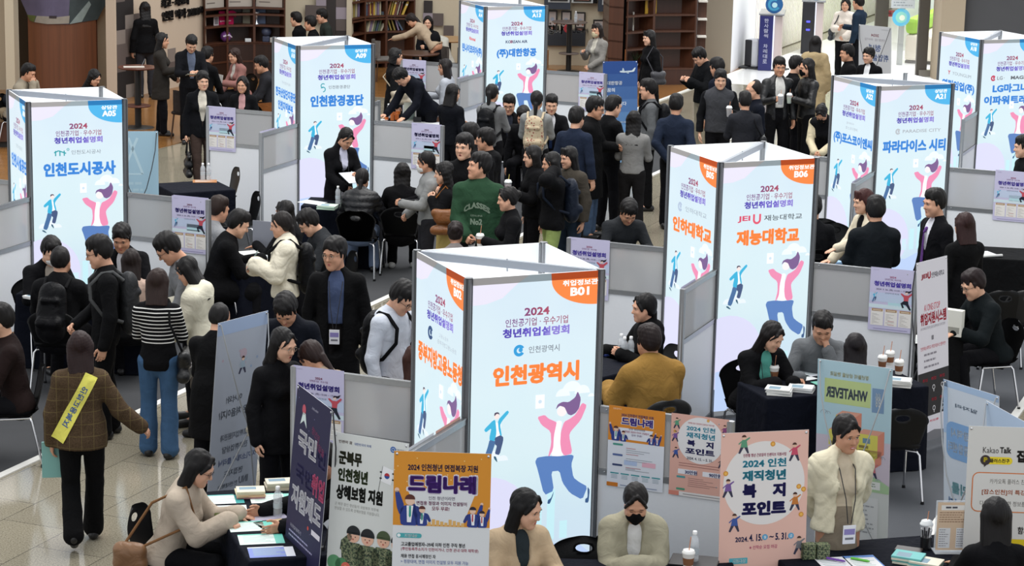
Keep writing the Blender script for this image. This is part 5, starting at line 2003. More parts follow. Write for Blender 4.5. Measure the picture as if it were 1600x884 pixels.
# ------------------------------------------------------------------ chairs
def chair_parts(root):
	"""black shell chair with a hand hole in the back, four chrome legs; faces -y"""
	bm = bmesh.new()
	prof = [(-.235, .425), (-.225, .445), (-.15, .452), (0, .447), (.10, .445), (.165, .455), (.205, .49), (.225, .56), (.245, .65), (.262, .74), (.272, .80), (.276, .835)]
	NW = 18
	hole = (.0, .752, .058, .026)
	rows = []
	n = len(prof)
	pts = []
	for j in range(n - 1):       # finer rows on the back
		k = 1 if j < 6 else 5
		for i in range(k):
			t = i / k
			pts.append((prof[j][0] + (prof[j + 1][0] - prof[j][0]) * t, prof[j][1] + (prof[j + 1][1] - prof[j][1]) * t))
	pts.append(prof[-1])
	for (y, z) in pts:
		if z < .47 and y < .15:
			hw = .215 if y > -.2 else .19
		elif z < .50:
			hw = .19
		elif z < .70:
			hw = .19 + (z - .50) * .22
		else:
			hw = .234 * math.sqrt(max(.0, 1 - ((z - .70) / .14) ** 2)) + .006
		row = []
		for i in range(NW + 1):
			s = -1 + 2 * i / NW
			x = hw * s
			cur = .03 * s * s * (1 if z > .5 else .35)
			row.append(bm.verts.new((x, y - (cur if z > .5 else 0), z + (cur if z <= .5 else 0))))
		rows.append(row)
	cells = set()
	for j in range(len(rows) - 1):
		for i in range(NW):
			q = [rows[j][i], rows[j][i + 1], rows[j + 1][i + 1], rows[j + 1][i]]
			c = sum((v.co for v in q), Vector()) / 4
			if ((c.x - hole[0]) / hole[2]) ** 2 + ((c.z - hole[1]) / hole[3]) ** 2 < 1 and c.z > .6:
				continue
			bm.faces.new(q)
	for f in bm.faces:
		f.smooth = True
	# pull the hole's rim onto an ellipse
	for v in bm.verts:
		if v.is_boundary and v.co.z > .70 and v.co.z < .80 and abs(v.co.x) < .10:
			dx, dz = (v.co.x - hole[0]) / hole[2], (v.co.z - hole[1]) / hole[3]
			r = math.hypot(dx, dz)
			if r > .2 and r < 1.9:
				v.co.x = hole[0] + dx / r * hole[2]; v.co.z = hole[1] + dz / r * hole[3]
	for v in [v for v in bm.verts if not v.link_faces]:
		bm.verts.remove(v)
	bmesh.ops.solidify(bm, geom=bm.faces[:], thickness=.012)
	me = bpy.data.meshes.new('shell'); bm.to_mesh(me); bm.free()
	me.materials.append(BLACKPL)
	o = bpy.data.objects.new('shell', me); COL.objects.link(o); o.parent = root
	for sx in (-1, 1):
		for (y0, y1) in ((-.17, -.235), (.13, .225)):
			m = MB()
			m.tube([(sx * .10, y0 * .75, .435), (sx * .185, y0, .425), (sx * .205, y0 + (y1 - y0) * .15, .40), (sx * .225, y1, .012)], .0105, 8)
			lg = m.build('leg', CHROME, root)
			m = MB(); m.lathe([(.014, 0), (.017, .004), (.0135, .03)], 8, (sx * .225, y1, 0)); m.build('foot_cap', BLACKPL, lg)
	for sx in (-1, 1):
		m = MB(); m.tube([(sx * .19, -.17, .425), (sx * .19, .13, .425)], .009, 8)
		m.build('side_rail', CHROME, root)

CH = [None]

def chair(pos, face, label, group='black shell chairs'):
	rz = R(face + 90)
	if CH[0] is None:
		CH[0] = empty('chair', pos, rz, label, 'chair', group)
		chair_parts(CH[0])
		return CH[0]
	return dup(CH[0], pos, rz, label, group)

# ------------------------------------------------------------------ tables under navy cloths
NAVYC = cloth('#141826')
BLACKC = cloth('#141517')

def table(a, b, depth, label, z=.75, mat=None, over=0.0):
	"""cloth-covered table whose near edge runs from a to b (points on its top)"""
	d = Vector((b.x - a.x, b.y - a.y, 0)); L = d.length
	ang = math.atan2(d.y, d.x)
	m = MB()
	per = []
	for (x0, y0, x1, y1, k) in ((0, 0, L, 0, int(L * 28)), (L, 0, L, depth, int(depth * 28)), (L, depth, 0, depth, int(L * 28)), (0, depth, 0, 0, int(depth * 28))):
		for i in range(k):
			t = i / k
			per.append((x0 + (x1 - x0) * t, y0 + (y1 - y0) * t))
	n = len(per)
	cx, cy = L / 2, depth / 2
	rows = []
	for f, zz in ((.965, z), (.995, z - .004), (1.0, z - .02), (1.0, z - .1), (1.0, z - .3), (1.0, z - .5), (1.0, .015)):
		drop = (z - zz) / z
		row = []
		for i, (x, y) in enumerate(per):
			ox = (x - cx) * f + cx if f < 1 else x
			oy = (y - cy) * f + cy if f < 1 else y
			if f < 1:
				ox = min(max(x, (1 - f) * .3), L - (1 - f) * .3); oy = min(max(y, (1 - f) * .3), depth - (1 - f) * .3)
			nx = (-1 if x <= 1e-6 else (1 if x >= L - 1e-6 else 0)); ny = (-1 if y <= 1e-6 else (1 if y >= depth - 1e-6 else 0))
			w = (.012 + .020 * math.sin(i * .55 + L * 7) + .012 * math.sin(i * .23 + 1)) * drop ** 1.3 + .012 * drop
			row.append((ox + nx * w, oy + ny * w, zz))
		rows.append(row)
	v = [p for r in rows for p in r]
	f = [(j * n + (i + 1) % n, j * n + i, (j + 1) * n + i, (j + 1) * n + (i + 1) % n) for j in range(len(rows) - 1) for i in range(n)]
	m.add(v, f, True)
	m.add(rows[0], [list(range(n))])
	o = m.build('draped_table', mat or NAVYC, None, (a.x, a.y, 0), ang)
	return tag(o, label, 'table', 'cloth covered booth tables')

TZ = .752

def T(u, v, dz=0.0):
	return at(u, v, TZ + dz)

table(Vector((2.16, 18.57, .75)), Vector((3.60, 19.11, .75)), .58, 'long navy table with coffee cups and booklet stacks in front of the B06 face')
table(at(271, 302, .75), at(368, 296, .75), .75, 'empty navy-clothed table right of the A05 tower, two bottles on it')
table(at(24, 459, .75), at(225, 470, .75), .60, 'navy-clothed table behind the A05 group, water bottle on its left end')
table(at(470, 321, .75), at(590, 326, .75), .60, 'navy-clothed table in front of the A09 face with a green booklet stack')
table(at(378, 424, .75), at(462, 408, .75), .75, 'dark table between the man in black and the white puffer jacket, papers on it')
table(at(583, 197, .75), at(690, 199, .75), .55, 'table behind the A09 right partition with orange tools and leaflets', mat=cloth('#c9cbcc'))
table(Vector((.30, 18.66, .75)), Vector((1.18, 19.55, .75)), .62, 'navy table beside the seated woman in black, three water bottles on it')
table(Vector((1.90, 14.15, .75)), Vector((3.40, 14.58, .75)), .62, 'navy table at the bottom right with highlighters, clipboards and booklets')
table(Vector((-2.17, 15.68, .75)), Vector((-1.67, 14.20, .75)), .66, 'navy table at the bottom left covered with teal brochures')
table(Vector((-.38, 13.80, .75)), Vector((1.50, 13.80, .75)), .62, 'navy table at the bottom centre in front of the woman in a black mask')
table(at(1412, 536, .75), at(1506, 524, .75), .62, 'black-clothed table behind the white and red banner', mat=BLACKC)
table(at(1515, 402, .75), at(1625, 408, .75), .70, 'black-clothed table at the right edge with a folded paper', mat=BLACKC)
table(at(1290, 415, .75), at(1375, 420, .75), .55, 'table behind the B06 right partition, under the leaning cream sleeve', mat=BLACKC)
table(at(800, 212, .75), at(880, 212, .75), .55, 'table hidden among the crowd in front of the A13 face')

# ------------------------------------------------------------------ banners on crossed poles
GREYP = plain('#b8babc', .35, .5)
DARKP = plain('#3a3a3c', .4)

def banner(TL, TR, fn, label, back=False, z=1.62, lean=.14, pole=None, name='x_banner', hub=.72):
	p, r = at(*TL, z), at(*TR, z)
	d = Vector((r.x - p.x, r.y - p.y, 0)); W = d.length; ang = math.atan2(d.y, d.x)
	s = -1 if back else 1          # poles on the far side, or on the near side when seen from behind
	dn = Vector((-math.sin(ang), math.cos(ang), 0))
	base = Vector((p.x, p.y, 0)) - dn * lean * s
	root = empty(name, base, ang, label, 'banner stand')
	z0 = .08
	L = math.hypot(z - z0, lean)
	a = fn(W, L)
	sh = a.build('banner_sheet', root)
	sh.location = (0, 0, z0); sh.rotation_euler.x = -math.atan2(lean, z - z0) * s
	m = MB(); m.box(0, .0008, 0, W, .0032, L)
	m.mi = 1
	for x in (.018, W - .018):
		for y in (.018, L - .018):
			m.ball((x, 0, y), (.010, .005, .010), 8)
	bk = m.build('backing_sheet', [paper('#d9dade'), CHROME], root)
	bk.location = sh.location; bk.rotation_euler = sh.rotation_euler
	pm = pole or (GREYP if back else DARKP)
	hb = Vector((W / 2, lean * s * .5 + .13 * s, hub))
	off = .012 * s
	for sx in (0, 1):
		c = Vector((.018 if sx == 0 else W - .018, lean * s + off, z - .015))
		m = MB()
		mid = c.lerp(hb, .5) + Vector((-.05 if sx == 0 else .05, .03 * s, .02))
		m.tube([c, c.lerp(mid, .5) + Vector((-.012 if sx == 0 else .012, .01 * s, 0)), mid, mid.lerp(hb, .5) + Vector((-.02 if sx == 0 else .02, .008 * s, 0)), hb], .0055, 6)
		m.build('upper_pole', pm, root)
		m = MB()
		m.tube([hb, Vector((.02 if sx == 0 else W - .02, off, z0 + .01)), Vector((-.02 if sx == 0 else W + .02, -.03 * s, .008))], .0065, 6)
		m.build('front_leg', pm, root)
	m = MB(); m.tube([hb, hb + Vector((0, .30 * s, -hub + .008))], .0065, 6)
	m.build('rear_leg', pm, root)
	m = MB(); m.ball(tuple(hb), (.035, .03, .035), 10); m.tube([hb + Vector((0, 0, -.05)), hb + Vector((0, 0, .05))], .02, 8)
	m.build('hub', plain('#c6bfae', .6) if back else pm, root)
	return root

def lines(a, x0, y0, n, dy, w, h, c, z=2, seed=1):
	rr = random.Random(seed)
	for i in range(n):
		x = x0
		end = x0 + w * (.6 + .4 * rr.random())
		while x < end:
			l = min(end - x, h * (1.2 + 2.2 * rr.random()))
			a.rect(x, y0 - i * dy, x + l, y0 - i * dy + h, c, z)
			x += l + h * .6

def navy_banner(W, L):
	a = Art(); a.rect(0, 0, W, L, '#262446', 0)
	a.text('국민', W * .42, L - .34, .15, '#eceaf0', .05, W * .54, 3)
	a.text('취업', W * .80, L - .555, .145, '#e0648e', .05, W * .36, 3)
	a.text('지원제도', W * .52, L - .73, .165, '#eceaf0', .055, W * .86, 3)
	a.text('국민', W * .4, L - .56, .13, '#333061', .05, W * .5, 1); a.text('국민', W * .7, L - .36, .13, '#333061', .05, W * .5, 1)
	a.text('청년의', W * .62, L - .23, .05, '#8a3a5e', .0, W * .22, 2, rot=-.2); a.text('내일을', W * .76, L - .30, .05, '#8a3a5e', .0, W * .26, 2, rot=-.2)
	a.text('고용노동부', W * .55, L - .08, .016, '#c9c6da', 0, W * .18, 2)
	a.disc(W * .25, L - .13, .035, '#c65a6a', 2); a.poly([(W * .17, L - .24), (W * .23, L - .15), (W * .30, L - .15), (W * .36, L - .24), (W * .27, L - .20)], '#d8e6e2', 2)
	a.disc(W * .62, L - .865, .014, '#d84a3a', 2); a.rect(W * .72, L - .885, W * .96, L - .85, '#e4dfe6', 2)
	for y, t in ((.94, '국민취업지원제도란'), (1.10, '지원대상'), (1.36, '지원내용')):
		a.text(t, W * .12, L - y, .026, '#d5d3e2', .02, None, 2, align=1)
	lines(a, W * .10, L - .985, 2, .03, W * .8, .011, '#a9a6c6', 2, 3)
	lines(a, W * .10, L - 1.155, 5, .035, W * .2, .012, '#b0567e', 2, 5); lines(a, W * .38, L - 1.155, 5, .035, W * .5, .012, '#a9a6c6', 2, 6)
	lines(a, W * .10, L - 1.40, 3, .035, W * .7, .012, '#b0567e', 2, 8)
	rr = random.Random(2)
	for i in range(14):
		a.disc(rr.random() * W * .9 + .02, L - rr.random() * .9, .004, '#8d89b6', 1, n=8)
	return a

def camo():
	if 'camo' in MATS:
		return MATS['camo']
	m, nt, p, N, L = nodes_of('camouflage_print')
	tc = N('ShaderNodeTexCoord'); v = N('ShaderNodeTexNoise'); v.inputs['Scale'].default_value = 60; v.inputs['Detail'].default_value = 1
	L(tc.outputs['Object'], v.inputs['Vector'])
	r = N('ShaderNodeValToRGB'); r.color_ramp.interpolation = 'CONSTANT'
	e = r.color_ramp.elements
	e[0].position = 0; e[0].color = (*lin('#2c3626'), 1); e[1].position = .45; e[1].color = (*lin('#5b6a4a'), 1)
	q = e.new(.56); q.color = (*lin('#8a8a68'), 1); q = e.new(.64); q.color = (*lin('#39452f'), 1)
	L(v.outputs['Fac'], r.inputs[0]); L(r.outputs[0], p.inputs['Base Color'])
	MATS['camo'] = m
	return m

def soldier_banner(W, L):
	a = Art(); a.rect(0, 0, W, L, '#dbddd8', 0)
	a.text('인천의 꿈', W * .17, L - .055, .02, '#6a4a42', .02, W * .18, 2); a.text('대한민국의 미래', W * .40, L - .058, .018, '#3a5a9a', .01, W * .22, 2)
	a.ring(W * .80, L - .055, .02, .008, '#2f66b0', 2); a.disc(W * .80, L - .055, .008, '#2f66b0', 2); a.text('인천광역시', W * .90, L - .055, .02, '#6a7078', 0, W * .14, 2)
	a.text('군복무', W * .245, L - .16, .09, '#3b3d2c', .055, W * .31, 2)
	a.text('인천청년', W * .29, L - .27, .09, '#3d4a2c', .055, W * .40, 2)
	a.text('상해보험 지원', W * .39, L - .385, .10, '#23241f', .055, W * .62, 2)
	a.line([(W * .63, L - .36), (W * .68, L - .17)], .004, '#7a7a78', 2)
	a.poly([(W * .68, L - .17), (W * .82, L - .19), (W * .80, L - .29), (W * .66, L - .27)], '#f2f2f2', 2)
	a.disc(W * .74, L - .232, .019, '#b8323a', 3, 0, 180); a.disc(W * .74, L - .232, .019, '#2f4f96', 3, 180, 360)
	for dx, dy in ((-.045, .02), (.045, .02), (-.045, -.02), (.045, -.02)):
		a.rect(W * .74 + dx - .008, L - .232 + dy - .005, W * .74 + dx + .008, L - .232 + dy + .005, '#2a2a2a', 3)
	a.text('군 복무 중인 청년들의 국방복무 의무에', W * .36, L - .465, .022, '#9a9a94', 0, W * .58, 2); a.text('안심할 수 있도록 상해보험을 지원합니다.', W * .37, L - .495, .022, '#9a9a94', 0, W * .60, 2)
	for x, y, cp in ((.34, .66, '#26282a'), (.53, .665, '#26282a'), (.74, .66, '#4c5a3c'), (.93, .67, '#26282a')):
		cx, cy = W * x, L - y
		a.poly([(cx - .075, cy - .20), (cx - .085, cy - .09), (cx - .05, cy - .045), (cx + .05, cy - .045), (cx + .09, cy - .09), (cx + .085, cy - .20)], camo(), 3)
		a.disc(cx, cy, .045, '#e3b49a', 4); a.disc(cx, cy + .018, .05, cp, 5, 0, 180); a.rect(cx - .05, cy + .01, cx + .05, cy + .024, cp, 5)
		a.disc(cx - .016, cy - .006, .004, '#3a2a24', 6, n=8); a.disc(cx + .016, cy - .006, .004, '#3a2a24', 6, n=8); a.disc(cx, cy - .022, .006, '#b8544a', 6, n=8)
	a.poly([(W * .30, L - .64), (W * .18, L - .70), (W * .17, L - .76), (W * .24, L - .78), (W * .26, L - .72), (W * .33, L - .68)], camo(), 4)
	a.disc(W * .10, L - .855, .05, '#5f9a6c', 4); a.disc(W * .20, L - .862, .045, '#4f8a5c', 4)
	a.disc(W * .26, L - .875, .034, '#d86a5a', 5); a.disc(W * .26, L - .875, .012, '#e8c26a', 6); a.disc(W * .92, L - .90, .036, '#c9506a', 5); a.disc(W * .92, L - .90, .012, '#f0d08a', 6)
	a.rrect(W * .06, .02, W * 1.0, L - .895, .02, '#e4e5e6', 2)
	for i, (y, t) in enumerate(((.955, '가입대상'), (1.10, '보험기간'), (1.24, '가입방법'), (1.36, '보장내용 및 보장금액'))):
		a.text(t, W * .18, L - y, .022, '#3a3a38', .02, None, 3, align=1); a.disc(W * .13, L - y, .006, '#2a2a28', 3, n=10)
		lines(a, W * .14, L - y - .045, 2, .03, W * .72, .012, '#8a8a88' if i % 2 else '#5a5a58', 3, i)
		a.rect(W * .12, L - y - .098, W * .96, L - y - .096, '#b4b6ba', 3)
	return a

def dream_banner(W, L):
	a = Art(); a.rect(0, 0, W, L, '#dcdedf', 0)
	y = L - .475
	a.rect(0, y, W, L, '#d8902f', 1)
	a.poly([(W * .14, L - .235), (W * .86, L - .235), (W * .72, y + .01), (W * .30, y + .01)], '#dcdedf', 2)
	a.text('2024 인천청년 면접복장 지원', W * .505, L - .10, .046, '#3b2f52', .03, W * .72, 3)
	a.text('드림나래', W * .50, L - .205, .135, '#e7e3ea', .10, W * .74, 3)
	a.text('드림나래', W * .50, L - .205, .118, '#57308c', .062, W * .70, 4)
	a.text('인천 청년이라면', W * .50, L - .295, .024, '#6a6476', .01, W * .27, 4)
	a.text('면접용 정장과 이미지 컨설팅이', W * .50, L - .328, .026, '#8a3a6a', .02, W * .52, 4)
	a.text('모두 무료!', W * .49, L - .362, .026, '#a84a6a', .02, W * .18, 4)
	for i in range(9):
		x = W * (.36 + i * .043); a.rect(x, y, x + .02, y + .025 + .02 * ((i * 3) % 4) / 3, '#ddae66', 3)
	suit(a, W * .05, y, .21, 3); suit(a, W * .22, y, .135, 3); suit(a, W * .74, y, .14, 3, True); suit(a, W * .85, y, .115, 3, True)
	rr = random.Random(9)
	for i in range(12):
		a.disc(rr.random() * W, L - .02 - rr.random() * .2, .004, '#f0cf8a', 2, n=8)
	a.rrect(W * .04, L - .555, W * .30, L - .525, .014, '#4aa7ac', 3); a.text('지원대상', W * .19, L - .54, .02, '#f2f6f6', .02, W * .13, 4); a.disc(W * .065, L - .54, .011, '#eef4f4', 4)
	a.text('고교졸업예정자~39세 이하 인천 구직 청년', W * .09, L - .595, .028, '#46464c', .025, W * .66, 3, align=1)
	a.text('(주민등록주소지가 인천이거나, 인천 관내 대학 재학생)', W * .09, L - .628, .026, '#9a3f56', .012, W * .80, 3, align=1)
	a.text('채용 면접 응시예정인 자', W * .09, L - .672, .026, '#55555b', .02, W * .36, 3, align=1)
	a.text('> 정장대여, 면접 이미지 컨설팅 모두 지원 가능', W * .09, L - .708, .026, '#6d79a8', .01, W * .70, 3, align=1)
	a.text('고교졸업예정자', W * .09, L - .75, .026, '#55555b', .02, W * .3, 3, align=1)
	lines(a, W * .08, L - .82, 14, .045, W * .8, .014, '#9aa0aa', 3, 4)
	return a

def welfare_banner(W, L):
	a = Art(); a.rect(0, 0, W, L, '#e6bbad', 0)
	cy, r = L - .345, W * .465
	a.disc(W * .50, cy, r, '#e6e2e0', 1, n=56)
	a.text('인천형 청년 근로장려 인센티브 지원사업', W * .50, L - .155, .024, '#b8386a', .025, W * .49, 2)
	a.text('2024 인천', W * .50, L - .21, .058, '#45a6bf', .045, W * .50, 2)
	a.text('재직청년', W * .50, L - .293, .072, '#45a6bf', .05, W * .50, 2)
	a.text('복', W * .335, L - .395, .095, '#2d2a6e', .06, W * .16, 2); a.text('지', W * .675, L - .395, .095, '#2d2a6e', .06, W * .15, 2)
	a.text('포인트', W * .505, L - .515, .098, '#2d2a6e', .065, W * .51, 2)
	a.text('2024.', W * .26, L - .72, .034, '#3b3f6c', .03, W * .15, 2); a.text('4. 15.', W * .42, L - .712, .048, '#3b3f6c', .035, W * .15, 2); a.disc(W * .525, L - .712, .02, '#5aa5cf', 2); a.text('월', W * .525, L - .712, .02, '#eef4f6', .01, None, 3)
	a.text('~', W * .60, L - .712, .012, '#3b3f6c', .02, .03, 2); a.text('5. 31.', W * .72, L - .712, .048, '#3b3f6c', .035, W * .15, 2); a.disc(W * .825, L - .712, .02, '#5aa5cf', 2); a.text('금', W * .825, L - .712, .02, '#eef4f6', .01, None, 3)
	a.text('※ 선착순 모집 마감', W * .51, L - .778, .026, '#b84a74', .01, W * .32, 2)
	a.rrect(W * .12, L - .885, W * .33, L - .845, .004, '#56aebc', 2); a.text('지원대상', W * .235, L - .865, .026, '#eef6f6', .02, W * .15, 3)
	lines(a, W * .12, L - .94, 12, .045, W * .76, .014, '#8a726c', 2, 7)
	for x, y, c in ((.26, .10, '#5c9a7a'), (.84, .165, '#c8506a'), (.09, .39, '#7a5a9c'), (.86, .50, '#c47a3a'), (.17, .625, '#3f5aa0'), (.92, .80, '#7a7a80')):
		small_person(a, W * x, L - y, .085, c, 2)
	for x, y in ((.59, .085), (.06, .27), (.90, .38), (.955, .40), (.935, .57)):
		a.disc(W * x, L - y, .017, '#d8953a', 2); a.disc(W * x, L - y, .010, '#ecb95c', 3)
	return a

def whatever_banner(W, L):
	a = Art(); P_ = lambda c: c
	a.rect(0, 0, W, L, '#cfd2cf', 0)
	a.rect(0, L * .62, W, L, '#b3cfd8', 1); a.rect(0, L * .36, W, L * .62, '#cbbfcb', 1)
	a.poly([(0, L * .36), (0, L * .43), (W * .2, L * .46), (W * .5, L * .40), (W * .8, L * .44), (W, L * .40), (W, L * .36)], '#a9c79c', 2)
	a.rect(W * .10, L - .33, W * .72, L - .14, '#bfcf8e', 2); a.rect(W * .74, L - .36, W * .90, L - .17, '#7b97b6', 2)
	a.text('상상', W * .82, L - .26, .11, '#e1e6e6', .04, W * .07, 3, flip=True)
	a.text('WHATEVER', W * .40, L - .245, .085, '#5d6872', .045, W * .56, 3, flip=True)
	a.text('청년들의 상상을 현실로', W * .43, L - .10, .035, '#c9c7a0', .03, W * .52, 3, flip=True)
	for (x, y, w, h) in ((.26, .50, .26, .14), (.17, .62, .32, .14), (.55, .62, .28, .2), (.17, .76, .3, .13), (.5, .78, .3, .12)):
		a.rect(W * x, L - y - h + .1, W * (x + w), L - y + .08, '#d9cf62', 3)
		a.poly([(W * (x + w), L - y - h + .1), (W * (x + w) + .05, L - y - h + .14), (W * (x + w) + .05, L - y + .12), (W * (x + w), L - y + .08)], '#d68a74', 3)
		a.poly([(W * x, L - y + .08), (W * (x + w), L - y + .08), (W * (x + w) + .05, L - y + .12), (W * x + .05, L - y + .12)], '#dda08a', 3)
		a.rect(W * (x + .08), L - y + .01, W * (x + .18), L - y + .05, '#6f8fa0', 4)
		lines(a, W * (x + .03), L - y - .03, 2, .04, W * (w - .06), .022, '#8a7a46', 4, int(x * 100))
	for x, y in ((.10, .42), (.85, .72), (.8, .9)):
		a.ring(W * x, L - y, .03, .004, '#9aa4ae', 3, 0, 180); a.ring(W * x + .03, L - y, .022, .004, '#9aa4ae', 3, 0, 180)
	small_person(a, W * .77, L * .46, .09, '#c4747a', 4)
	a.rect(W * .70, L * .375, W * .88, L * .415, '#e0e2de', 4); lines(a, W * .72, L * .40, 2, .018, W * .14, .008, '#8a9a84', 5)
	a.rrect(W * .1, L * .10, W * .86, L * .33, .004, '#d8d9d8', 3); lines(a, W * .45, L * .28, 7, .035, W * .36, .012, '#a2a4a6', 4, 2)
	a.text('멤버십 센터', W * .62, L * .05, .022, '#6a6e72', .02, W * .3, 3, flip=True)
	return a

def jei_banner(W, L):
	a = Art(); a.rect(0, 0, W, L, '#d9d7df', 0)
	a.text('JEI', W * .24, L - .14, .05, '#c23a4a', .04, W * .2, 2); a.text('U', W * .40, L - .135, .065, '#d84a5c', .05, W * .1, 2); a.text('인천재능대학교', W * .68, L - .14, .05, '#4a4852', .01, W * .42, 2)
	a.text('AI ONE-STOP', W * .48, L - .42, .06, '#cc4a5c', 0, W * .52, 2)
	a.text('취업지원시스템', W * .52, L - .52, .11, '#c23146', .04, W * .84, 2)
	a.text('AI ONE-STOP JOB SUPPORT SYSTEM', W * .5, L - .605, .03, '#a8a4ae', 0, W * .8, 2)
	a.rrect(W * .45, L - .72, W * .52, L - .68, .006, '#7a7880', 2)
	a.text('인천재능대학교 취업지원시스템이란?', W * .5, L - .78, .034, '#cc4a5c', .0, W * .82, 2)
	lines(a, W * .2, L - .85, 3, .055, W * .6, .018, '#8a8690', 2, 3)
	a.rect(0, L - 1.40, W, L - 1.0, '#1d1c20', 1)
	for i in range(3):
		for j in range(2):
			a.text('취업', W * (.22 + .28 * i), L - 1.07 - j * .19, .03, '#c23146', .02, W * .16, 2)
			a.ring(W * (.22 + .28 * i), L - 1.15 - j * .19, .022, .006, '#e2e0e6', 2); a.rect(W * (.22 + .28 * i) - .004, L - 1.19 - j * .19, W * (.22 + .28 * i) + .004, L - 1.165 - j * .19, '#e2e0e6', 2)
	a.text('취업률', W * .5, L - 1.45, .02, '#d0566a', .01, W * .3, 2)
	a.poly([(0, 0), (W, 0), (W, .05), (W * .5, .09), (W * .15, .07), (0, .03)], '#77777c', 2)
	return a

def blue_back(W, L):
	a = Art(); a.rect(0, 0, W, L, '#ccd4de', 0)
	a.rect(0, L - .05, W, L, '#a9c0dc', 1); a.rect(0, L - .40, W * .08, L, '#a9c0dc', 1)
	a.rrect(.03, L - .58, W * .9, L - .30, .06, '#7fa6d2', 2); a.text('인천광역시', W * .42, L - .38, .07, '#cfdcea', .03, W * .55, 3, flip=True); a.text('일자리종합센터', W * .42, L - .49, .08, '#cfdcea', .03, W * .66, 3, flip=True)
	a.text('일자리', W * .42, L - .17, .03, '#8494a6', .02, W * .4, 3, flip=True)
	a.text('일자리를', W * .45, L - .80, .09, '#8fc0c8', .04, W * .6, 3, flip=True); a.text('찾아드립니다', W * .45, L - .93, .10, '#86a8d2', .04, W * .75, 3, flip=True)
	for k in range(4):
		a.rect(W * .06, L - 1.22 - k * .12, W * .95, L - 1.13 - k * .12, '#7fa6d2', 2); a.text(('취업상담', '교육훈련', '채용안내', '동행면접')[k], W * .4, L - 1.175 - k * .12, .045, '#dbe6f0', .02, W * .4, 3, flip=True)
	return a

def blue_back2(W, L):
	a = Art(); a.rect(0, 0, W, L, '#b4c6dc', 0); a.text('일자리센터', W * .5, L - .18, .05, '#cbd8e6', .03, W * .6, 2, flip=True); a.text('취업상담', W * .45, L - .36, .12, '#c4d2e2', .04, W * .7, 2, flip=True)
	lines(a, W * .15, L - .55, 8, .08, W * .7, .03, '#c9d6e4', 2, 3)
	return a

def talk_banner(W, L):
	a = Art(); a.rect(0, 0, W, L, '#d2d1cd', 0)
	a.text('Kakao', W * .235, L - .16, .040, '#3a3634', 0, W * .16, 2); a.text('Talk', W * .385, L - .158, .042, '#3a3634', .035, W * .115, 2)
	a.rrect(W * .16, L - .255, W * .46, L - .205, .024, '#e6cf2e', 2); a.disc(W * .185, L - .228, .034, '#3a3030', 3); a.text('P', W * .187, L - .225, .032, '#eed832', .05, W * .04, 4); a.poly([(W * .17, L - .256), (W * .2, L - .26), (W * .175, L - .275)], '#3a3030', 3)
	a.text('플러스친구', W * .33, L - .23, .028, '#4a4030', .03, W * .20, 3)
	a.text('잡스인천', W * .70, L - .195, .085, '#35322f', .05, W * .40, 2)
	for q, c in ((0, '#d2783c'), (.007, '#d6d5d1')):
		a.rrect(W * .06 + q, L - .58 + q, W * .97 - q, L - .31 - q, .045 - q, c, 2 + (q > 0))
	a.text('카카오톡 플러스 친구를 추가하고', W * .24, L - .37, .034, '#5a5650', .0, W * .62, 4, align=1)
	a.text('[잡스인천]의 특강, 채용정보', W * .165, L - .445, .040, '#cc6a30', .02, W * .70, 4, align=1)
	a.text('다양하고 유용한 정보를 받아보세요', W * .15, L - .52, .034, '#5a5650', .0, W * .70, 4, align=1)
	a.text('함께 하세요!', W * .72, L - .70, .05, '#3a3632', .02, W * .34, 3)
	a.rect(W * .30, .02, W, L - .76, '#d6bd1e', 2)
	return a

def left_white(W, L):
	a = Art(); a.rect(0, 0, W, L, '#aeb4bf', 0)
	a.rect(0, L - .11, W, L, '#a4b6d3', 1)
	a.text('어서와!', W * .42, L - .66, .06, '#7f858f', .02, W * .32, 2, flip=True)
	a.text('취업', W * .82, L - .76, .072, '#b8858a', .03, W * .2, 2, flip=True); a.text('은 처음이지?', W * .42, L - .775, .072, '#7f858f', .03, W * .58, 2, flip=True)
	for k, t in enumerate(('진로취업지원관과', '진로취업상담', '자기소개서 클리닉', '면접지도')):
		a.text(t, W * .5 if k != 2 else W * .56, L - .97 - k * .105, .055, '#868c98' if k != 2 else '#7f8bb4', .02, W * (.62, .52, .74, .38)[k], 2, flip=True)
	a.text('인천대학교', W * .4, .16, .04, '#858b97', .02, W * .4, 2, flip=True); a.text('INU', W * .72, .17, .06, '#858b97', .03, W * .18, 2, flip=True)
	rr = random.Random(5)
	for k in range(8):
		a.disc(W * (.12 + .76 * rr.random()), L - .22 - .22 * rr.random(), .012, ('#b7a4b0', '#93a5bf', '#b0b6c2')[k % 3], 1, n=10)
	small_person(a, W * .55, L - .42, .10, '#9fb0bd', 2)
	a.disc(W * .55, L - .30, .04, '#b9a6b0', 2)
	return a

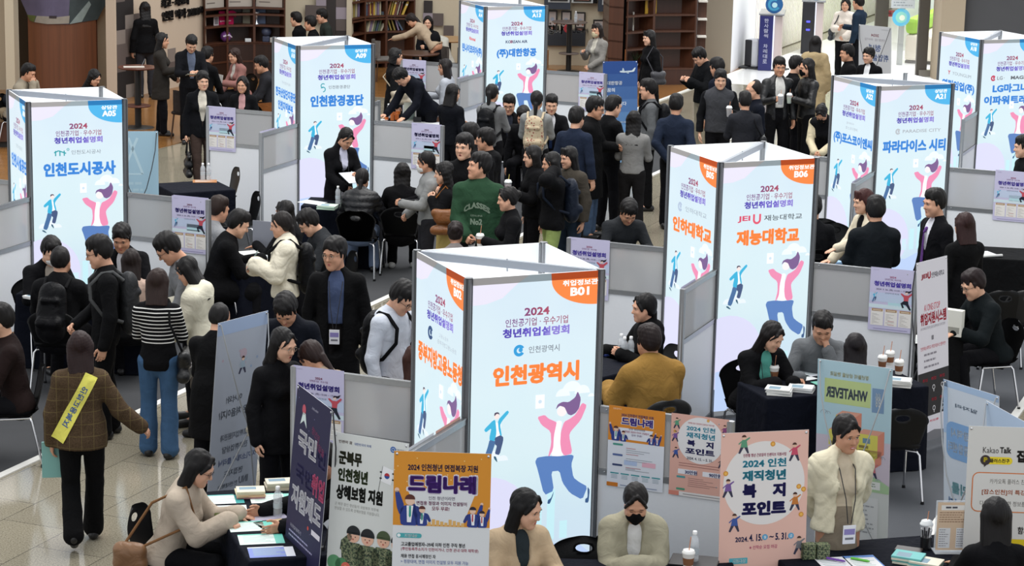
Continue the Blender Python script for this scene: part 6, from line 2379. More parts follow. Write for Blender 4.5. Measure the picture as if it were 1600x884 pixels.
def airline(W, L):
	a = Art()
	for k in range(8):
		t = k / 7
		c = [int(x + (y - x) * t) for x, y in zip((39, 72, 134), (128, 172, 210))]
		a.rect(0, L * (7 - k) / 8, W, L * (8 - k) / 8, '#%02x%02x%02x' % tuple(c), 0)
	ox, oy, s = W * .48, L - .16, .26
	P = lambda q: [(ox + x * s, oy + y * s) for x, y in q]
	a.poly(P([(0, 0), (.06, .05), (.30, .03), (.78, .06), (.95, .22), (1.02, .22), (.93, .02), (.86, -.02), (.3, -.06), (.06, -.04)]), '#c9d6dc', 2)
	a.poly(P([(.15, .03), (.20, .22), (.25, .20), (.32, .02)]), '#aebfca', 3); a.poly(P([(.35, -.03), (.52, -.12), (.60, -.10), (.56, -.0)]), '#9fb2c0', 3)
	for k, (t, w) in enumerate((('대한항공', .44), ('꿈의', .22), ('비행이', .32), ('시작됩니다', .56))):
		a.text(t, W * .12, L - .33 - k * .105, .06, '#e4ebf2', .03 if k == 0 else .012, W * w, 2, align=1)
	a.text('KOREAN AIR', W * .5, .62, .025, '#dfe9f0', .02, W * .4, 2); a.text('KOREAN AIR', W * .4, .1, .03, '#3a5a8a', .02, W * .4, 2)
	return a

def lobby_back(W, L):
	a = Art(); a.rect(0, 0, W, L, '#b9bbc0', 0)
	a.text('2024', W * .5, L - .17, .05, '#a8727e', .02, W * .24, 2, flip=True); a.text('인천공기업 · 우수기업', W * .5, L - .25, .045, '#94909a', .01, W * .62, 2, flip=True)
	a.text('청년', W * .5, L - .40, .13, '#8592b8', .04, W * .38, 2, flip=True); a.text('취업설명회', W * .52, L - .57, .13, '#8592b8', .04, W * .8, 2, flip=True); a.text('인천광역시', W * .8, L - .06, .02, '#8a8d94', 0, W * .2, 2, flip=True)
	return a

def pale_tent(W, L):
	a = Art(); a.rect(0, 0, W, L, '#a4c4d4', 0)
	a.line([(W * .28, L - .08), (W * .62, L - .52)], .03, '#bcd6e0', 1); a.line([(W * .5, L - .08), (W * .12, L - .52)], .03, '#bcd6e0', 1); a.line([(W * .12, L - .52), (W * .62, L - .52)], .02, '#bcd6e0', 1)
	a.rect(W * .86, .02, W * .98, .5, '#c3dae2', 1)
	lines(a, W * .2, L - .65, 6, .08, W * .6, .03, '#b4cfda', 1)
	return a

banner((465, 600), (519, 641), navy_banner, 'dark navy banner with large white lettering at the bottom left', z=1.8)
banner((521, 674), (639, 693), soldier_banner, 'off-white banner with four cartoon soldiers in camouflage')
banner((616, 704), (768, 709), dream_banner, 'orange-topped banner with big purple lettering in front of the B01 tower')
banner((1127, 677), (1264, 671), welfare_banner, 'pink banner with a large white circle at the bottom right', lean=.1)
banner((1278, 560), (1395, 576), whatever_banner, 'pastel banner seen from behind, mirrored lettering, behind the smiling woman in a puffer jacket', True)
banner((1432, 411), (1480, 399), jei_banner, 'tall white, red and black banner beside the seated man in glasses', z=1.7)
banner((1474, 592), (1561, 619), blue_back, 'white and blue banner seen from behind, its poles tied in front', True)
banner((1541, 626), (1625, 672), blue_back2, 'pale blue banner seen from behind at the right edge', True)
banner((1514, 665), (1668, 670), talk_banner, 'white banner with a yellow speech-bubble logo behind the woman with long black hair')
banner((341, 505), (419, 485), left_white, 'pale grey banner seen from behind near the left table, mirrored lettering', True)
banner((942, 96), (996, 95), airline, 'blue banner with a white aeroplane in the crowd')
banner((1342, 38), (1393, 43), lobby_back, 'pale grey banner seen from behind in the bright lobby', True, pole=DARKP)
banner((182, 205), (247, 205), pale_tent, 'pale blue banner with a white tent shape behind the A05 tower', True, pole=DARKP)

# ------------------------------------------------------------------ what people carry
from mathutils.bvhtree import BVHTree

def worn(info, name, mesh, label=None, cat=None, group=None, parent=None):
	o = bpy.data.objects.new(name, mesh); COL.objects.link(o)
	if parent:
		o.parent = parent
	else:
		o.location = info['root'].location; o.rotation_euler.z = info['rz']
		tag(o, label, cat, group)
	return o

def backpack(info, hexc, label, kind='nylon', c2=None, strap=None):
	up, S = info['upl'], info['S']
	f = info['fit']
	P = [cap(up(0, .175 + f, .38), up(0, .185 + f, .10), .13 * S, .145 * S, .03, tuple(info['RL'] @ Vector((0, 1, 0))), 1.55),
		 cap(up(-.07, .26 + f, .14), up(.07, .26 + f, .14), .055 * S, .055 * S, .03), cap(up(-.06, .25 + f, .34), up(.06, .25 + f, .34), .03, .03, .02)]
	o = worn(info, 'backpack', form('backpack', P, .013, cloth(hexc, kind, c2), noise=.005, seed=3), label, 'backpack')
	for s in (-1, 1):
		m = MB()
		y = -.118 - f
		pts = [up(s * .10, .13 + f, .45), up(s * .11, .06, .515 + f * .6), up(s * .115, -.03, .505 + f * .6), up(s * .118, y + .01, .42), up(s * .128, y + .012, .30), up(s * .165, -.02, .16), up(s * .14, .12 + f, .10)]
		m.tube([tuple(p) for p in pts], .017, 6)
		worn(info, 'strap', m.mesh('strap', cloth(strap or hexc, 'plain')), parent=o)
	return o

def shoulder_bag(info, side, hexc, label, drop=-.30, w=.15, h=.12, kind='leather', front=0.0, cross=False):
	up, S, f = info['upl'], info['S'], info['fit']
	c = up(side * (.235 + f), .02 - front, drop + .45)
	P = [cap(c + Vector((0, -w, h * .5)), c + Vector((0, w, h * .5)), .045, .045, .03), cap(c + Vector((0, -w, -h)), c + Vector((0, w, -h)), .055, .055, .04), cap(c + Vector((0, -w * .6, 0)), c + Vector((0, w * .6, 0)), .06, .06, .05)]
	o = worn(info, 'shoulder_bag', form('shoulder_bag', P, .011, cloth(hexc, kind), noise=.004), label, 'bag')
	m = MB()
	top = up((-side if cross else side) * .10, .0, .525 + f)
	m.tube([tuple(c + Vector((0, -w * .8, h * .6))), tuple(up((0 if cross else side * .14), -.13 - f, .36)), tuple(top), tuple(up((0 if cross else side * .14), .15 + f, .36)), tuple(c + Vector((0, w * .8, h * .6)))], .011, 6)
	worn(info, 'strap', m.mesh('strap', cloth(hexc, 'plain')), parent=o)
	return o

def tote(info, side, hexc, label, w=.17, h=.26):
	p = info['handl'][side]
	c = p + Vector((0, 0, -.22 - h * .5))
	P = [cap(c + Vector((0, -w, h * .42)), c + Vector((0, w, h * .42)), .035, .035, .02), cap(c + Vector((0, -w * .9, -h * .5)), c + Vector((0, w * .9, -h * .5)), .06, .06, .03), cap(c + Vector((0, -w * .7, 0)), c + Vector((0, w * .7, 0)), .065, .065, .06)]
	o = worn(info, 'handbag', form('handbag', P, .012, cloth(hexc, 'leather'), noise=.008), label, 'bag')
	for k in (-1, 1):
		m = MB(); m.tube([tuple(c + Vector((k * .03, -w * .6, h * .5))), tuple(p + Vector((k * .012, -.03, -.02))), tuple(p + Vector((k * .012, .03, -.02))), tuple(c + Vector((k * .03, w * .6, h * .5)))], .009, 6)
		worn(info, 'handle', m.mesh('handle', cloth(hexc, 'plain')), parent=o)
	return o

def clear_plastic():
	if 'clearp' in MATS:
		return MATS['clearp']
	m, nt, p, N, L = nodes_of('clear_plastic')
	p.inputs['Base Color'].default_value = (.93, .96, .98, 1); p.inputs['Roughness'].default_value = .12
	tr = N('ShaderNodeBsdfTransparent'); mx = N('ShaderNodeMixShader'); mx.inputs[0].default_value = .42
	p.inputs['Base Color'].default_value = (.80, .84, .88, 1)
	L(tr.outputs[0], mx.inputs[1]); L(p.outputs[0], mx.inputs[2]); L(mx.outputs[0], nt.nodes['Material Output'].inputs['Surface'])
	MATS['clearp'] = m
	return m

PROTO = {}

def cup_parts(root, kind):
	if kind == 'hot':
		m = MB(); m.lathe([(.029, 0), (.041, .108)], 18); m.build('cup_body', plain('#e9e6e0', .5), root)
		m = MB(); m.lathe([(.0325, .028), (.0385, .078)], 18, cap=False); m.build('sleeve', plain('#8a5a3a', .7), root)
		m = MB(); m.lathe([(.0435, .106), (.0435, .114), (.039, .118), (.037, .128), (.03, .13), (.028, .126)], 18); m.build('lid', plain('#efeeea', .4), root)
	else:
		col = {'iced': '#4a2618', 'pink': '#c98a92', 'green': '#7a9a5a'}[kind]
		m = MB(); m.lathe([(.030, 0), (.044, .125)], 18); m.build('cup_body', clear_plastic(), root)
		m = MB(); m.lathe([(.0285, .003), (.0385, .09)], 16); m.build('drink', plain(col, .2), root)
		m = MB(); m.lathe([(.046, .123), (.046, .130), (.040, .134), (.036, .150), (.02, .156)], 18); m.build('lid', plain('#dfe2e2', .3), root)
	m = MB(); m.tube([(.0, 0, .10), (.012, .006, .215)], .0035, 6); m.build('straw', plain('#c78a6a' if kind != 'pink' else '#d6c46a', .5), root)

def cup(pos, kind, label, group=None, rz=0.0):
	if kind not in PROTO:
		PROTO[kind] = empty('drink_cup', pos, rz, label, 'cup', group)
		cup_parts(PROTO[kind], kind)
		return PROTO[kind]
	return dup(PROTO[kind], pos, rz, label, group)

def bottle(pos, label, group='clear water bottles', cat='bottle'):
	if 'bottle' not in PROTO:
		r = PROTO['bottle'] = empty('water_bottle', pos, 0, label, cat, group)
		m = MB(); m.lathe([(.028, 0), (.031, .006), (.031, .05), (.0295, .055), (.031, .06), (.031, .10), (.0295, .105), (.031, .11), (.031, .145), (.024, .17), (.0135, .186), (.0135, .198)], 18); m.build('bottle_body', clear_plastic(), r)
		m = MB(); m.lathe([(.0316, .062), (.0316, .098)], 18, cap=False); m.build('paper_band', plain('#b9c3c9', .5), r)
		m = MB(); m.lathe([(.0155, .194), (.0155, .212), (.013, .215)], 14); m.build('cap', plain('#f0f0f0', .4), r)
		return r
	return dup(PROTO['bottle'], pos, 0, label, group)

def phone(info, side, label, tilt=50):
	M = info['handM'][side]
	p = M @ Vector((0, -.045, -.085))
	o = bpy.data.objects.new('phone', PROTO.get('phone_mesh') or phone_mesh()); COL.objects.link(o)
	o.location = p
	o.rotation_euler = (R(-tilt), 0, info['rz'])
	return tag(o, label, 'phone')

def phone_mesh():
	m = MB(); m.box(-.037, -.0045, -.075, .037, .0045, .075, .004); m.mi = 1; m.box(-.033, .0046, -.07, .033, .0052, .07)
	PROTO['phone_mesh'] = m.mesh('phone', [plain('#1a1a1e', .25), plain('#39445a', .1)])
	return PROTO['phone_mesh']

def in_hand(info, side, name, m, mats, label, cat, tilt=50, off=(0, -.05, -.09), yaw=0):
	p = info['handM'][side] @ Vector(off)
	o = m.build(name, mats)
	o.location = p; o.rotation_euler = (R(-tilt), 0, info['rz'] + R(yaw))
	return tag(o, label, cat)

def sheet_obj(name, pos, w, d, rz, mats, label, cat, th=.002, fn=None, group=None):
	m = MB(); m.box(-w / 2, -d / 2, 0, w / 2, d / 2, th)
	if fn:
		fn(m, w, d, th)
	o = m.build(name, mats, None, pos, rz)
	return tag(o, label, cat, group)

def chest_print(info, words, col, back=False):
	"""printed lettering laid on the front of a garment"""
	me = info['top']
	co = np.empty(len(me.vertices) * 3, np.float32); me.vertices.foreach_get('co', co)
	bvh = BVHTree.FromPolygons([Vector(c) for c in co.reshape(-1, 3)], [list(p.vertices) for p in me.polygons])
	m = MB()
	S = info['S']
	for body, x, z, h, w, wt, arch in words:
		a, fs, _ = glyphs(body, wt)
		vs = []
		for px, py in a:
			xx = (px - .5) * w
			zz = z + (py - .5) * h - arch * (px - .5) ** 2
			o = info['upl'](x + xx, -.5 if not back else .5, zz)
			d = info['RL'] @ Vector((0, 1 if not back else -1, 0))
			hit = bvh.ray_cast(o, d, 1.0)
			q = hit[0] if hit[0] is not None else o + d * .36
			vs.append(tuple(q - d * .004))
		m.add(vs, fs)
	return worn(info, 'print', m.mesh('print', plain(col, .7)), parent=info['root'])

SEATED = []

def P_(*a, **k):
	i = pp(*a, **k)
	if 'chair' in i:
		SEATED.append((i['chair'], a[3]))
	return i

F = dict(fem=True)
SIT = dict(pose='sit')
BLK, INK2, CHAR, NAVY2 = '#151518', '#101013', '#222326', '#171c29'

# ---- far cafe, left to right
P_(226, 2, 115, 'woman with very long black hair standing with her back turned by the checkered wall', fem=True, H=1.70, hair='long', top=INK2, coat=.1, bottom='#2a2a2e')
i = P_(252, 50, 5, 'woman in a long dark grey coat holding papers beside the round standing table', fem=True, H=1.64, hair='mid', top='#2b2825', coat=.3, arms=('front', 'low'))
m = MB(); m.box(-.1, -.004, -.14, .1, .004, .14); in_hand(i, -1, 'leaflet', m, paper('#b9b6ae'), 'pale leaflet held by the woman in a dark grey coat', 'leaflet', 20)
i = P_(299, 53, 290, 'man in a dark suit and blue-grey shirt looking down at a leaflet', hair='short', top='#1a1b20', vee=-.05, inner='#5a6274', hpitch=38, arms=('front', 'front'), collar=True)
m = MB(); m.box(-.15, -.1, -.004, .15, .1, .004); in_hand(i, 1, 'leaflet', m, paper('#8f9086'), 'open leaflet held by the man in a dark suit', 'leaflet', 15)
P_(323, 72, 60, 'person in black seated between the suited man and the woman in pink', pose='sit', hair='fringe', top='#131316', hood=True, arms=('lap', 'lap'))
i = P_(367, 74, 215, 'woman in a dusty pink jacket sitting with a white sheet', fem=True, pose='sit', hair='mid', hcol='#2a1812', top='#8f655f', vee=True, inner='#c9c4bc', arms=('lap', 'front'), collar=True, hyaw=10, hpitch=15)
m = MB(); m.box(-.1, -.003, -.15, .1, .003, .15); in_hand(i, 1, 'paper_sheet', m, paper('#c4c2bd'), 'white sheet held by the woman in pink', 'paper', 10)
P_(409, 86, 190, 'man in a dark sweatshirt seated at the edge of the A10 face, looking left', pose='sit', hair='short', top='#26262a', arms=('lap', 'lap'), hpitch=18)
i = P_(316, 110, 282, 'short-haired woman in a black coat with pale open collar walking with a black bag', fem=True, H=1.68, pose='walk', hair='part', top='#14151a', coat=.12, vee=-.1, inner='#c3bcae', bottom='#3a2e29', arms=('down', 'swing'), hyaw=12)
tote(i, -1, '#141416', 'black handbag carried by the walking woman in a black coat')
P_(379, 118, 262, 'smiling woman in a black jacket over pink behind the A09 left partition', fem=True, pose='sit', hair='mid', top='#15161a', vee=True, inner='#b98f90', mouth='smile', collar=True)
i = P_(147, 107, 335, 'woman with long black hair looking at her phone behind the A05 tower', fem=True, pose='sit', hair='long', top='#121316', hpitch=28, arms=('low', 'phone'))
phone(i, 1, 'phone held by the long-haired woman behind the A05 tower')
P_(43, 98, 350, 'person in beige seated with hands at the face, far left behind the pier', pose='sit', hair='short', top='#8d8474', arms=('mouth', 'mouth'), hpitch=20)
P_(466, 20, 165, 'person in black with a shoulder strap, leftmost of the three seated above the A09 tower', pose='sit', hair='short', top='#0f1014', shift=(-0.05, 0.25, 0))
P_(486, 24, 178, 'person in black, middle of the three seated above the A09 tower', pose='sit', hair='fringe', top='#0d0d11')
P_(504, 13, 195, 'man in a dark green sweater, rightmost of the three seated above the A09 tower', pose='sit', hair='short', top='#2b322e', hpitch=14)
P_(642, 20, 160, 'woman in a beige sweater bending over towards a chair by the bookcase', fem=True, lean=48, hair='low', hcol='#1c1210', top='#aa9780', arms=('reach', 'reach'), hpitch=45, bottom='#141318', skirt=True)
P_(669, 24, 250, 'woman in a black jacket and white blouse seated by the cafe table', fem=True, pose='sit', hair='mid', top='#14151a', vee=True, inner='#d5d1cb', hyaw=15, arms=('lap', 'front'))
i = P_(617, 74, 10, 'smiling woman with a bob and white collar, beige bag, behind the bending man', fem=True, H=1.66, hair='bob', top='#141417', coat=.45, collar=False, inner='#d6d0c4', mouth='smile', glasses=True)
shoulder_bag(i, -1, '#a89c88', 'beige crossbody bag of the smiling woman with a bob', -.36, .11, .09, front=.1, cross=True)
P_(625, 104, 222, 'man in a dark navy suit bending over the table with leaflets', lean=42, hair='short', top='#141722', hpitch=58, arms=('lean', 'lean'), bottom='#12141b', H=1.78)
P_(695, 97, 165, 'woman in a pale grey cardigan with long dark hair beside the A14 face', fem=True, hair='long', hcol='#171110', top='#a3a7ae', bottom='#15151a', arms=('front', 'down'), shift=(0, 0.5, 0))
i = P_(707, 130, 55, 'woman in dark navy with a white face mask holding a blue folder', fem=True, H=1.64, hair='mid', top='#14161d', mask='#dcdcda', arms=('down', 'front'), bottom='#121318', hyaw=-8)
m = MB(); m.box(-.12, -.008, -.15, .12, .008, .15, .003); in_hand(i, -1, 'folder', m, plain('#223a78', .4), 'blue folder held by the woman in a white mask', 'folder', 25, (0, -.10, -.02))
i = P_(769, 130, 68, 'student in a grey hoodie with dark tied hair, black backpack, seen from behind', fem=True, H=1.66, hair='pony', top='#737475', hood=True, arms=('front', 'front'), bottom='#1a1a1e')
backpack(i, '#17181b', 'black backpack on the grey hoodie in the crowd')
P_(796, 146, 262, 'man in glasses and black suit seated between the grey hoodie and the floral backpack', pose='sit', H=1.78, hair='short', top='#131317', glasses=True, vee=True, inner='#2b2e38', hpitch=18, collar=True)
i = P_(839, 141, 82, 'woman in a grey cardigan with a pale floral backpack, seen from behind', fem=True, H=1.66, hair='low', top='#858685', bottom='#1c1c20', arms=('front', 'front'))
backpack(i, '#b9a98e', 'pale floral backpack on the grey cardigan', 'floral', '#8a4a44', '#b9a98e')
i = P_(862, 146, 272, 'man in a black suit seated facing us with an iced drink', pose='sit', H=1.78, hair='short', top='#131318', vee=True, inner='#d0d0d4', tie='#1c2a4a', arms=('cup', 'table'), hpitch=14)
cup(i['hand'][-1] + Vector((0, -.02, -.08)), 'green', 'iced drink of the suited man behind the floral backpack')
P_(818, 160, 255, 'dark-haired person seated low left of the floral backpack', pose='sit', hair='fringe', top='#16161a', hpitch=30, seat=.42, shift=(0, -0.3, 0))
P_(906, 161, 60, 'man in navy seen from behind, next to the suited man with a drink', hair='fringe', top='#1d2536', bottom='#14161c', shift=(-0.05, -0.3, 0))
i = P_(929, 150, 345, 'tall man in glasses and a long black padded coat, blue jeans', H=1.80, hair='fringe', top='#121214', coat=.42, hood=True, glasses=True, arms=('down', 'front'), bottom='#44566f', fit=.035, hpitch=12)
i = P_(954, 156, 30, 'man in a black jacket checking a phone in front of the blue airline banner', H=1.76, hair='short', top='#131316', arms=('phone', 'down'), fit=.03, hpitch=15, shift=(0.05, 0.5, 0))
phone(i, -1, 'phone held in front of the blue aeroplane banner')
P_(991, 172, 78, 'woman in a grey sweater and dark wide trousers with long black hair, seen from behind', fem=True, H=1.64, hair='long', top='#7d7c7a', bottom='#211f20', bkind='wide', arms=('front', 'front'), hem=-.02)
i = P_(1015, 122, 178, 'man in glasses and a grey coat with a dark backpack, facing left', H=1.78, hair='short', top='#595b5d', glasses=True, vee=True, inner='#2a2b30', coat=.1, bottom='#121215')
backpack(i, '#15161a', 'dark backpack of the man in a grey coat')
P_(1057, 146, 82, 'man in a navy jacket with hands clasped behind his back', H=1.76, hair='fringe', top='#1e2636', arms=('back', 'back'), bottom='#191a20')
i = P_(1016, 46, 208, 'woman in a long black coat with a fringe in front of the curved bookcase', fem=True, H=1.68, hair='long_bang', top='#0f0f12', coat=.5, hyaw=-5)
shoulder_bag(i, 1, '#3c3c40', 'grey bag of the woman in black before the bookcase', -.40, .10, .09)
i = P_(934, 35, 225, 'woman in a grey coat and beige mask looking at her phone by the framed certificates', fem=True, H=1.64, hair='bob_bang', hcol='#1a1210', top='#7e7b76', coat=.5, vee=True, inner='#b8b4a8', mask='#c9bd9c', arms=('phone', 'low'), collar=True)
phone(i, -1, 'white phone held by the woman in a beige mask', 70)
i = P_(1093, 73, 205, 'young man in a black sweatshirt and khaki trousers bent over his phone', H=1.76, hair='fringe', top='#101216', arms=('phone', 'phone'), hpitch=38, bottom='#8a8271', fit=.035)
phone(i, 1, 'phone of the man in khaki trousers', 80)
P_(1122, 89, 140, 'man in dark navy half hidden behind the man in a grey vest', hair='fringe', top='#171d2d', H=1.76, hpitch=16)
i = P_(1126, 107, 272, 'man in a grey padded vest holding a plastic cup, facing us', H=1.76, hair='part', top='#17181c', vest='#3c3d41', arms=('down', 'cup'), hpitch=12, collar=True, wide=1.06)
cup(i['hand'][1] + Vector((0, -.03, -.05)), 'iced', 'plastic cup held by the man in a grey vest')
i = P_(1165, 142, 95, 'short-haired person in a dark patterned top seen from behind', H=1.66, hair='short', top='#26272c', tkind='heather', arms=('down', 'front'))
shoulder_bag(i, -1, '#1a1a1e', 'black bag with shiny clasps beside the dark patterned top', -.32, .10, .08)
P_(1180, 124, 190, 'balding man in glasses and navy jacket looking left', H=1.74, hair='bald', hcol='#1c1614', top='#161b28', glasses=True, collar=True, bottom='#15171d')
i = P_(1218, 88, 285, 'man in a black leather jacket over a white shirt holding an iced coffee', H=1.78, hair='fringe', top='#17171a', tkind='leather', vee=-.16, wide_open=True, hem=-.08, inner='#d2d0cb', arms=('cup', 'down'), bottom='#121216', bkind='wide', collar=True, hyaw=-8)
cup(i['hand'][-1] + Vector((0, -.03, -.07)), 'iced', 'iced coffee of the man in a leather jacket')
P_(1249, 92, 10, 'man in black behind the masked man, face turned right', H=1.72, hair='fringe', top='#121215', shift=(0, 0.45, 0))
i = P_(1263, 90, 200, 'young man in a black mask and black jacket holding a green drink', H=1.76, hair='mid', top='#121214', tkind='leather', mask='#131315', arms=('phone', 'cup'), bottom='#111114', collar=True)
cup(i['hand'][1] + Vector((0, -.03, -.07)), 'green', 'green drink of the young man in a black mask')
phone(i, -1, 'phone in the hand of the man in a black mask', 60)
P_(1275, 55, 80, 'woman in a long camel coat seen from behind in the lobby', fem=True, H=1.66, hair='mid', top='#a3906e', coat=.72, fit=.04, hood=True, bottom='#c9c2b2')
P_(1326, 68, 185, 'man in black facing left beside the lobby banner', H=1.74, hair='short', top='#101013', mouth='smile')
P_(1359, 73, 236, 'smiling short-haired woman in a black suit and white shirt before the lobby banner', fem=True, H=1.66, hair='part', top='#121216', vee=True, inner='#dfe0e2', mouth='smile', collar=True, hyaw=-10)
P_(1343, -8, 150, 'man in a dark teal jacket at the lobby gate, head cut by the top edge', H=1.78, hair='short', top='#1e2c3c', arms=('front', 'down'), bottom='#14161c')
i = P_(1322, -4, 250, 'person in a cream jacket with a black strap at the lobby gate', fem=True, H=1.66, hair='long', top='#d6cdc2', fit=.035, bottom='#131316', arms=('front', 'low'))
shoulder_bag(i, -1, '#2b2f36', 'dark bag of the person in a cream jacket', -.36, .11, .1)
i = P_(1284, 162, 248, 'woman with a bun in a black and cream jacket leaning forward', fem=True, lean=32, hair='bun', top='#cfc3a4', vest='#16171b', hpitch=50, arms=('low', 'low'), mask='#17171a')
P_(1602, 210, 185, 'person in black cut off by the right edge of the photo', H=1.70, hair='fringe', top='#111216')

# ---- crowd in front of A09 and A13
i = P_(541, 198, 300, 'woman in a black suit with tied hair reading a sheet before the A09 face', fem=True, H=1.64, lean=8, hair='low', top='#131317', vee=True, inner='#c6c7da', hpitch=36, hyaw=12, arms=('low', 'front'), coat=.18, lanyard=True)
m = MB(); m.box(-.11, -.003, -.15, .11, .003, .15); in_hand(i, 1, 'paper_sheet', m, paper('#cfd3d8'), 'white sheet held by the woman in front of the A09 face', 'paper', 75, (0, -.06, -.14))
P_(737, 191, 172, 'man in black facing left, just behind the man in a black T-shirt', H=1.72, hair='fringe', top='#131316', hpitch=16)
P_(761, 199, 178, 'man in glasses with a beige-collared black jacket, facing left', H=1.74, hair='fringe', top='#141417', glasses=True, inner='#a8977a', hood=True, bottom='#121214')
i = P_(726, 213, 245, 'big man in a black T-shirt with open mouth holding two orange strips', H=1.84, hair='fringe', top='#111114', sleeve=.55, wide=1.1, mouth='open', arms=('cup', 'down'), hpitch=4, shift=(0, 0.28, 0))
for k in range(2):
	m = MB(); m.box(-.014, -.003, -.02, .014, .003, .21, .002)
	in_hand(i, -1, 'paper_strip', m, plain('#b5643a', .6), 'orange paper strip held up by the man in a black T-shirt, %s of the two' % ('left' if k == 0 else 'right'), 'paper strip', -8, (0, -.04, -.06)).rotation_euler.y = R(-8 + 16 * k)
P_(566, 262, 84, 'woman in a shiny black padded jacket seated at the A09 table, seen from behind', fem=True, pose='sit', hair='low', hcol='#120e0e', top='#15151a', tkind='leather', quilt=1, fit=.04, bottom='#71809a', arms=('table', 'table'), hpitch=20)
P_(629, 253, 88, 'woman with long straight black hair seated beside the padded jacket, seen from behind', fem=True, pose='sit', H=1.66, hair='long', top='#121114', coat=.1, bottom='#101013', shoes='w', arms=('table', 'table'), fit=.03)
i = P_(674, 238, 190, 'woman in a grey hoodie and white mask, facing left', fem=True, H=1.62, hair='low', top='#848584', hood=True, mask='#e3e2de', arms=('low', 'front'), bottom='#26262a', shift=(-0.05, 0.12, 0))
chest_print(i, [('SEIS', -.0, .27, .07, .22, .05, 0)], '#26262a')
i = P_(696, 251, 178, 'woman with long black hair and a brown bag beside the man in a black T-shirt', fem=True, H=1.62, hair='long', top='#151518', arms=('down', 'strap'), bottom='#b59f62', bkind='wide')
shoulder_bag(i, 1, '#7a4a22', 'brown shoulder bag hanging beside the orange strips', -.26, .12, .13)
i = P_(753, 237, 262, 'tall man in a dark green sweatshirt with grey lettering looking up to the left', H=1.86, hair='fringe', top='#27432f', hyaw=-58, hpitch=-6, arms=('low', 'down'), fit=.035, wide=1.08, inner='#d8d8d4', bottom='#17181c')
chest_print(i, [('CLASSES', 0, .33, .06, .26, .05, .25), ('GENUINE', 0, .225, .018, .12, .0, 0), ('No2', 0, .165, .062, .12, .05, 0)], '#7d8f7c')
phone(i, -1, 'phone in the hand of the man in a green sweatshirt')
i = P_(796, 290, 190, 'woman in black with a bun holding a hot coffee', fem=True, H=1.64, hair='bun', top='#131316', arms=('down', 'cup'), bottom='#15151a', inner='#cfcac4')
cup(i['hand'][1] + Vector((0, -.02, -.06)), 'hot', 'hot coffee cup with white lid held by the woman with a bun')
P_(712, 344, 88, 'seated person with a tied bun and grey top behind the B01 tower', fem=True, pose='sit', hair='bun', hcol='#1c1110', top='#827b79', hpitch=15)
i = P_(834, 226, 190, 'person in a black hood drinking a pink drink through a straw', fem=True, H=1.62, hair='mid', top='#111114', hood=True, arms=('down', 'cup'), fit=.035)
cup(i['hand'][1] + Vector((0, -.03, .0)), 'pink', 'pink drink of the person in a black hood')
i = P_(864, 236, 195, 'woman in a wide black jacket phoning, pale green trousers', fem=True, H=1.64, hair='mid', top='#141417', fit=.045, arms=('down', 'ear'), bottom='#93a463', bkind='wide', hem=-.10)
phone(i, 1, 'phone at the ear of the woman in pale green trousers', 0)
backpack(i, '#1c222e', 'dark navy backpack of the woman phoning')
P_(888, 236, 228, 'smiling woman with long black hair in a brown jacket behind the woman phoning', fem=True, H=1.64, hair='long_bang', top='#3f3a33', mouth='smile', fit=.035, bottom='#2d3a4c', hyaw=-15, shift=(0.03, 0.4, 0))
P_(983, 309, 285, 'man in a dark jacket seated looking down behind the frosted partition', pose='sit', H=1.78, hair='fringe', top='#26282b', hpitch=42, arms=('table', 'table'), collar=True)

# ---- left group at the A05 booth
P_(79, 368, 305, 'man in a black suit and white mask seated at the A05 table', pose='sit', hair='fringe', top='#131317', mask='#e2e2df', vee=True, inner='#b5aca0', hpitch=25, arms=('table', 'table'), collar=True)
i = P_(94, 382, 84, 'man with a black backpack seated with his back to us at the A05 table', pose='sit', H=1.80, hair='crew', top='#111114', arms=('table', 'table'), fit=.035)
backpack(i, '#131316', 'large black backpack of the man seated at the A05 table')
i = P_(156, 366, 192, 'standing man in glasses and black facing left, grey straps on his shoulders', H=1.78, hair='fringe', top='#131316', glasses=True, hpitch=16, bottom='#101013', bkind='wide', arms=('low', 'down'), hem=-.12)
backpack(i, '#2b2c2e', 'dark grey backpack of the standing man in glasses', strap='#4c4d4e')
P_(190, 347, 268, 'man in a black suit seated facing us, left of the A05 partition', pose='sit', H=1.80, hair='part', top='#131317', vee=True, inner='#d8d8dc', hpitch=24, arms=('table', 'table'), collar=True)
P_(205, 388, 95, 'woman with brown-black hair and beige collar seated facing the A05 table', fem=True, pose='sit', hair='mid', hcol='#1d1311', top='#b0988a', arms=('table', 'table'))
P_(261, 361, 200, 'man in glasses and a grey coat leaning over the group', H=1.78, lean=14, hair='fringe', top='#7f8184', glasses=True, hpitch=38, arms=('low', 'low'), collar=True)
i = P_(293, 399, 165, 'woman in a white padded jacket with pale pink hood and long black hair', fem=True, H=1.60, lean=8, hair='long', hcol='#0e0b0b', top='#d6d1bd', hood=True, fit=.045, arms=('reach', 'low'), hpitch=28, bottom='#6a625a')
i = P_(246, 418, 88, 'woman in a black and white striped sweater and blue jeans, seen from behind', fem=True, H=1.62, hair='mid', hcol='#2a1c18', top='#131316', tkind='stripe', bottom='#3f5c7d', bkind='wide', arms=('front', 'front'), hem=-.10)
b = shoulder_bag(i, -1, '#151517', 'black shoulder bag with a white flower charm on the striped sweater', -.46, .12, .12)
m = MB()
c = i['upl'](-.31, .10, -.03)
for k in range(5):
	m.ball((c.x + .02 * math.cos(k * 1.257), c.y, c.z + .02 * math.sin(k * 1.257)), .013, 8)
m.tube([tuple(c + Vector((0, 0, .02))), tuple(c + Vector((.0, -.02, .11)))], .003, 5)
worn(i, 'flower_charm', m.mesh('flower_charm', plain('#e2dcdc', .5)), parent=b)
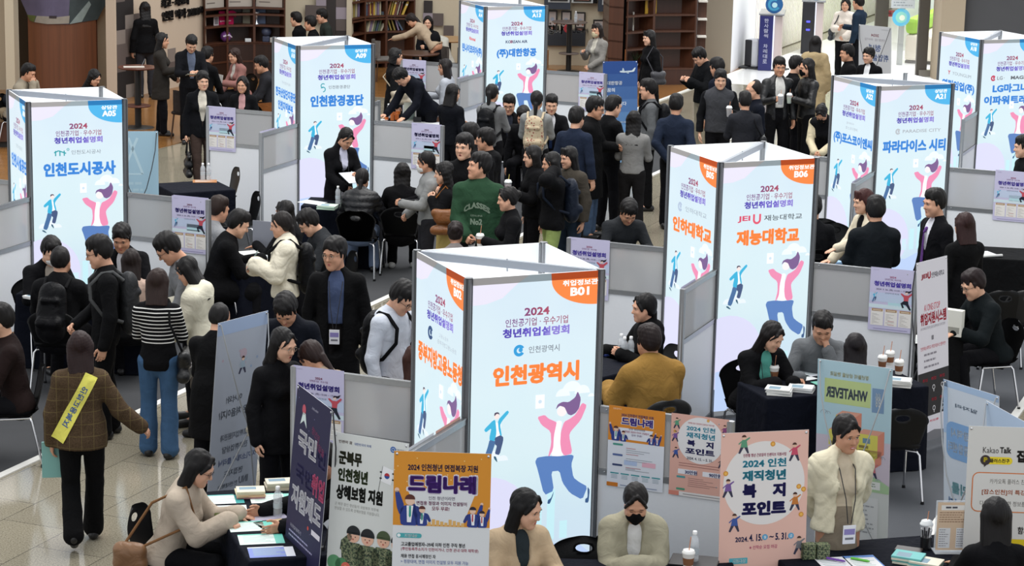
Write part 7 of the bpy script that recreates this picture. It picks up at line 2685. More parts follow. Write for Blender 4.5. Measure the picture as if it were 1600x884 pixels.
P_(372, 326, 12, 'man in a black coat seated facing right at the dark table', pose='sit', H=1.80, hair='short', top='#101013', coat=.2, hpitch=26, arms=('write', 'table'), fit=.035)
P_(343, 312, 38, 'man with brown hair and a grey jacket seated behind the man in black', pose='sit', hair='short', hcol='#241610', top='#8b8c8e', hpitch=15, shift=(-0.05, 0.25, 0))
i = P_(441, 329, 183, 'woman in a cream puffer jacket with a black backpack holding a tablet', fem=True, H=1.62, hair='low', hcol='#17110f', top='#dad3bf', quilt=2, fit=.045, arms=('front', 'phone'), bottom='#1d1d20', hpitch=12)
backpack(i, '#131316', 'black backpack on the cream puffer jacket')
m = MB(); m.box(-.07, -.004, -.10, .07, .004, .10, .003); in_hand(i, 1, 'tablet', m, plain('#5b6f6a', .3), 'slim tablet held by the woman in the cream puffer', 'tablet', 30)
P_(447, 312, 150, 'dark-haired woman seated behind the cream puffer jacket', fem=True, pose='sit', hair='mid', top='#17171a', arms=('table', 'table'))
P_(481, 325, 198, 'man in glasses and a dark grey coat seated looking down', pose='sit', H=1.76, hair='fringe', top='#27292c', glasses='#8a7a66', hpitch=38, arms=('table', 'table'), collar=True, fit=.035)
P_(525, 368, 268, 'man in glasses and a long black coat with a name badge walking towards us', H=1.80, pose='walk', hair='part', top='#111113', coat=.42, vee=-.12, inner='#465270', glasses='#8a7a66', lanyard=True, hyaw=-28, arms=('down', 'down'), collar=True, bottom='#1a1718', wide_open=True)
i = P_(637, 449, 325, 'student in a white hooded shirt with black straps looking down, left of the B01 tower', H=1.74, hair='fringe', top='#c3c8d2', hood=True, hpitch=36, glasses=True, bottom='#1b1b1f', shift=(-0.05, 0.3, 0))
backpack(i, '#141417', 'black backpack on the white hooded shirt')
P_(648, 538, 100, 'brown-haired woman in beige half hidden by the B02 face', fem=True, pose='sit', hair='mid', hcol='#3a2018', top='#b29a86')
i = P_(2, 472, 195, 'man in a dark brown jacket seated at the left edge, facing left', pose='sit', H=1.78, hair='short', top='#2b1e1d', inner='#b9bcc4', arms=('table', 'table'), shoes='w')
i = P_(125, 516, 100, 'woman in a brown plaid jacket with a yellow sash walking away', fem=True, H=1.64, pose='walk', hair='mid', hcol='#241312', top='#4a3b2b', tkind='plaid', coat=.10, bottom='#101012', bkind='wide', arms=(((.30, .08, -.42), 'relax'), 'down'), fit=.03)
SASHED = i
# yellow sash across the back: right shoulder to left hip
me = i['top']
co = np.empty(len(me.vertices) * 3, np.float32); me.vertices.foreach_get('co', co)
bvh = BVHTree.FromPolygons([Vector(c) for c in co.reshape(-1, 3)], [list(p.vertices) for p in me.polygons])

def on_cloth(x, z, sgn, lift=.006):
	o = i['upl'](x, .6 * sgn, z)
	h = bvh.ray_cast(o, i['RL'] @ Vector((0, -sgn, 0)), 1.2)
	p = h[0] if h[0] is not None else i['upl'](x, .02 * sgn, z)
	return p + (i['RL'] @ Vector((0, sgn, 0))) * lift

m = MB()
for sgn in (1, -1):
	A, B = Vector((-.085, .50)), Vector((.19, -.02))
	d = (B - A).normalized(); nrm2 = Vector((-d.y, d.x)) * .052
	L = (B - A).length
	m.sheet(lambda s, t: tuple(on_cloth(*(A + d * (L * s) + nrm2 * (2 * t - 1)), sgn, .009)), 22, 4)
sash = worn(i, 'sash', m.mesh('sash', cloth('#e6df6a')), parent=i['root'])
m = MB()
A, B = Vector((-.085, .50)), Vector((.19, -.02)); d = (B - A).normalized(); n2 = Vector((d.y, -d.x))
a, fs, asp = glyphs('인천고용복지', .02)
m.add([tuple(on_cloth(*(A + d * (.10 + .36 * px) + n2 * (-(py - .5) * .05)), 1, .012)) for px, py in a], fs)
worn(i, 'sash_lettering', m.mesh('sash_lettering', plain('#2f5a9a', .6)), parent=sash)
m = MB(); m.box(-.10, -.008, -.14, .10, .008, .14, .002); m.mi = 1; m.box(-.06, -.009, -.06, .06, -.0078, .03)
in_hand(i, 1, 'brochure', m, [plain('#7fb3ac', .4), paper('#e1e2dc')], 'teal brochures carried by the woman with the yellow sash', 'brochure', 0, (0, -.03, -.17))
P_(338, 486, 72, 'man in a black coat standing behind the pale grey banner', H=1.60, lean=12, hair='crew', top='#111113', coat=.34, hpitch=22, arms=('low', 'low'), shift=(-.02, .35, 0))
P_(446, 455, 262, 'man in a dark navy sweater looking down behind the woman in round glasses', H=1.74, lean=10, hair='fringe', top='#181c27', hpitch=46, bottom='#15161a')
P_(441, 510, 312, 'woman with round glasses and shoulder-length hair in a black jacket with grey collar', fem=True, H=1.64, hair='mid', top='#17171a', coat=.2, collar=True, inner='#9a9ba0', glasses='#9a8a78', mouth='open', hyaw=14, hpitch=16)
i = P_(480, 545, 150, 'woman in a beige knit bending over, back to us, behind the navy banner', fem=True, H=1.62, lean=26, hair='low', hcol='#241512', top='#a4907c', bottom='#111114', hpitch=40, arms=('low', 'low'), hem=-.06, shift=(0, .3, 0))

# ---- middle and right
P_(1010, 457, 200, 'woman in a black hooded top seated with water bottles before her, facing left', fem=True, pose='sit', H=1.68, hair='low', hcol='#0c0a0b', top='#111113', hood=True, fit=.035, arms=('table', 'phone'), hyaw=-5, hpitch=4)
P_(1017, 506, 118, 'man in a mustard coat seated with his back to us behind the pinned posters', pose='sit', H=1.80, hair='short', hcol='#1b0f0e', top='#8f6d36', fit=.05, collar=True, wide=1.12, coat=.2, arms=('table', 'table'))
P_(1207, 500, 292, 'woman with long dark hair and a teal collar writing at the long table', fem=True, pose='sit', H=1.66, hair='long', hcol='#120d0d', top='#131316', inner='#5aa596', vee=.36, wide_open=True, hpitch=26, hyaw=25, arms=('write', 'table'), eyes='closed', lanyard=True, fit=.03)
P_(1286, 484, 262, 'man in a grey jacket seated with a hand on his neck', pose='sit', H=1.76, hair='short', top='#686b6e', hpitch=28, hyaw=8, arms=('table', 'neck'), inner='#1b1b20', collar=True, eyes='closed')
P_(1337, 519, 98, 'woman with glossy black hair seated with her back to us at the long table', fem=True, pose='sit', hair='mid', hcol='#120c10', top='#121216', arms=('table', 'table'), lean=2)
i = P_(1322, 645, 284, 'smiling woman in a cream quilted jacket with a name badge, hands behind her back', fem=True, H=1.64, hair='low', hcol='#120d0c', top='#d8d0b6', quilt=2, fit=.042, vee=-.16, wide_open=True, hem=-.02, inner='#c9bba4', lanyard=True, arms=('back', 'back'), skirt=True, bottom='#8b7f6e', mouth='smile', lips='lipred', hyaw=14, hpitch=10)
i = P_(1352, 294, 205, 'woman with a reddish bob in a cream jacket reaching over the table', fem=True, H=1.66, hair='bob_bang', hcol='#3a1a18', top='#d2c7b0', vee=True, inner='#131316', lean=10, arms=('lean', 'reach'), hyaw=-5)
P_(1370, 305, 92, 'man in a dark quilted jacket with a corduroy collar, seen from behind', H=1.78, hair='fringe', top='#1c2126', collar=True, fit=.035, arms=('front', 'front'), bottom='#131418')
P_(1464, 293, 200, 'man in a black suit with a purple tie facing left', H=1.80, hair='short', top='#16161b', vee=True, inner='#dcdce4', tie='#5f3d7c', collar=True, bottom='#141418')
P_(1494, 323, 112, 'woman with dark red-brown shoulder-length hair in black, seen from behind', fem=True, H=1.66, hair='mid', hcol='#2a1413', top='#121214', coat=.3, arms=('phone', 'down'), shift=(0.05, -0.25, 0))
P_(1523, 419, 198, 'man in glasses and a dark jacket seated at the black-clothed table', pose='sit', H=1.78, hair='fringe', hcol='#1d1011', top='#1a2124', glasses=True, hpitch=24, arms=('table', 'table'), fit=.03)
P_(1272, 304, 95, 'man in black with glasses partly hidden by the right edge of the B06 face', pose='sit', H=1.76, hair='fringe', top='#141519', glasses=True)
# ---- front row
i = P_(310, 700, 350, 'woman in a beige fleece and glasses writing at the brochure table', fem=True, pose='sit', H=1.64, hair='long', hcol='#0f0c0c', top='#b7a998', glasses=True, hpitch=24, arms=('write', 'table'), fit=.035, bottom='#131317', eyes='closed')
shoulder_bag(i, -1, '#7d5a3c', 'brown woven shoulder bag hanging behind the beige fleece', -.46, .07, .07, front=-.16)
person('person in black seated behind the banners, only the hands in view on the brochures', Vector((-1.02, 15.32, 0)), 207, H=1.70, pose='sit', seat=.43, lean=24, hair='short', top='#141418', arms=(((.0, .50, -.36), 'flat'), ((.06, .52, -.36), 'flat')), hpitch=25)
chair(Vector((-1.02, 15.32, 0)), 207, 'black chair behind the banners at the brochure table')
P_(820, 761, 292, 'woman with long black hair in a beige trench coat seated at the bottom centre', fem=True, pose='sit', H=1.66, hair='long', hcol='#0d0b0b', top='#b7a184', vee=True, inner='#2a3236', collar=True, hyaw=38, hpitch=14, arms=('table', 'table'), fit=.035)
P_(994, 753, 272, 'woman in a black face mask and khaki shirt jacket seated at the bottom centre', fem=True, pose='sit', H=1.66, hair='low', hcol='#120e0e', top='#9d9883', mask='#131315', vee=True, inner='#d7d7d6', collar=True, hpitch=24, arms=('write', 'write'), lanyard=False, eyes='closed', fit=.045)
P_(1557, 776, 95, 'woman with long black hair seated with her back to us at the bottom right', fem=True, pose='sit', H=1.68, hair='long', hcol='#0e0b0c', top='#131317', arms=('table', 'table'))

for (cp, fc), lb in SEATED:
	short = ' '.join(lb.split()[:9])
	chair(Vector((cp.x, cp.y, 0)), fc, 'black chair under the ' + short)

# ------------------------------------------------------------------ things on the tables
def stack(u, v, n, w, d, t, rz, cols, what, where, z=TZ):
	"""booklets lying on one another, each its own thing"""
	p = at(u, v, z)
	rr = random.Random(int(u))
	for k in range(n):
		m = MB(); m.box(-w / 2, -d / 2, 0, w / 2, d / 2, t - .0006, .001)
		m.mi = 1; m.box(-w * .4, -d * .1, t - .0006, w * .2, d * .36, t - .0002)
		pos = ('topmost', 'second from the top', 'third from the top', 'fourth from the top', 'fifth from the top', 'sixth from the top')[n - 1 - k]
		o = m.build('booklet', [paper(cols[k % len(cols)]), paper('#7f98a6')], None, (p.x + rr.uniform(-.006, .006), p.y + rr.uniform(-.006, .006), z + k * t), R(rz + rr.uniform(-4, 4)))
		tag(o, '%s %s, %s' % (what, where, pos), 'booklet', what + 's ' + where)

def leaf(u, v, w, d, rz, col, label, cat='paper', ink='#9fb4b2', band=None, z=TZ, name='leaflet'):
	m = MB(); m.box(-w / 2, -d / 2, 0, w / 2, d / 2, .0016)
	m.mi = 1
	for k in range(7):
		y = d * (.38 - k * .11)
		m.box(-w * .4, y - .004, .0017, w * (.1 + .3 * ((k * 5 + int(u)) % 4) / 3), y + .004, .0019)
	m.mi = 2
	if band:
		m.box(-w / 2, d * .42, .0018, w / 2, d / 2, .0021); m.box(w * .30, -d / 2, .0018, w / 2, d / 2, .0021)
	p = at(u, v, z)
	return tag(m.build(name, [paper(col), paper(ink), paper(band or ink)], None, p, R(rz)), label, cat)

cup(at(1209, 593, TZ), 'hot', 'hot coffee cup in front of the woman with a teal collar', 'paper coffee cups')
for u, v, w in ((1378, 577, 'left'), (1390, 570, 'rear'), (1404, 584, 'right')):
	cup(at(u, v, TZ), 'hot', 'paper coffee cup by the frosted wall, %s one of three beside the mirrored banner' % w, 'paper coffee cups')
leaf(1246, 588, .21, .30, 35, '#dfe1e2', 'white open sheets under the writing hand at the long table')
leaf(1262, 583, .30, .21, 20, '#d4d8e0', 'pale blue-grey document folder beside the grey-jacketed man', band='#3d4150')
leaf(1285, 600, .12, .20, 25, '#69b9a4', 'teal leaflet at the left edge of the mirrored banner')
leaf(1178, 598, .10, .06, 10, '#c9cbd2', 'small printed card on the left corner of the long table')
stack(1217, 615, 5, .15, .21, .011, 78, ['#e3e2dd', '#d5d6d4'], 'white booklet', 'at the front left of the long table')
stack(1252, 610, 4, .15, .21, .010, 74, ['#dfe0de', '#d0d2d2'], 'white booklet', 'beside the front stack of the long table')
stack(1404, 602, 5, .15, .21, .012, 78, ['#e0dfdb', '#d3d3d0'], 'white booklet', 'right of the mirrored banner')
bottle(at(317, 281, TZ), 'clear water bottle on the empty table, left of two'); bottle(at(326, 281, TZ), 'clear water bottle on the empty table, right of two')
leaf(320, 283, .30, .21, 8, '#a8703e', 'brown clipboard with white paper on the empty navy table', 'clipboard', '#d8d6d0')
bottle(at(53, 455, TZ), 'clear water bottle at the left end of the A05 table')
stack(56, 466, 2, .15, .21, .014, 60, ['#e2e2e0'], 'white booklet', 'at the left end of the A05 table')
stack(512, 326, 4, .16, .22, .012, 80, ['#b9d4c0', '#cfe0d2'], 'pale green booklet', 'on the table in front of the A09 face')
leaf(488, 316, .21, .30, 60, '#d8dadb', 'white paper at the left end of the A09 table')
bottle(at(528, 318, TZ), 'water bottle between the A09 woman and the padded jacket')
leaf(392, 396, .21, .30, 30, '#dcdcd8', 'white form on the dark table under the hand of the man in black'); leaf(408, 401, .21, .30, 60, '#d4d6d8', 'white form on the dark table in front of the cream puffer')
m = MB(); m.box(-.13, -.004, 0, .13, .004, .30); m.box(-.13, -.004, 0, .13, .12, .008)
tag(m.build('document_stand', plain('#8f929c', .25), None, at(412, 388, TZ), R(-20)), 'grey upright document stand on the dark table', 'document stand')
bottle(at(607, 184, TZ), 'water bottle on the table behind the A09 partition')
for k, (u, v) in enumerate(((604, 187), (613, 188), (620, 187))):
	m = MB(); m.lathe([(.03, 0), (.03, .09), (.024, .10), (.012, .12)], 12); m.box(-.012, -.05, .08, .012, .02, .13, .004)
	tag(m.build('tape_dispenser', plain('#c86a28', .4), None, at(u, v, TZ), R(20 + 50 * k)), 'orange tape tool behind the A09 partition, %s of three' % ('left', 'middle', 'right')[k], 'tape tool')
m = MB(); m.box(-.10, -.002, 0, .10, .002, .28); m.mi = 1; m.box(-.08, -.003, .02, .08, -.002, .14)
tag(m.build('leaflet_stand', [plain('#c9cbbc', .4), paper('#7e8b86')], None, at(640, 189, TZ), R(30)), 'upright pale leaflet on the table behind the A09 partition', 'leaflet')
m = MB(); m.box(-.06, -.04, 0, .06, .04, .07, .006); tag(m.build('card_box', plain('#1b1b1e', .5), None, at(652, 190, TZ), 0), 'small black box behind the A09 partition', 'box')
leaf(662, 188, .24, .12, -15, '#cdbf9d', 'cream envelope beside the black box'); leaf(594, 187, .22, .15, 10, '#d9dadb', 'white paper at the left end of the table behind A09')
for k, (u, v) in enumerate(((970, 558), (975, 563), (985, 562))):
	bottle(at(u, v, TZ), 'water bottle by the seated woman in black, %s of three' % ('left', 'front', 'right')[k])
m = MB(); m.box(-.09, -.06, 0, .09, .06, .02, .004); tag(m.build('case', plain('#1e2f6a', .4), None, at(950, 553, TZ), R(45)), 'dark blue case on the table beside the B01 tower', 'case')
leaf(1430, 530, .21, .30, 20, '#d9d9d6', 'white papers at the left of the black-clothed table')
m = MB(); m.box(-.09, -.04, 0, .09, .04, .25, .002); m.mi = 1; m.box(-.07, -.041, .03, .07, -.040, .09)
tag(m.build('booklet_box', [plain('#dcdbd2', .5), plain('#9a9a92', .5)], None, at(1489, 524, TZ), R(-30)), 'upright white booklet box beside the man in glasses', 'booklet box')
leaf(1532, 396, .30, .21, 20, '#d3d4d6', 'white folded paper on the right-hand black table')
m = MB(); m.tube([(-.16, 0, .015), (.16, 0, .015)], .015, 10); tag(m.build('paper_roll', plain('#c9cac8', .5), None, at(1546, 402, TZ), R(20)), 'white paper roll on the right-hand black table', 'paper roll')
m = MB(); m.box(-.06, -.05, 0, .06, .05, .03, .006); tag(m.build('tissue_pack', plain('#8fb2d6', .5), None, at(1306, 412, TZ), .3), 'light blue pack under the reaching hand of the woman in cream', 'pack')
# front tables
for k, (u, v, rz, c, bnd, lb) in enumerate(((347, 780, 12, '#dfe6e2', '#3a9a98', 'teal and white brochure at the far left corner of the brochure table'), (352, 797, 10, '#e2e6e2', None, 'white leaflet with rows of pictures next to the writing woman'),
											(392, 822, 14, '#dceae4', '#67bfae', 'teal-edged form under the writing hand'), (408, 842, 12, '#dceae4', '#67bfae', 'teal-edged form under the hand from behind the banner'), (424, 778, 12, '#dfe8e4', '#8fcfc2', 'pale teal form beside the beige booklets'), (424, 862, 12, '#7f8fcf', '#e2e4ea', 'blue and white brochure at the front of the brochure table'))):
	leaf(u, v, .30, .21, rz, c, lb, 'brochure', '#a4bdb6', bnd)
leaf(416, 806, .26, .18, 25, '#a9a4b8', 'clear plastic bag with leaflets on the brochure table', 'plastic bag', '#c6c4ce'); leaf(430, 822, .21, .28, 30, '#c9b08a', 'tan folder by the hands at the brochure table', 'folder', '#d8cdb8')
m = MB(); m.box(-.075, -.03, 0, .075, .03, .045, .008); tag(m.build('pencil_case', cloth('#4a4f2a'), None, at(352, 812, TZ), R(8)), 'olive pencil case in front of the writing woman', 'pencil case')
stack(391, 775, 4, .20, .14, .014, 10, ['#cf9aa0', '#d8b48e', '#e0d4b4', '#e6dcc0'], 'cream and pink booklet', 'at the back of the brochure table')
stack(437, 762, 4, .20, .14, .014, 14, ['#d6cdb4', '#ded6c2'], 'cream booklet', 'beside the navy banner')
bottle(at(434, 806, TZ), 'water bottle on the brochure table beside the navy banner')
cup(at(1075, 888, TZ), 'hot', 'hot coffee cup with a straw right of the woman in a black mask', 'paper coffee cups')
bottle(at(1084, 878, TZ), 'water bottle behind the coffee cup at the bottom centre')
m = MB(); m.box(-.16, -.11, 0, .16, .11, .014, .004); tag(m.build('notebook', plain('#1b1a1c', .5), None, at(1085, 878, TZ), R(-12)), 'black notebook under the cup at the bottom centre', 'notebook')
leaf(962, 881, .10, .05, 5, '#b9cf8f', 'pale green slip beside the hands of the masked woman')
for i_ in range(2):
	for k in range(3):
		p = at(1262 + i_ * 22, 872, TZ)
		m = MB(); m.box(-.045, -.03, 0, .045, .03, .034, .003)
		tag(m.build('ration_box', camo(), None, (p.x, p.y, TZ + k * .035), R(10)), 'camouflage printed small box beside the pink banner, %s column, %s' % (('left', 'right')[i_], ('bottom', 'middle', 'top')[k]), 'box', 'camouflage boxes')
leaf(1306, 882, .21, .29, 12, '#dfdfe2', 'white form with a purple highlighter on it'); leaf(1352, 880, .22, .31, 12, '#5f86c4', 'blue clipboard at the bottom right', 'clipboard'); leaf(1354, 882, .20, .27, 12, '#e2e2e2', 'white form on the blue clipboard', band=None, z=TZ + .004)
for u, v, c, n_ in ((1306, 876, '#6a3a9a', 'purple'), (1344, 876, '#5fb83a', 'green')):
	m = MB(); m.tube([(-.065, 0, .009), (.05, 0, .009), (.066, 0, .009)], [.008, .008, .004], 8); m.box(-.06, .006, .009, -.02, .010, .014)
	tag(m.build('highlighter', plain(c, .4), None, at(u, v, TZ + .006), R(-28)), '%s highlighter pen lying on a form' % n_, 'highlighter')
m = MB(); m.box(-.09, -.05, 0, .09, .05, .014, .004); tag(m.build('wallet', plain('#2a211d', .4), None, at(1420, 860, TZ), R(-20)), 'dark flat case with a pen beside the pen cup', 'case')
pc = empty('pen_cup', at(1446, 857, TZ), 0, 'black pen cup full of black pens', 'pen cup')
m = MB(); m.lathe([(.036, 0), (.038, .085)], 14, cap=True); m.build('holder', plain('#17171a', .3), pc)
for k in range(7):
	m = MB(); a_ = k * .9; m.tube([(.018 * math.cos(a_), .018 * math.sin(a_), .03), (.036 * math.cos(a_), .036 * math.sin(a_), .14)], .0045, 6); m.build('pen', plain('#222226' if k % 3 else '#c9c9cc', .3), pc)
cup(at(1446, 846, TZ), 'iced', 'iced coffee with a white lid behind the pen cup')
stack(1420, 878, 4, .15, .20, .014, 65, ['#e0dcc8', '#6fb9b6'], 'teal-covered booklet', 'at the bottom right, left pile'); stack(1446, 884, 3, .15, .20, .014, 65, ['#ddd8c6', '#6fb9b6'], 'teal-covered booklet', 'at the bottom right, right pile')
ah = empty('sign_holder', at(1487, 862, TZ), R(4), 'clear upright holder with a printed price list at the bottom right', 'sign holder')
m = MB(); m.box(-.125, -.004, 0, .125, .004, .36); m.box(-.125, -.05, 0, .125, .07, .006); m.build('acrylic', clear_plastic(), ah)
a = Art(); a.rect(-.115, .015, .115, .35, '#d8bfa4', 0); a.rect(-.09, .295, .09, .33, '#e6e4e0', 1); lines(a, -.06, .308, 1, .02, .12, .012, '#4a4a52', 2, 1); lines(a, -.10, .275, 5, .016, .2, .006, '#9a7a64', 1, 2)
a.rect(-.10, .03, -.02, .17, '#dfe1e4', 1); a.rect(.02, .03, .10, .17, '#dfe1e4', 1); lines(a, -.095, .155, 8, .016, .065, .005, '#8a8a90', 2, 3); lines(a, .025, .155, 8, .016, .06, .005, '#8a8a90', 2, 4)
a.build('insert', ah, (0, -.005, 0))
b = at(36, 562)
m = MB(); m.box(-.15, -.12, 0, .15, .12, .26); m.box(-.15, -.25, .24, .15, -.12, .252); tag(m.build('cardboard_box', plain('#a87748', .8, bump=.05, vary=.05, scale=8), None, b, R(15)), 'open brown cardboard box behind the man at the left edge', 'box')

# extra chairs in view
for u, v, z, fc, lb in ((373, 262, .83, 200, 'black chair standing empty behind the navy table near A09'), (405, 300, .83, 200, 'black chair partly hidden by the near wall of the A09 tower'), (913, 838, .83, 268, 'empty black chair with an oval hand hole at the bottom centre'), (1572, 455, .83, 95, 'black chair in front of the right-hand black table, left one'), (1610, 455, .83, 95, 'black chair in front of the right-hand black table, right one'),
						(1306, 348, .83, 240, 'black chair with an oval hole beside the B06 tower, front one'), (1290, 342, .83, 240, 'black chair beside the B06 tower, rear one'), (1412, 640, .83, 100, 'chair with a pale leg right of the mirrored banner')):
	p = at(u, v, z); f_ = Vector((math.cos(R(fc)), math.sin(R(fc)), 0))
	chair(Vector((p.x, p.y, 0)) + f_ * .27, fc, lb)

# ------------------------------------------------------------------ cafe furniture and the back walls

def standing_table(u, v, label, r=.32, h=1.02, col='#5a2e20'):
	p = at(u, v)
	t = empty('standing_table', p, 0, label, 'table', 'tall round cafe tables')
	m = MB(); m.lathe([(r - .02, h - .03), (r, h - .02), (r, h - .004), (r - .006, h)], 32); m.build('table_top', plain(col, .25, vary=.1, scale=12), t)
	m = MB(); m.lathe([(.055, .02), (.055, h - .03)], 14); m.build('column', plain('#171615', .4), t)
	m = MB(); m.lathe([(.26, 0), (.26, .015), (.07, .03)], 24); m.build('base', plain('#171615', .4), t)
	m = MB(); m.lathe([(.20, .36), (.215, .37), (.20, .385)], 24); m.build('foot_rest', plain(col, .4), t)
	return p

p = standing_table(216, 200, 'tall round brown table with papers left of the woman in dark grey')
sheet_obj('paper_sheet', (p.x - .05, p.y - .05, 1.021), .34, .2, .2, paper('#c4beb4'), 'papers lying on the tall brown table at the left', 'paper')
m = MB(); m.tube([(0, 0, 0), (.05, .05, .12)], .004, 6); tag(m.build('pen', plain('#8a8a8e', .3), None, (p.x + .06, p.y + .05, 1.022)), 'pen standing on the tall brown table', 'pen')
p = standing_table(888, 112, 'tall round table with a water bottle before the framed certificates', .36, 1.02, '#6e625c')
bottle((p.x + .12, p.y - .05, 1.021), 'water bottle on the tall table before the certificates')

def cafe_table(pos, r, col, label, h=.74):
	t = empty('cafe_table', pos, 0, label, 'table', 'low round cafe tables')
	m = MB(); m.lathe([(r - .02, h - .035), (r, h - .02), (r, h - .004), (r - .01, h)], 28); m.build('table_top', plain(col, .35, vary=.08, scale=10), t)
	m = MB(); m.lathe([(.24, 0), (.24, .015), (.04, .03), (.04, h - .03)], 16); m.build('pedestal', plain('#1a1816', .4), t)

def cafe_chair(pos, face, col, label):
	t = empty('cafe_chair', pos, R(face + 90), label, 'chair', 'cafe chairs')
	m = MB(); m.box(-.22, -.22, .40, .22, .2, .46, .03); m.build('seat', cloth(col), t)
	m = MB(); m.sheet(lambda s, q: (.24 * math.sin((s - .5) * 2.2), .05 + .19 * math.cos((s - .5) * 2.2), .46 + .34 * q), 14, 4); m.sheet(lambda s, q: (-.215 * math.sin((s - .5) * 2.2), .05 + .165 * math.cos((s - .5) * 2.2), .46 + .34 * q), 14, 4); m.build('backrest', cloth(col), t)
	for x in (-.17, .17):
		for y in (-.17, .17):
			m = MB(); m.tube([(x, y, .41), (x * 1.2, y * 1.2, .01)], .014, 6); m.build('leg', plain('#4a3322', .5), t)

def flat(u, v, z=0):
	q = at(u, v, z); return (q.x, q.y, 0)

cafe_table(flat(652, 82, .74), .42, '#4a2f24', 'low round dark table in front of the bending woman in beige')
cafe_table(flat(702, 60, .74), .5, '#a07c52', 'low round pale wood table beside the A14 face')
for u, v, fc, c, lb in ((600, 62, 20, '#6e6a66', 'grey cafe chair touched by the bending woman'), (708, 72, 170, '#3d3a39', 'dark cafe chair right of the white coat'), (848, 80, 300, '#7a5230', 'wooden cafe chair at the left of the tall table'), (958, 76, 200, '#7a4a26', 'brown cafe chair right of the grey coat'), (402, 158, 100, '#7a4a26', 'orange-brown cafe chair behind the smiling woman'), (295, 140, 60, '#35302e', 'dark cafe chair beside the suited reader'), (682, 74, 200, '#55504c', 'cafe chair under the white coat')):
	cafe_chair(flat(u, v, .80), fc, c, lb)
q = at(680, 64, .78)
me = form('coat', [cap((q.x - .18, q.y, .80), (q.x + .18, q.y, .78), .10, .09, .06), cap((q.x - .12, q.y - .08, .72), (q.x - .2, q.y - .16, .34), .14, .16, .08), cap((q.x + .12, q.y - .08, .70), (q.x + .25, q.y - .12, .36), .14, .15, .08)], .02, cloth('#b9b6ac'), noise=.012)
o = bpy.data.objects.new('draped_coat', me); COL.objects.link(o); tag(o, 'white padded coat hanging over a cafe chair', 'coat')
q = at(6, 232)
bn = empty('bench', (q.x, q.y, 0), R(12), 'cream-topped brown bench at the far left', 'bench')
m = MB(); m.box(-.9, 0, .40, .5, .6, .62, .04); m.build('cushion', cloth('#8a7c66'), bn)
m = MB(); m.box(-.9, .04, .10, .5, .58, .40); m.build('front_board', wood('#4a2c1e'), bn)
m = MB(); m.box(-.9, .08, 0, .5, .55, .10); m.build('plinth', plain('#171412', .6), bn)
me = form('jacket', [cap((q.x + .05, q.y + .25, .72), (q.x + .3, q.y + .3, .86), .11, .13, .08), cap((q.x + .1, q.y + .3, .70), (q.x + .4, q.y + .3, .72), .10, .10, .08)], .02, cloth('#20242c'), noise=.012)
o = bpy.data.objects.new('folded_jacket', me); COL.objects.link(o); tag(o, 'dark jacket lying on the bench at the far left', 'jacket')

# framed certificates, cabinets and sign on the cafe wall
for k, (u0, v0, u1, v1) in enumerate(((855, 16, 871, 47), (876, 17, 893, 49), (898, 19, 915, 49), (926, 31, 945, 62), (949, 32, 967, 62))):
	a_, b_ = atY(u0, v1, 47.55), atY(u1, v0, 47.55)
	w_, h_ = b_.x - a_.x, b_.z - a_.z
	fr = empty('certificate_frame', (a_.x, 47.55, a_.z), 0, 'black framed certificate on the cream wall, %s from the left' % ('first', 'second', 'third', 'fourth', 'fifth')[k], 'picture frame', 'framed certificates')
	m = MB(); m.box(0, -.03, 0, w_, .02, h_); m.build('frame', plain('#1a1613', .4), fr)
	a = Art(); a.rect(.03, h_ * .24, w_ - .03, h_ - .03, '#a9a09c', 0); a.disc(w_ / 2, h_ * .56, w_ * .2, '#8f97a6', 1); a.disc(w_ * .3, h_ * .34, .02, '#4a3a2e', 1, n=10); a.disc(w_ * .75, h_ * .35, .018, '#a0604a', 1, n=10); a.rect(.05, h_ * .06, w_ - .05, h_ * .16, '#9a6a5e', 0); a.build('certificate', fr, (0, -.033, 0))
for k, (u0, u1, v1) in enumerate(((850, 891, 13), (934, 986, 17))):
	a_, b_ = atY(u0, v1, 47.5), atY(u1, v1, 47.5)
	cb = empty('wall_cabinet', (a_.x, 47.5, a_.z), 0, 'dark navy wall cabinet with framed certificates at the top edge, %s one' % ('left', 'right')[k], 'cabinet')
	m = MB(); m.box(0, -.12, 0, b_.x - a_.x, .06, 1.3); m.build('case', NAVYW, cb)
	n_ = 2
	for j in range(n_):
		x = .12 + j * .48
		m = MB(); m.box(x - .04, -.13, .14, x + .40, -.12, 1.2); m.mi = 1; m.box(x, -.15, .17, x + .36, -.13, .9); m.mi = 2; m.box(x + .04, -.153, .20, x + .32, -.15, .27)
		m.build('certificate', [plain('#b8bcbc', .5), plain('#1a1613', .4), paper('#b97a6a')], cb)
a_, b_ = atY(893, 4, 47.5), atY(933, 4, 47.5)
m = MB(); m.box(a_.x, 47.42, a_.z, b_.x, 47.5, a_.z + .7); tag(m.build('television', plain('#0b0b0d', .2)), 'black screen between the two wall cabinets', 'screen')
a_, b_ = atY(852, 71, 47.5), atY(915, 48, 47.5)
sg = empty('wall_sign', (a_.x, 47.52, a_.z), 0, 'dark sign board with white and red lettering under the certificates', 'sign')
m = MB(); m.box(0, -.02, 0, b_.x - a_.x, .02, b_.z - a_.z); m.build('board', plain('#23272e', .6), sg)
a = Art(); a.text('장사', .2, .33, .20, '#c9c7c2', .03, .34, 0); a.disc(.46, .36, .09, '#a8323a', 0); a.text('왕', .46, .36, .09, '#dcd6d2', .02, None, 1); a.text('인천경제', .72, .32, .09, '#b9b7b2', .02, .32, 0); a.build('lettering', sg, (0, -.022, 0))

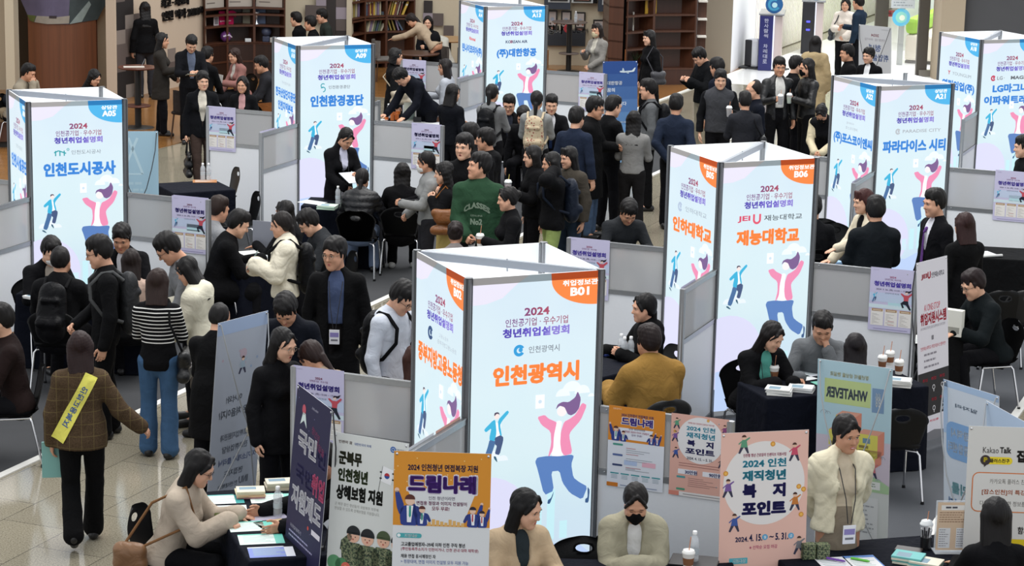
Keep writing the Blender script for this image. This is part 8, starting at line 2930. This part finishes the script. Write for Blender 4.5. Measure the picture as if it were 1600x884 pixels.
# books and ornaments
rnd = random.Random(8)
BC = ['#8a7a3a', '#a09a86', '#4a5a6e', '#6a3a34', '#b0a890', '#54644a', '#7a6a86', '#c0a040', '#3a4654', '#90603a']
nth = ('first', 'second', 'third', 'fourth', 'fifth', 'sixth', 'seventh', 'eighth', 'ninth', 'tenth', 'eleventh', 'twelfth')

def books_on(ptf, t0, t1, z, n, hmin, hmax, lean, where):
	for k in range(n):
		t = t0 + (t1 - t0) * k / n
		p, q2 = ptf(t, .06), ptf(t + .01, .06)
		an = math.atan2(q2.y - p.y, q2.x - p.x)
		h_ = rnd.uniform(hmin, hmax); w_ = rnd.uniform(.022, .045)
		m = MB(); m.box(0, 0, 0, w_, .17, h_); m.mi = 1; m.box(.003, .165, .004, w_ - .003, .172, h_ - .004); m.mi = 2; m.box(.002, -.001, h_ * .7, w_ - .002, 0, h_ * .82)
		o = m.build('book', [plain(rnd.choice(BC), .6), paper('#cfc8b8'), paper('#d8d2c2')], None, (p.x, p.y, z), an)
		o.rotation_euler.y = R(lean if k < n - 1 else lean * 1.6)
		tag(o, 'book on the %s, %s from the left' % (where, nth[k % 12]), 'book', 'books on the ' + where)

zz = [zof(600, v, 46.2) + .019 for v in (52, 27, 2)]
books_on(bpt, .36, .62, zz[1], 9, .30, .42, 0, 'upper shelf of the bookcase above A09'); books_on(bpt, .70, .90, zz[1], 7, .28, .40, 14, 'upper right shelf of the bookcase above A09')
books_on(bpt, .40, .64, zz[0], 7, .28, .40, 16, 'lower shelf of the bookcase above A09'); books_on(bpt, .70, .92, zz[0], 5, .28, .42, -18, 'lower right shelf of the bookcase above A09'); books_on(bpt, .12, .28, zz[1], 3, .4, .5, 0, 'left shelf of the bookcase above A09')
zs_ = [zof(1030, v, 43.8) + .019 for v in (117, 84, 57, 31, 5)]
for t, k, c, w_, h_, lb in ((.72, 3, '#b08a22', .26, .36, 'yellow book facing out on the curved bookcase'), (.30, 1, '#a8988e', .26, .36, 'framed sheet low on the curved bookcase'), (.26, 3, '#8a8440', .16, .30, 'olive book on the curved bookcase'), (.42, 3, '#5a6a58', .18, .34, 'green book behind the woman in black on the curved bookcase'), (.62, 2, '#b9b6ae', .03, .36, 'thin white book leaning on the curved bookcase'), (.55, 4, '#7a8a6a', .3, .3, 'picture at the top of the curved bookcase'), (.82, 4, '#8fae9a', .2, .3, 'green card at the top of the curved bookcase')):
	p = spt(t, .12); q2 = spt(t + .02, .12)
	m = MB(); m.box(0, 0, 0, w_, .02, h_, .002); m.mi = 1; m.box(w_ * .2, -.001, h_ * .3, w_ * .8, 0, h_ * .7)
	o = m.build('book', [plain(c, .5), plain('#6a5444', .6)], None, (p.x, p.y, zs_[k] + .002), math.atan2(q2.y - p.y, q2.x - p.x)); tag(o, lb, 'book')
p = spt(.66, .14)
pt_ = empty('potted_plant', (p.x, p.y, zs_[0]), 0, 'small plant in a white pot low on the curved bookcase', 'plant')
m = MB(); m.lathe([(.04, 0), (.06, .09), (.055, .09)], 14); m.build('pot', plain('#b9b6b0', .4), pt_)
m = MB()
for k in range(14):
	a_ = k * 2.4; r_ = .05 + .03 * (k % 3); m.tube([(0, 0, .08), (r_ * .5 * math.cos(a_), r_ * .5 * math.sin(a_), .2), (r_ * 1.5 * math.cos(a_), r_ * 1.5 * math.sin(a_), .28 + .02 * (k % 4))], [.004, .009, .002], 5)
m.build('foliage', plain('#2c3a22', .6), pt_)
# trophy case contents
tz = [zof(380, v, 43.9) + .02 for v in (99, 71, 43, 15)]

def case_item(t, k, mb, mats, name, label, cat, dep=.12):
	p = tpt(t, dep); q2 = tpt(t + .02, dep)
	return tag(mb.build(name, mats, None, (p.x, p.y, tz[k]), math.atan2(q2.y - p.y, q2.x - p.x)), label, cat)

m = MB(); m.prism([(-.16, 0), (.16, 0), (.16, .02), (-.16, .02)], 0, .26); m.add([(-.16, -.001, .26), (.16, -.001, .26), (.24, -.001, .20), (.20, -.001, .12), (.16, -.001, .16)], [(0, 4, 1), (4, 3, 2), (1, 4, 2)]); m.mi = 1; m.box(-.10, -.003, .06, .10, -.001, .075); m.box(-.14, -.003, .05, -.11, -.001, .08)
case_item(.34, 2, m, [cloth('#b02050'), paper('#c9b4bc')], 'sports_jersey', 'crimson sports jersey in the display case', 'jersey')
m = MB(); m.box(-.06, 0, 0, .06, .02, .17, .003); m.mi = 1; m.box(-.045, -.001, .02, .045, 0, .15); case_item(.19, 2, m, [paper('#b8aeb0'), paper('#6a6468')], 'photo_frame', 'small pale picture frame beside the crimson jersey', 'frame', .06)
m = MB(); m.ball((0, 0, .11), .11, 16); m.mi = 1; m.tube([(-.09, -.065, .12), (0, -.112, .15), (.09, -.065, .10)], .02, 6); case_item(.33, 1, m, [plain('#6a3a78', .4), plain('#c0b4c4', .4)], 'volleyball', 'purple and white ball in the display case', 'ball')
m = MB(); m.box(-.22, 0, 0, .12, .02, .42); m.mi = 1; m.box(.0, -.004, 0, .22, 0, .40); case_item(.70, 2, m, [plain('#8a8572', .5), plain('#5a6a88', .5)], 'pennant', 'pale and blue pennants in the display case', 'pennant', .22)
m = MB(); m.lathe([(.05, 0), (.05, .02), (.015, .05), (.015, .12), (.05, .18), (.055, .24)], 14); case_item(.70, 2, m, plain('#b8bcc4', .2, .8), 'trophy', 'silver trophy cup in front of the pennants', 'trophy', .05)
m = MB(); m.ball((0, 0, .20), .10, 12); m.box(-.07, -.05, 0, .07, .05, .12, .02); case_item(.82, 1, m, plain('#3a4258', .5), 'shelf_ornament', 'dark blue round ornament in the display case', 'ornament')
m = MB(); m.box(-.09, -.04, 0, .09, .04, .10, .01); case_item(.90, 1, m, paper('#b8b8b4'), 'white_box', 'white box right of the dark blue ornament', 'box', .05)
m = MB(); m.box(-.06, -.03, 0, .06, .03, .07, .01); case_item(.60, 1, m, plain('#c8ccce', .3), 'glass_award', 'bright small award left of the dark blue ornament', 'award', .05)
m = MB(); m.tube([(.24 * math.cos(R(a_)), 0, .02 + .26 * math.sin(R(a_))) for a_ in range(0, 181, 15)], .03, 8); m.mi = 1; m.box(-.17, -.01, 0, .17, .02, .16); case_item(.72, 0, m, [plain('#6f7f86', .4), plain('#3f6a34', .5)], 'stadium_model', 'model stadium with a green field in the display case', 'model')
for k, t in enumerate((.16, .5, .84)):
	m = MB(); m.box(-.26, 0, 0, .26, .02, .5); m.mi = 1
	for j in range(4):
		m.box(-.2, -.002, .08 + j * .08, .02 + .05 * j, 0, .10 + j * .08)
	case_item(t, 3, m, [paper('#a8a096'), paper('#6a625c')], 'award_sheet', 'large pale certificate at the top of the display case, %s of three' % nth[k], 'certificate', .06)

# ------------------------------------------------------------------ lobby gates, signs
for k, (u, v, c) in enumerate(((1196, 110, '#1f2260'), (1262, 84, '#14141a'))):
	p = at(u, v)
	g = empty('gate_post', p, R(-8), ('navy gate post with vertical white lettering and a blue swirl disc on top', 'black gate post with blue lights and a blue swirl disc on top')[k], 'gate post', 'lobby gate posts')
	m = MB(); m.box(-.16, -.1, 0, .12, .9, 1.15, .02); m.build('body', plain(c, .35), g)
	m = MB(); m.box(-.18, -.12, 1.15, .34, .95, 1.19, .01); m.build('top_plate', plain('#8a8c90', .3, .5), g)
	m = MB(); m.box(.12, -.05, .03, .14, .85, 1.12); m.build('side_light', glow('#e6ecff', 1.3), g)
	m = MB(); m.box(.14, .1, .03, .30, .8, 1.12, .01); m.build('side_panel', plain('#b8a9a4', .3), g)
	a = Art(); a.disc(.12, 1.37, .18, '#23598f', 0); a.ring(.12, 1.37, .13, .05, '#3f8fb5', 1, 60, 330); a.disc(.13, 1.36, .055, '#a8cfd8', 2); o = a.build('swirl_disc', g, (0, -.05, 0))
	m = MB(); m.T = Matrix.Translation((.12, -.02, 1.37)) @ Matrix.Rotation(PI / 2, 4, 'X'); m.lathe([(.18, -.03), (.18, .025)], 24); m.build('disc_body', plain('#1c4a78', .4), g)
	if k == 0:
		a = Art()
		for j, ch in enumerate('한사람씩 차례대로'):
			if ch != ' ':
				a.text(ch, -.02, 1.04 - j * .105, .085, '#d6d8ea', .02, .09)
		a.build('lettering', g, (0, -.102, 0))
	else:
		for z_ in (.52, .70):
			m = MB(); m.box(-.06, -.104, z_, .02, -.1, z_ + .04); m.build('indicator', glow('#4a4aff', 2.5), g)
		m = MB(); m.box(-.18, -.1, 1.19, .0, .2, 1.36, .02); m.build('card_reader', plain('#b8bab8', .4), g)
p = at(1172, 103) + Vector((.02, -.4, 0))
ap = empty('air_purifier', p, R(-30), 'slim black and white appliance beside the white pier', 'appliance')
m = MB(); m.box(-.14, -.10, .03, .14, .10, .62, .05); m.build('body', plain('#c9cbd0', .4), ap)
m = MB(); m.box(-.15, -.12, .05, .0, -.09, .60, .02); m.build('front_grille', plain('#17171b', .4), ap)
m = MB(); m.box(-.3, -.2, 0, .7, .3, .03, .01); m.build('base_mat', plain('#2a2b2c', .7), ap)
c = atY(1408, 27, 49.0)
a = Art(); a.disc(0, 0, .19, '#5fb8d8', 0, n=32); a.disc(.0, 0, .12, '#8fd0c0', 1); a.disc(.02, -.01, .06, '#e8ecd8', 2); o = a.build('door_sticker', None, (c.x, 48.99, c.z)); tag(o, 'round turquoise swirl sticker on the glass door', 'sticker')
c = atY(1411, 4, 49.0); a = Art(); a.rect(-.25, -.12, .25, .3, '#b9bfc2', 0); lines(a, -.2, .05, 3, .06, .4, .025, '#8d959a', 1, 3); tag(a.build('door_notice', None, (c.x, 48.98, c.z)), 'pale notice sheet on the glass door at the top edge', 'notice')
c = atY(1390, 21, 51.0); a = Art(); a.rect(-.12, -.07, .12, .07, '#8f2f36', 0); a.text('소화전', 0, 0, .05, '#e0c9c9', .02, .16, 1); tag(a.build('hydrant_sign', None, (c.x, 51.0, c.z)), 'small red sign seen through the glass front', 'sign')
bpy.data.scenes.remove(TMP)
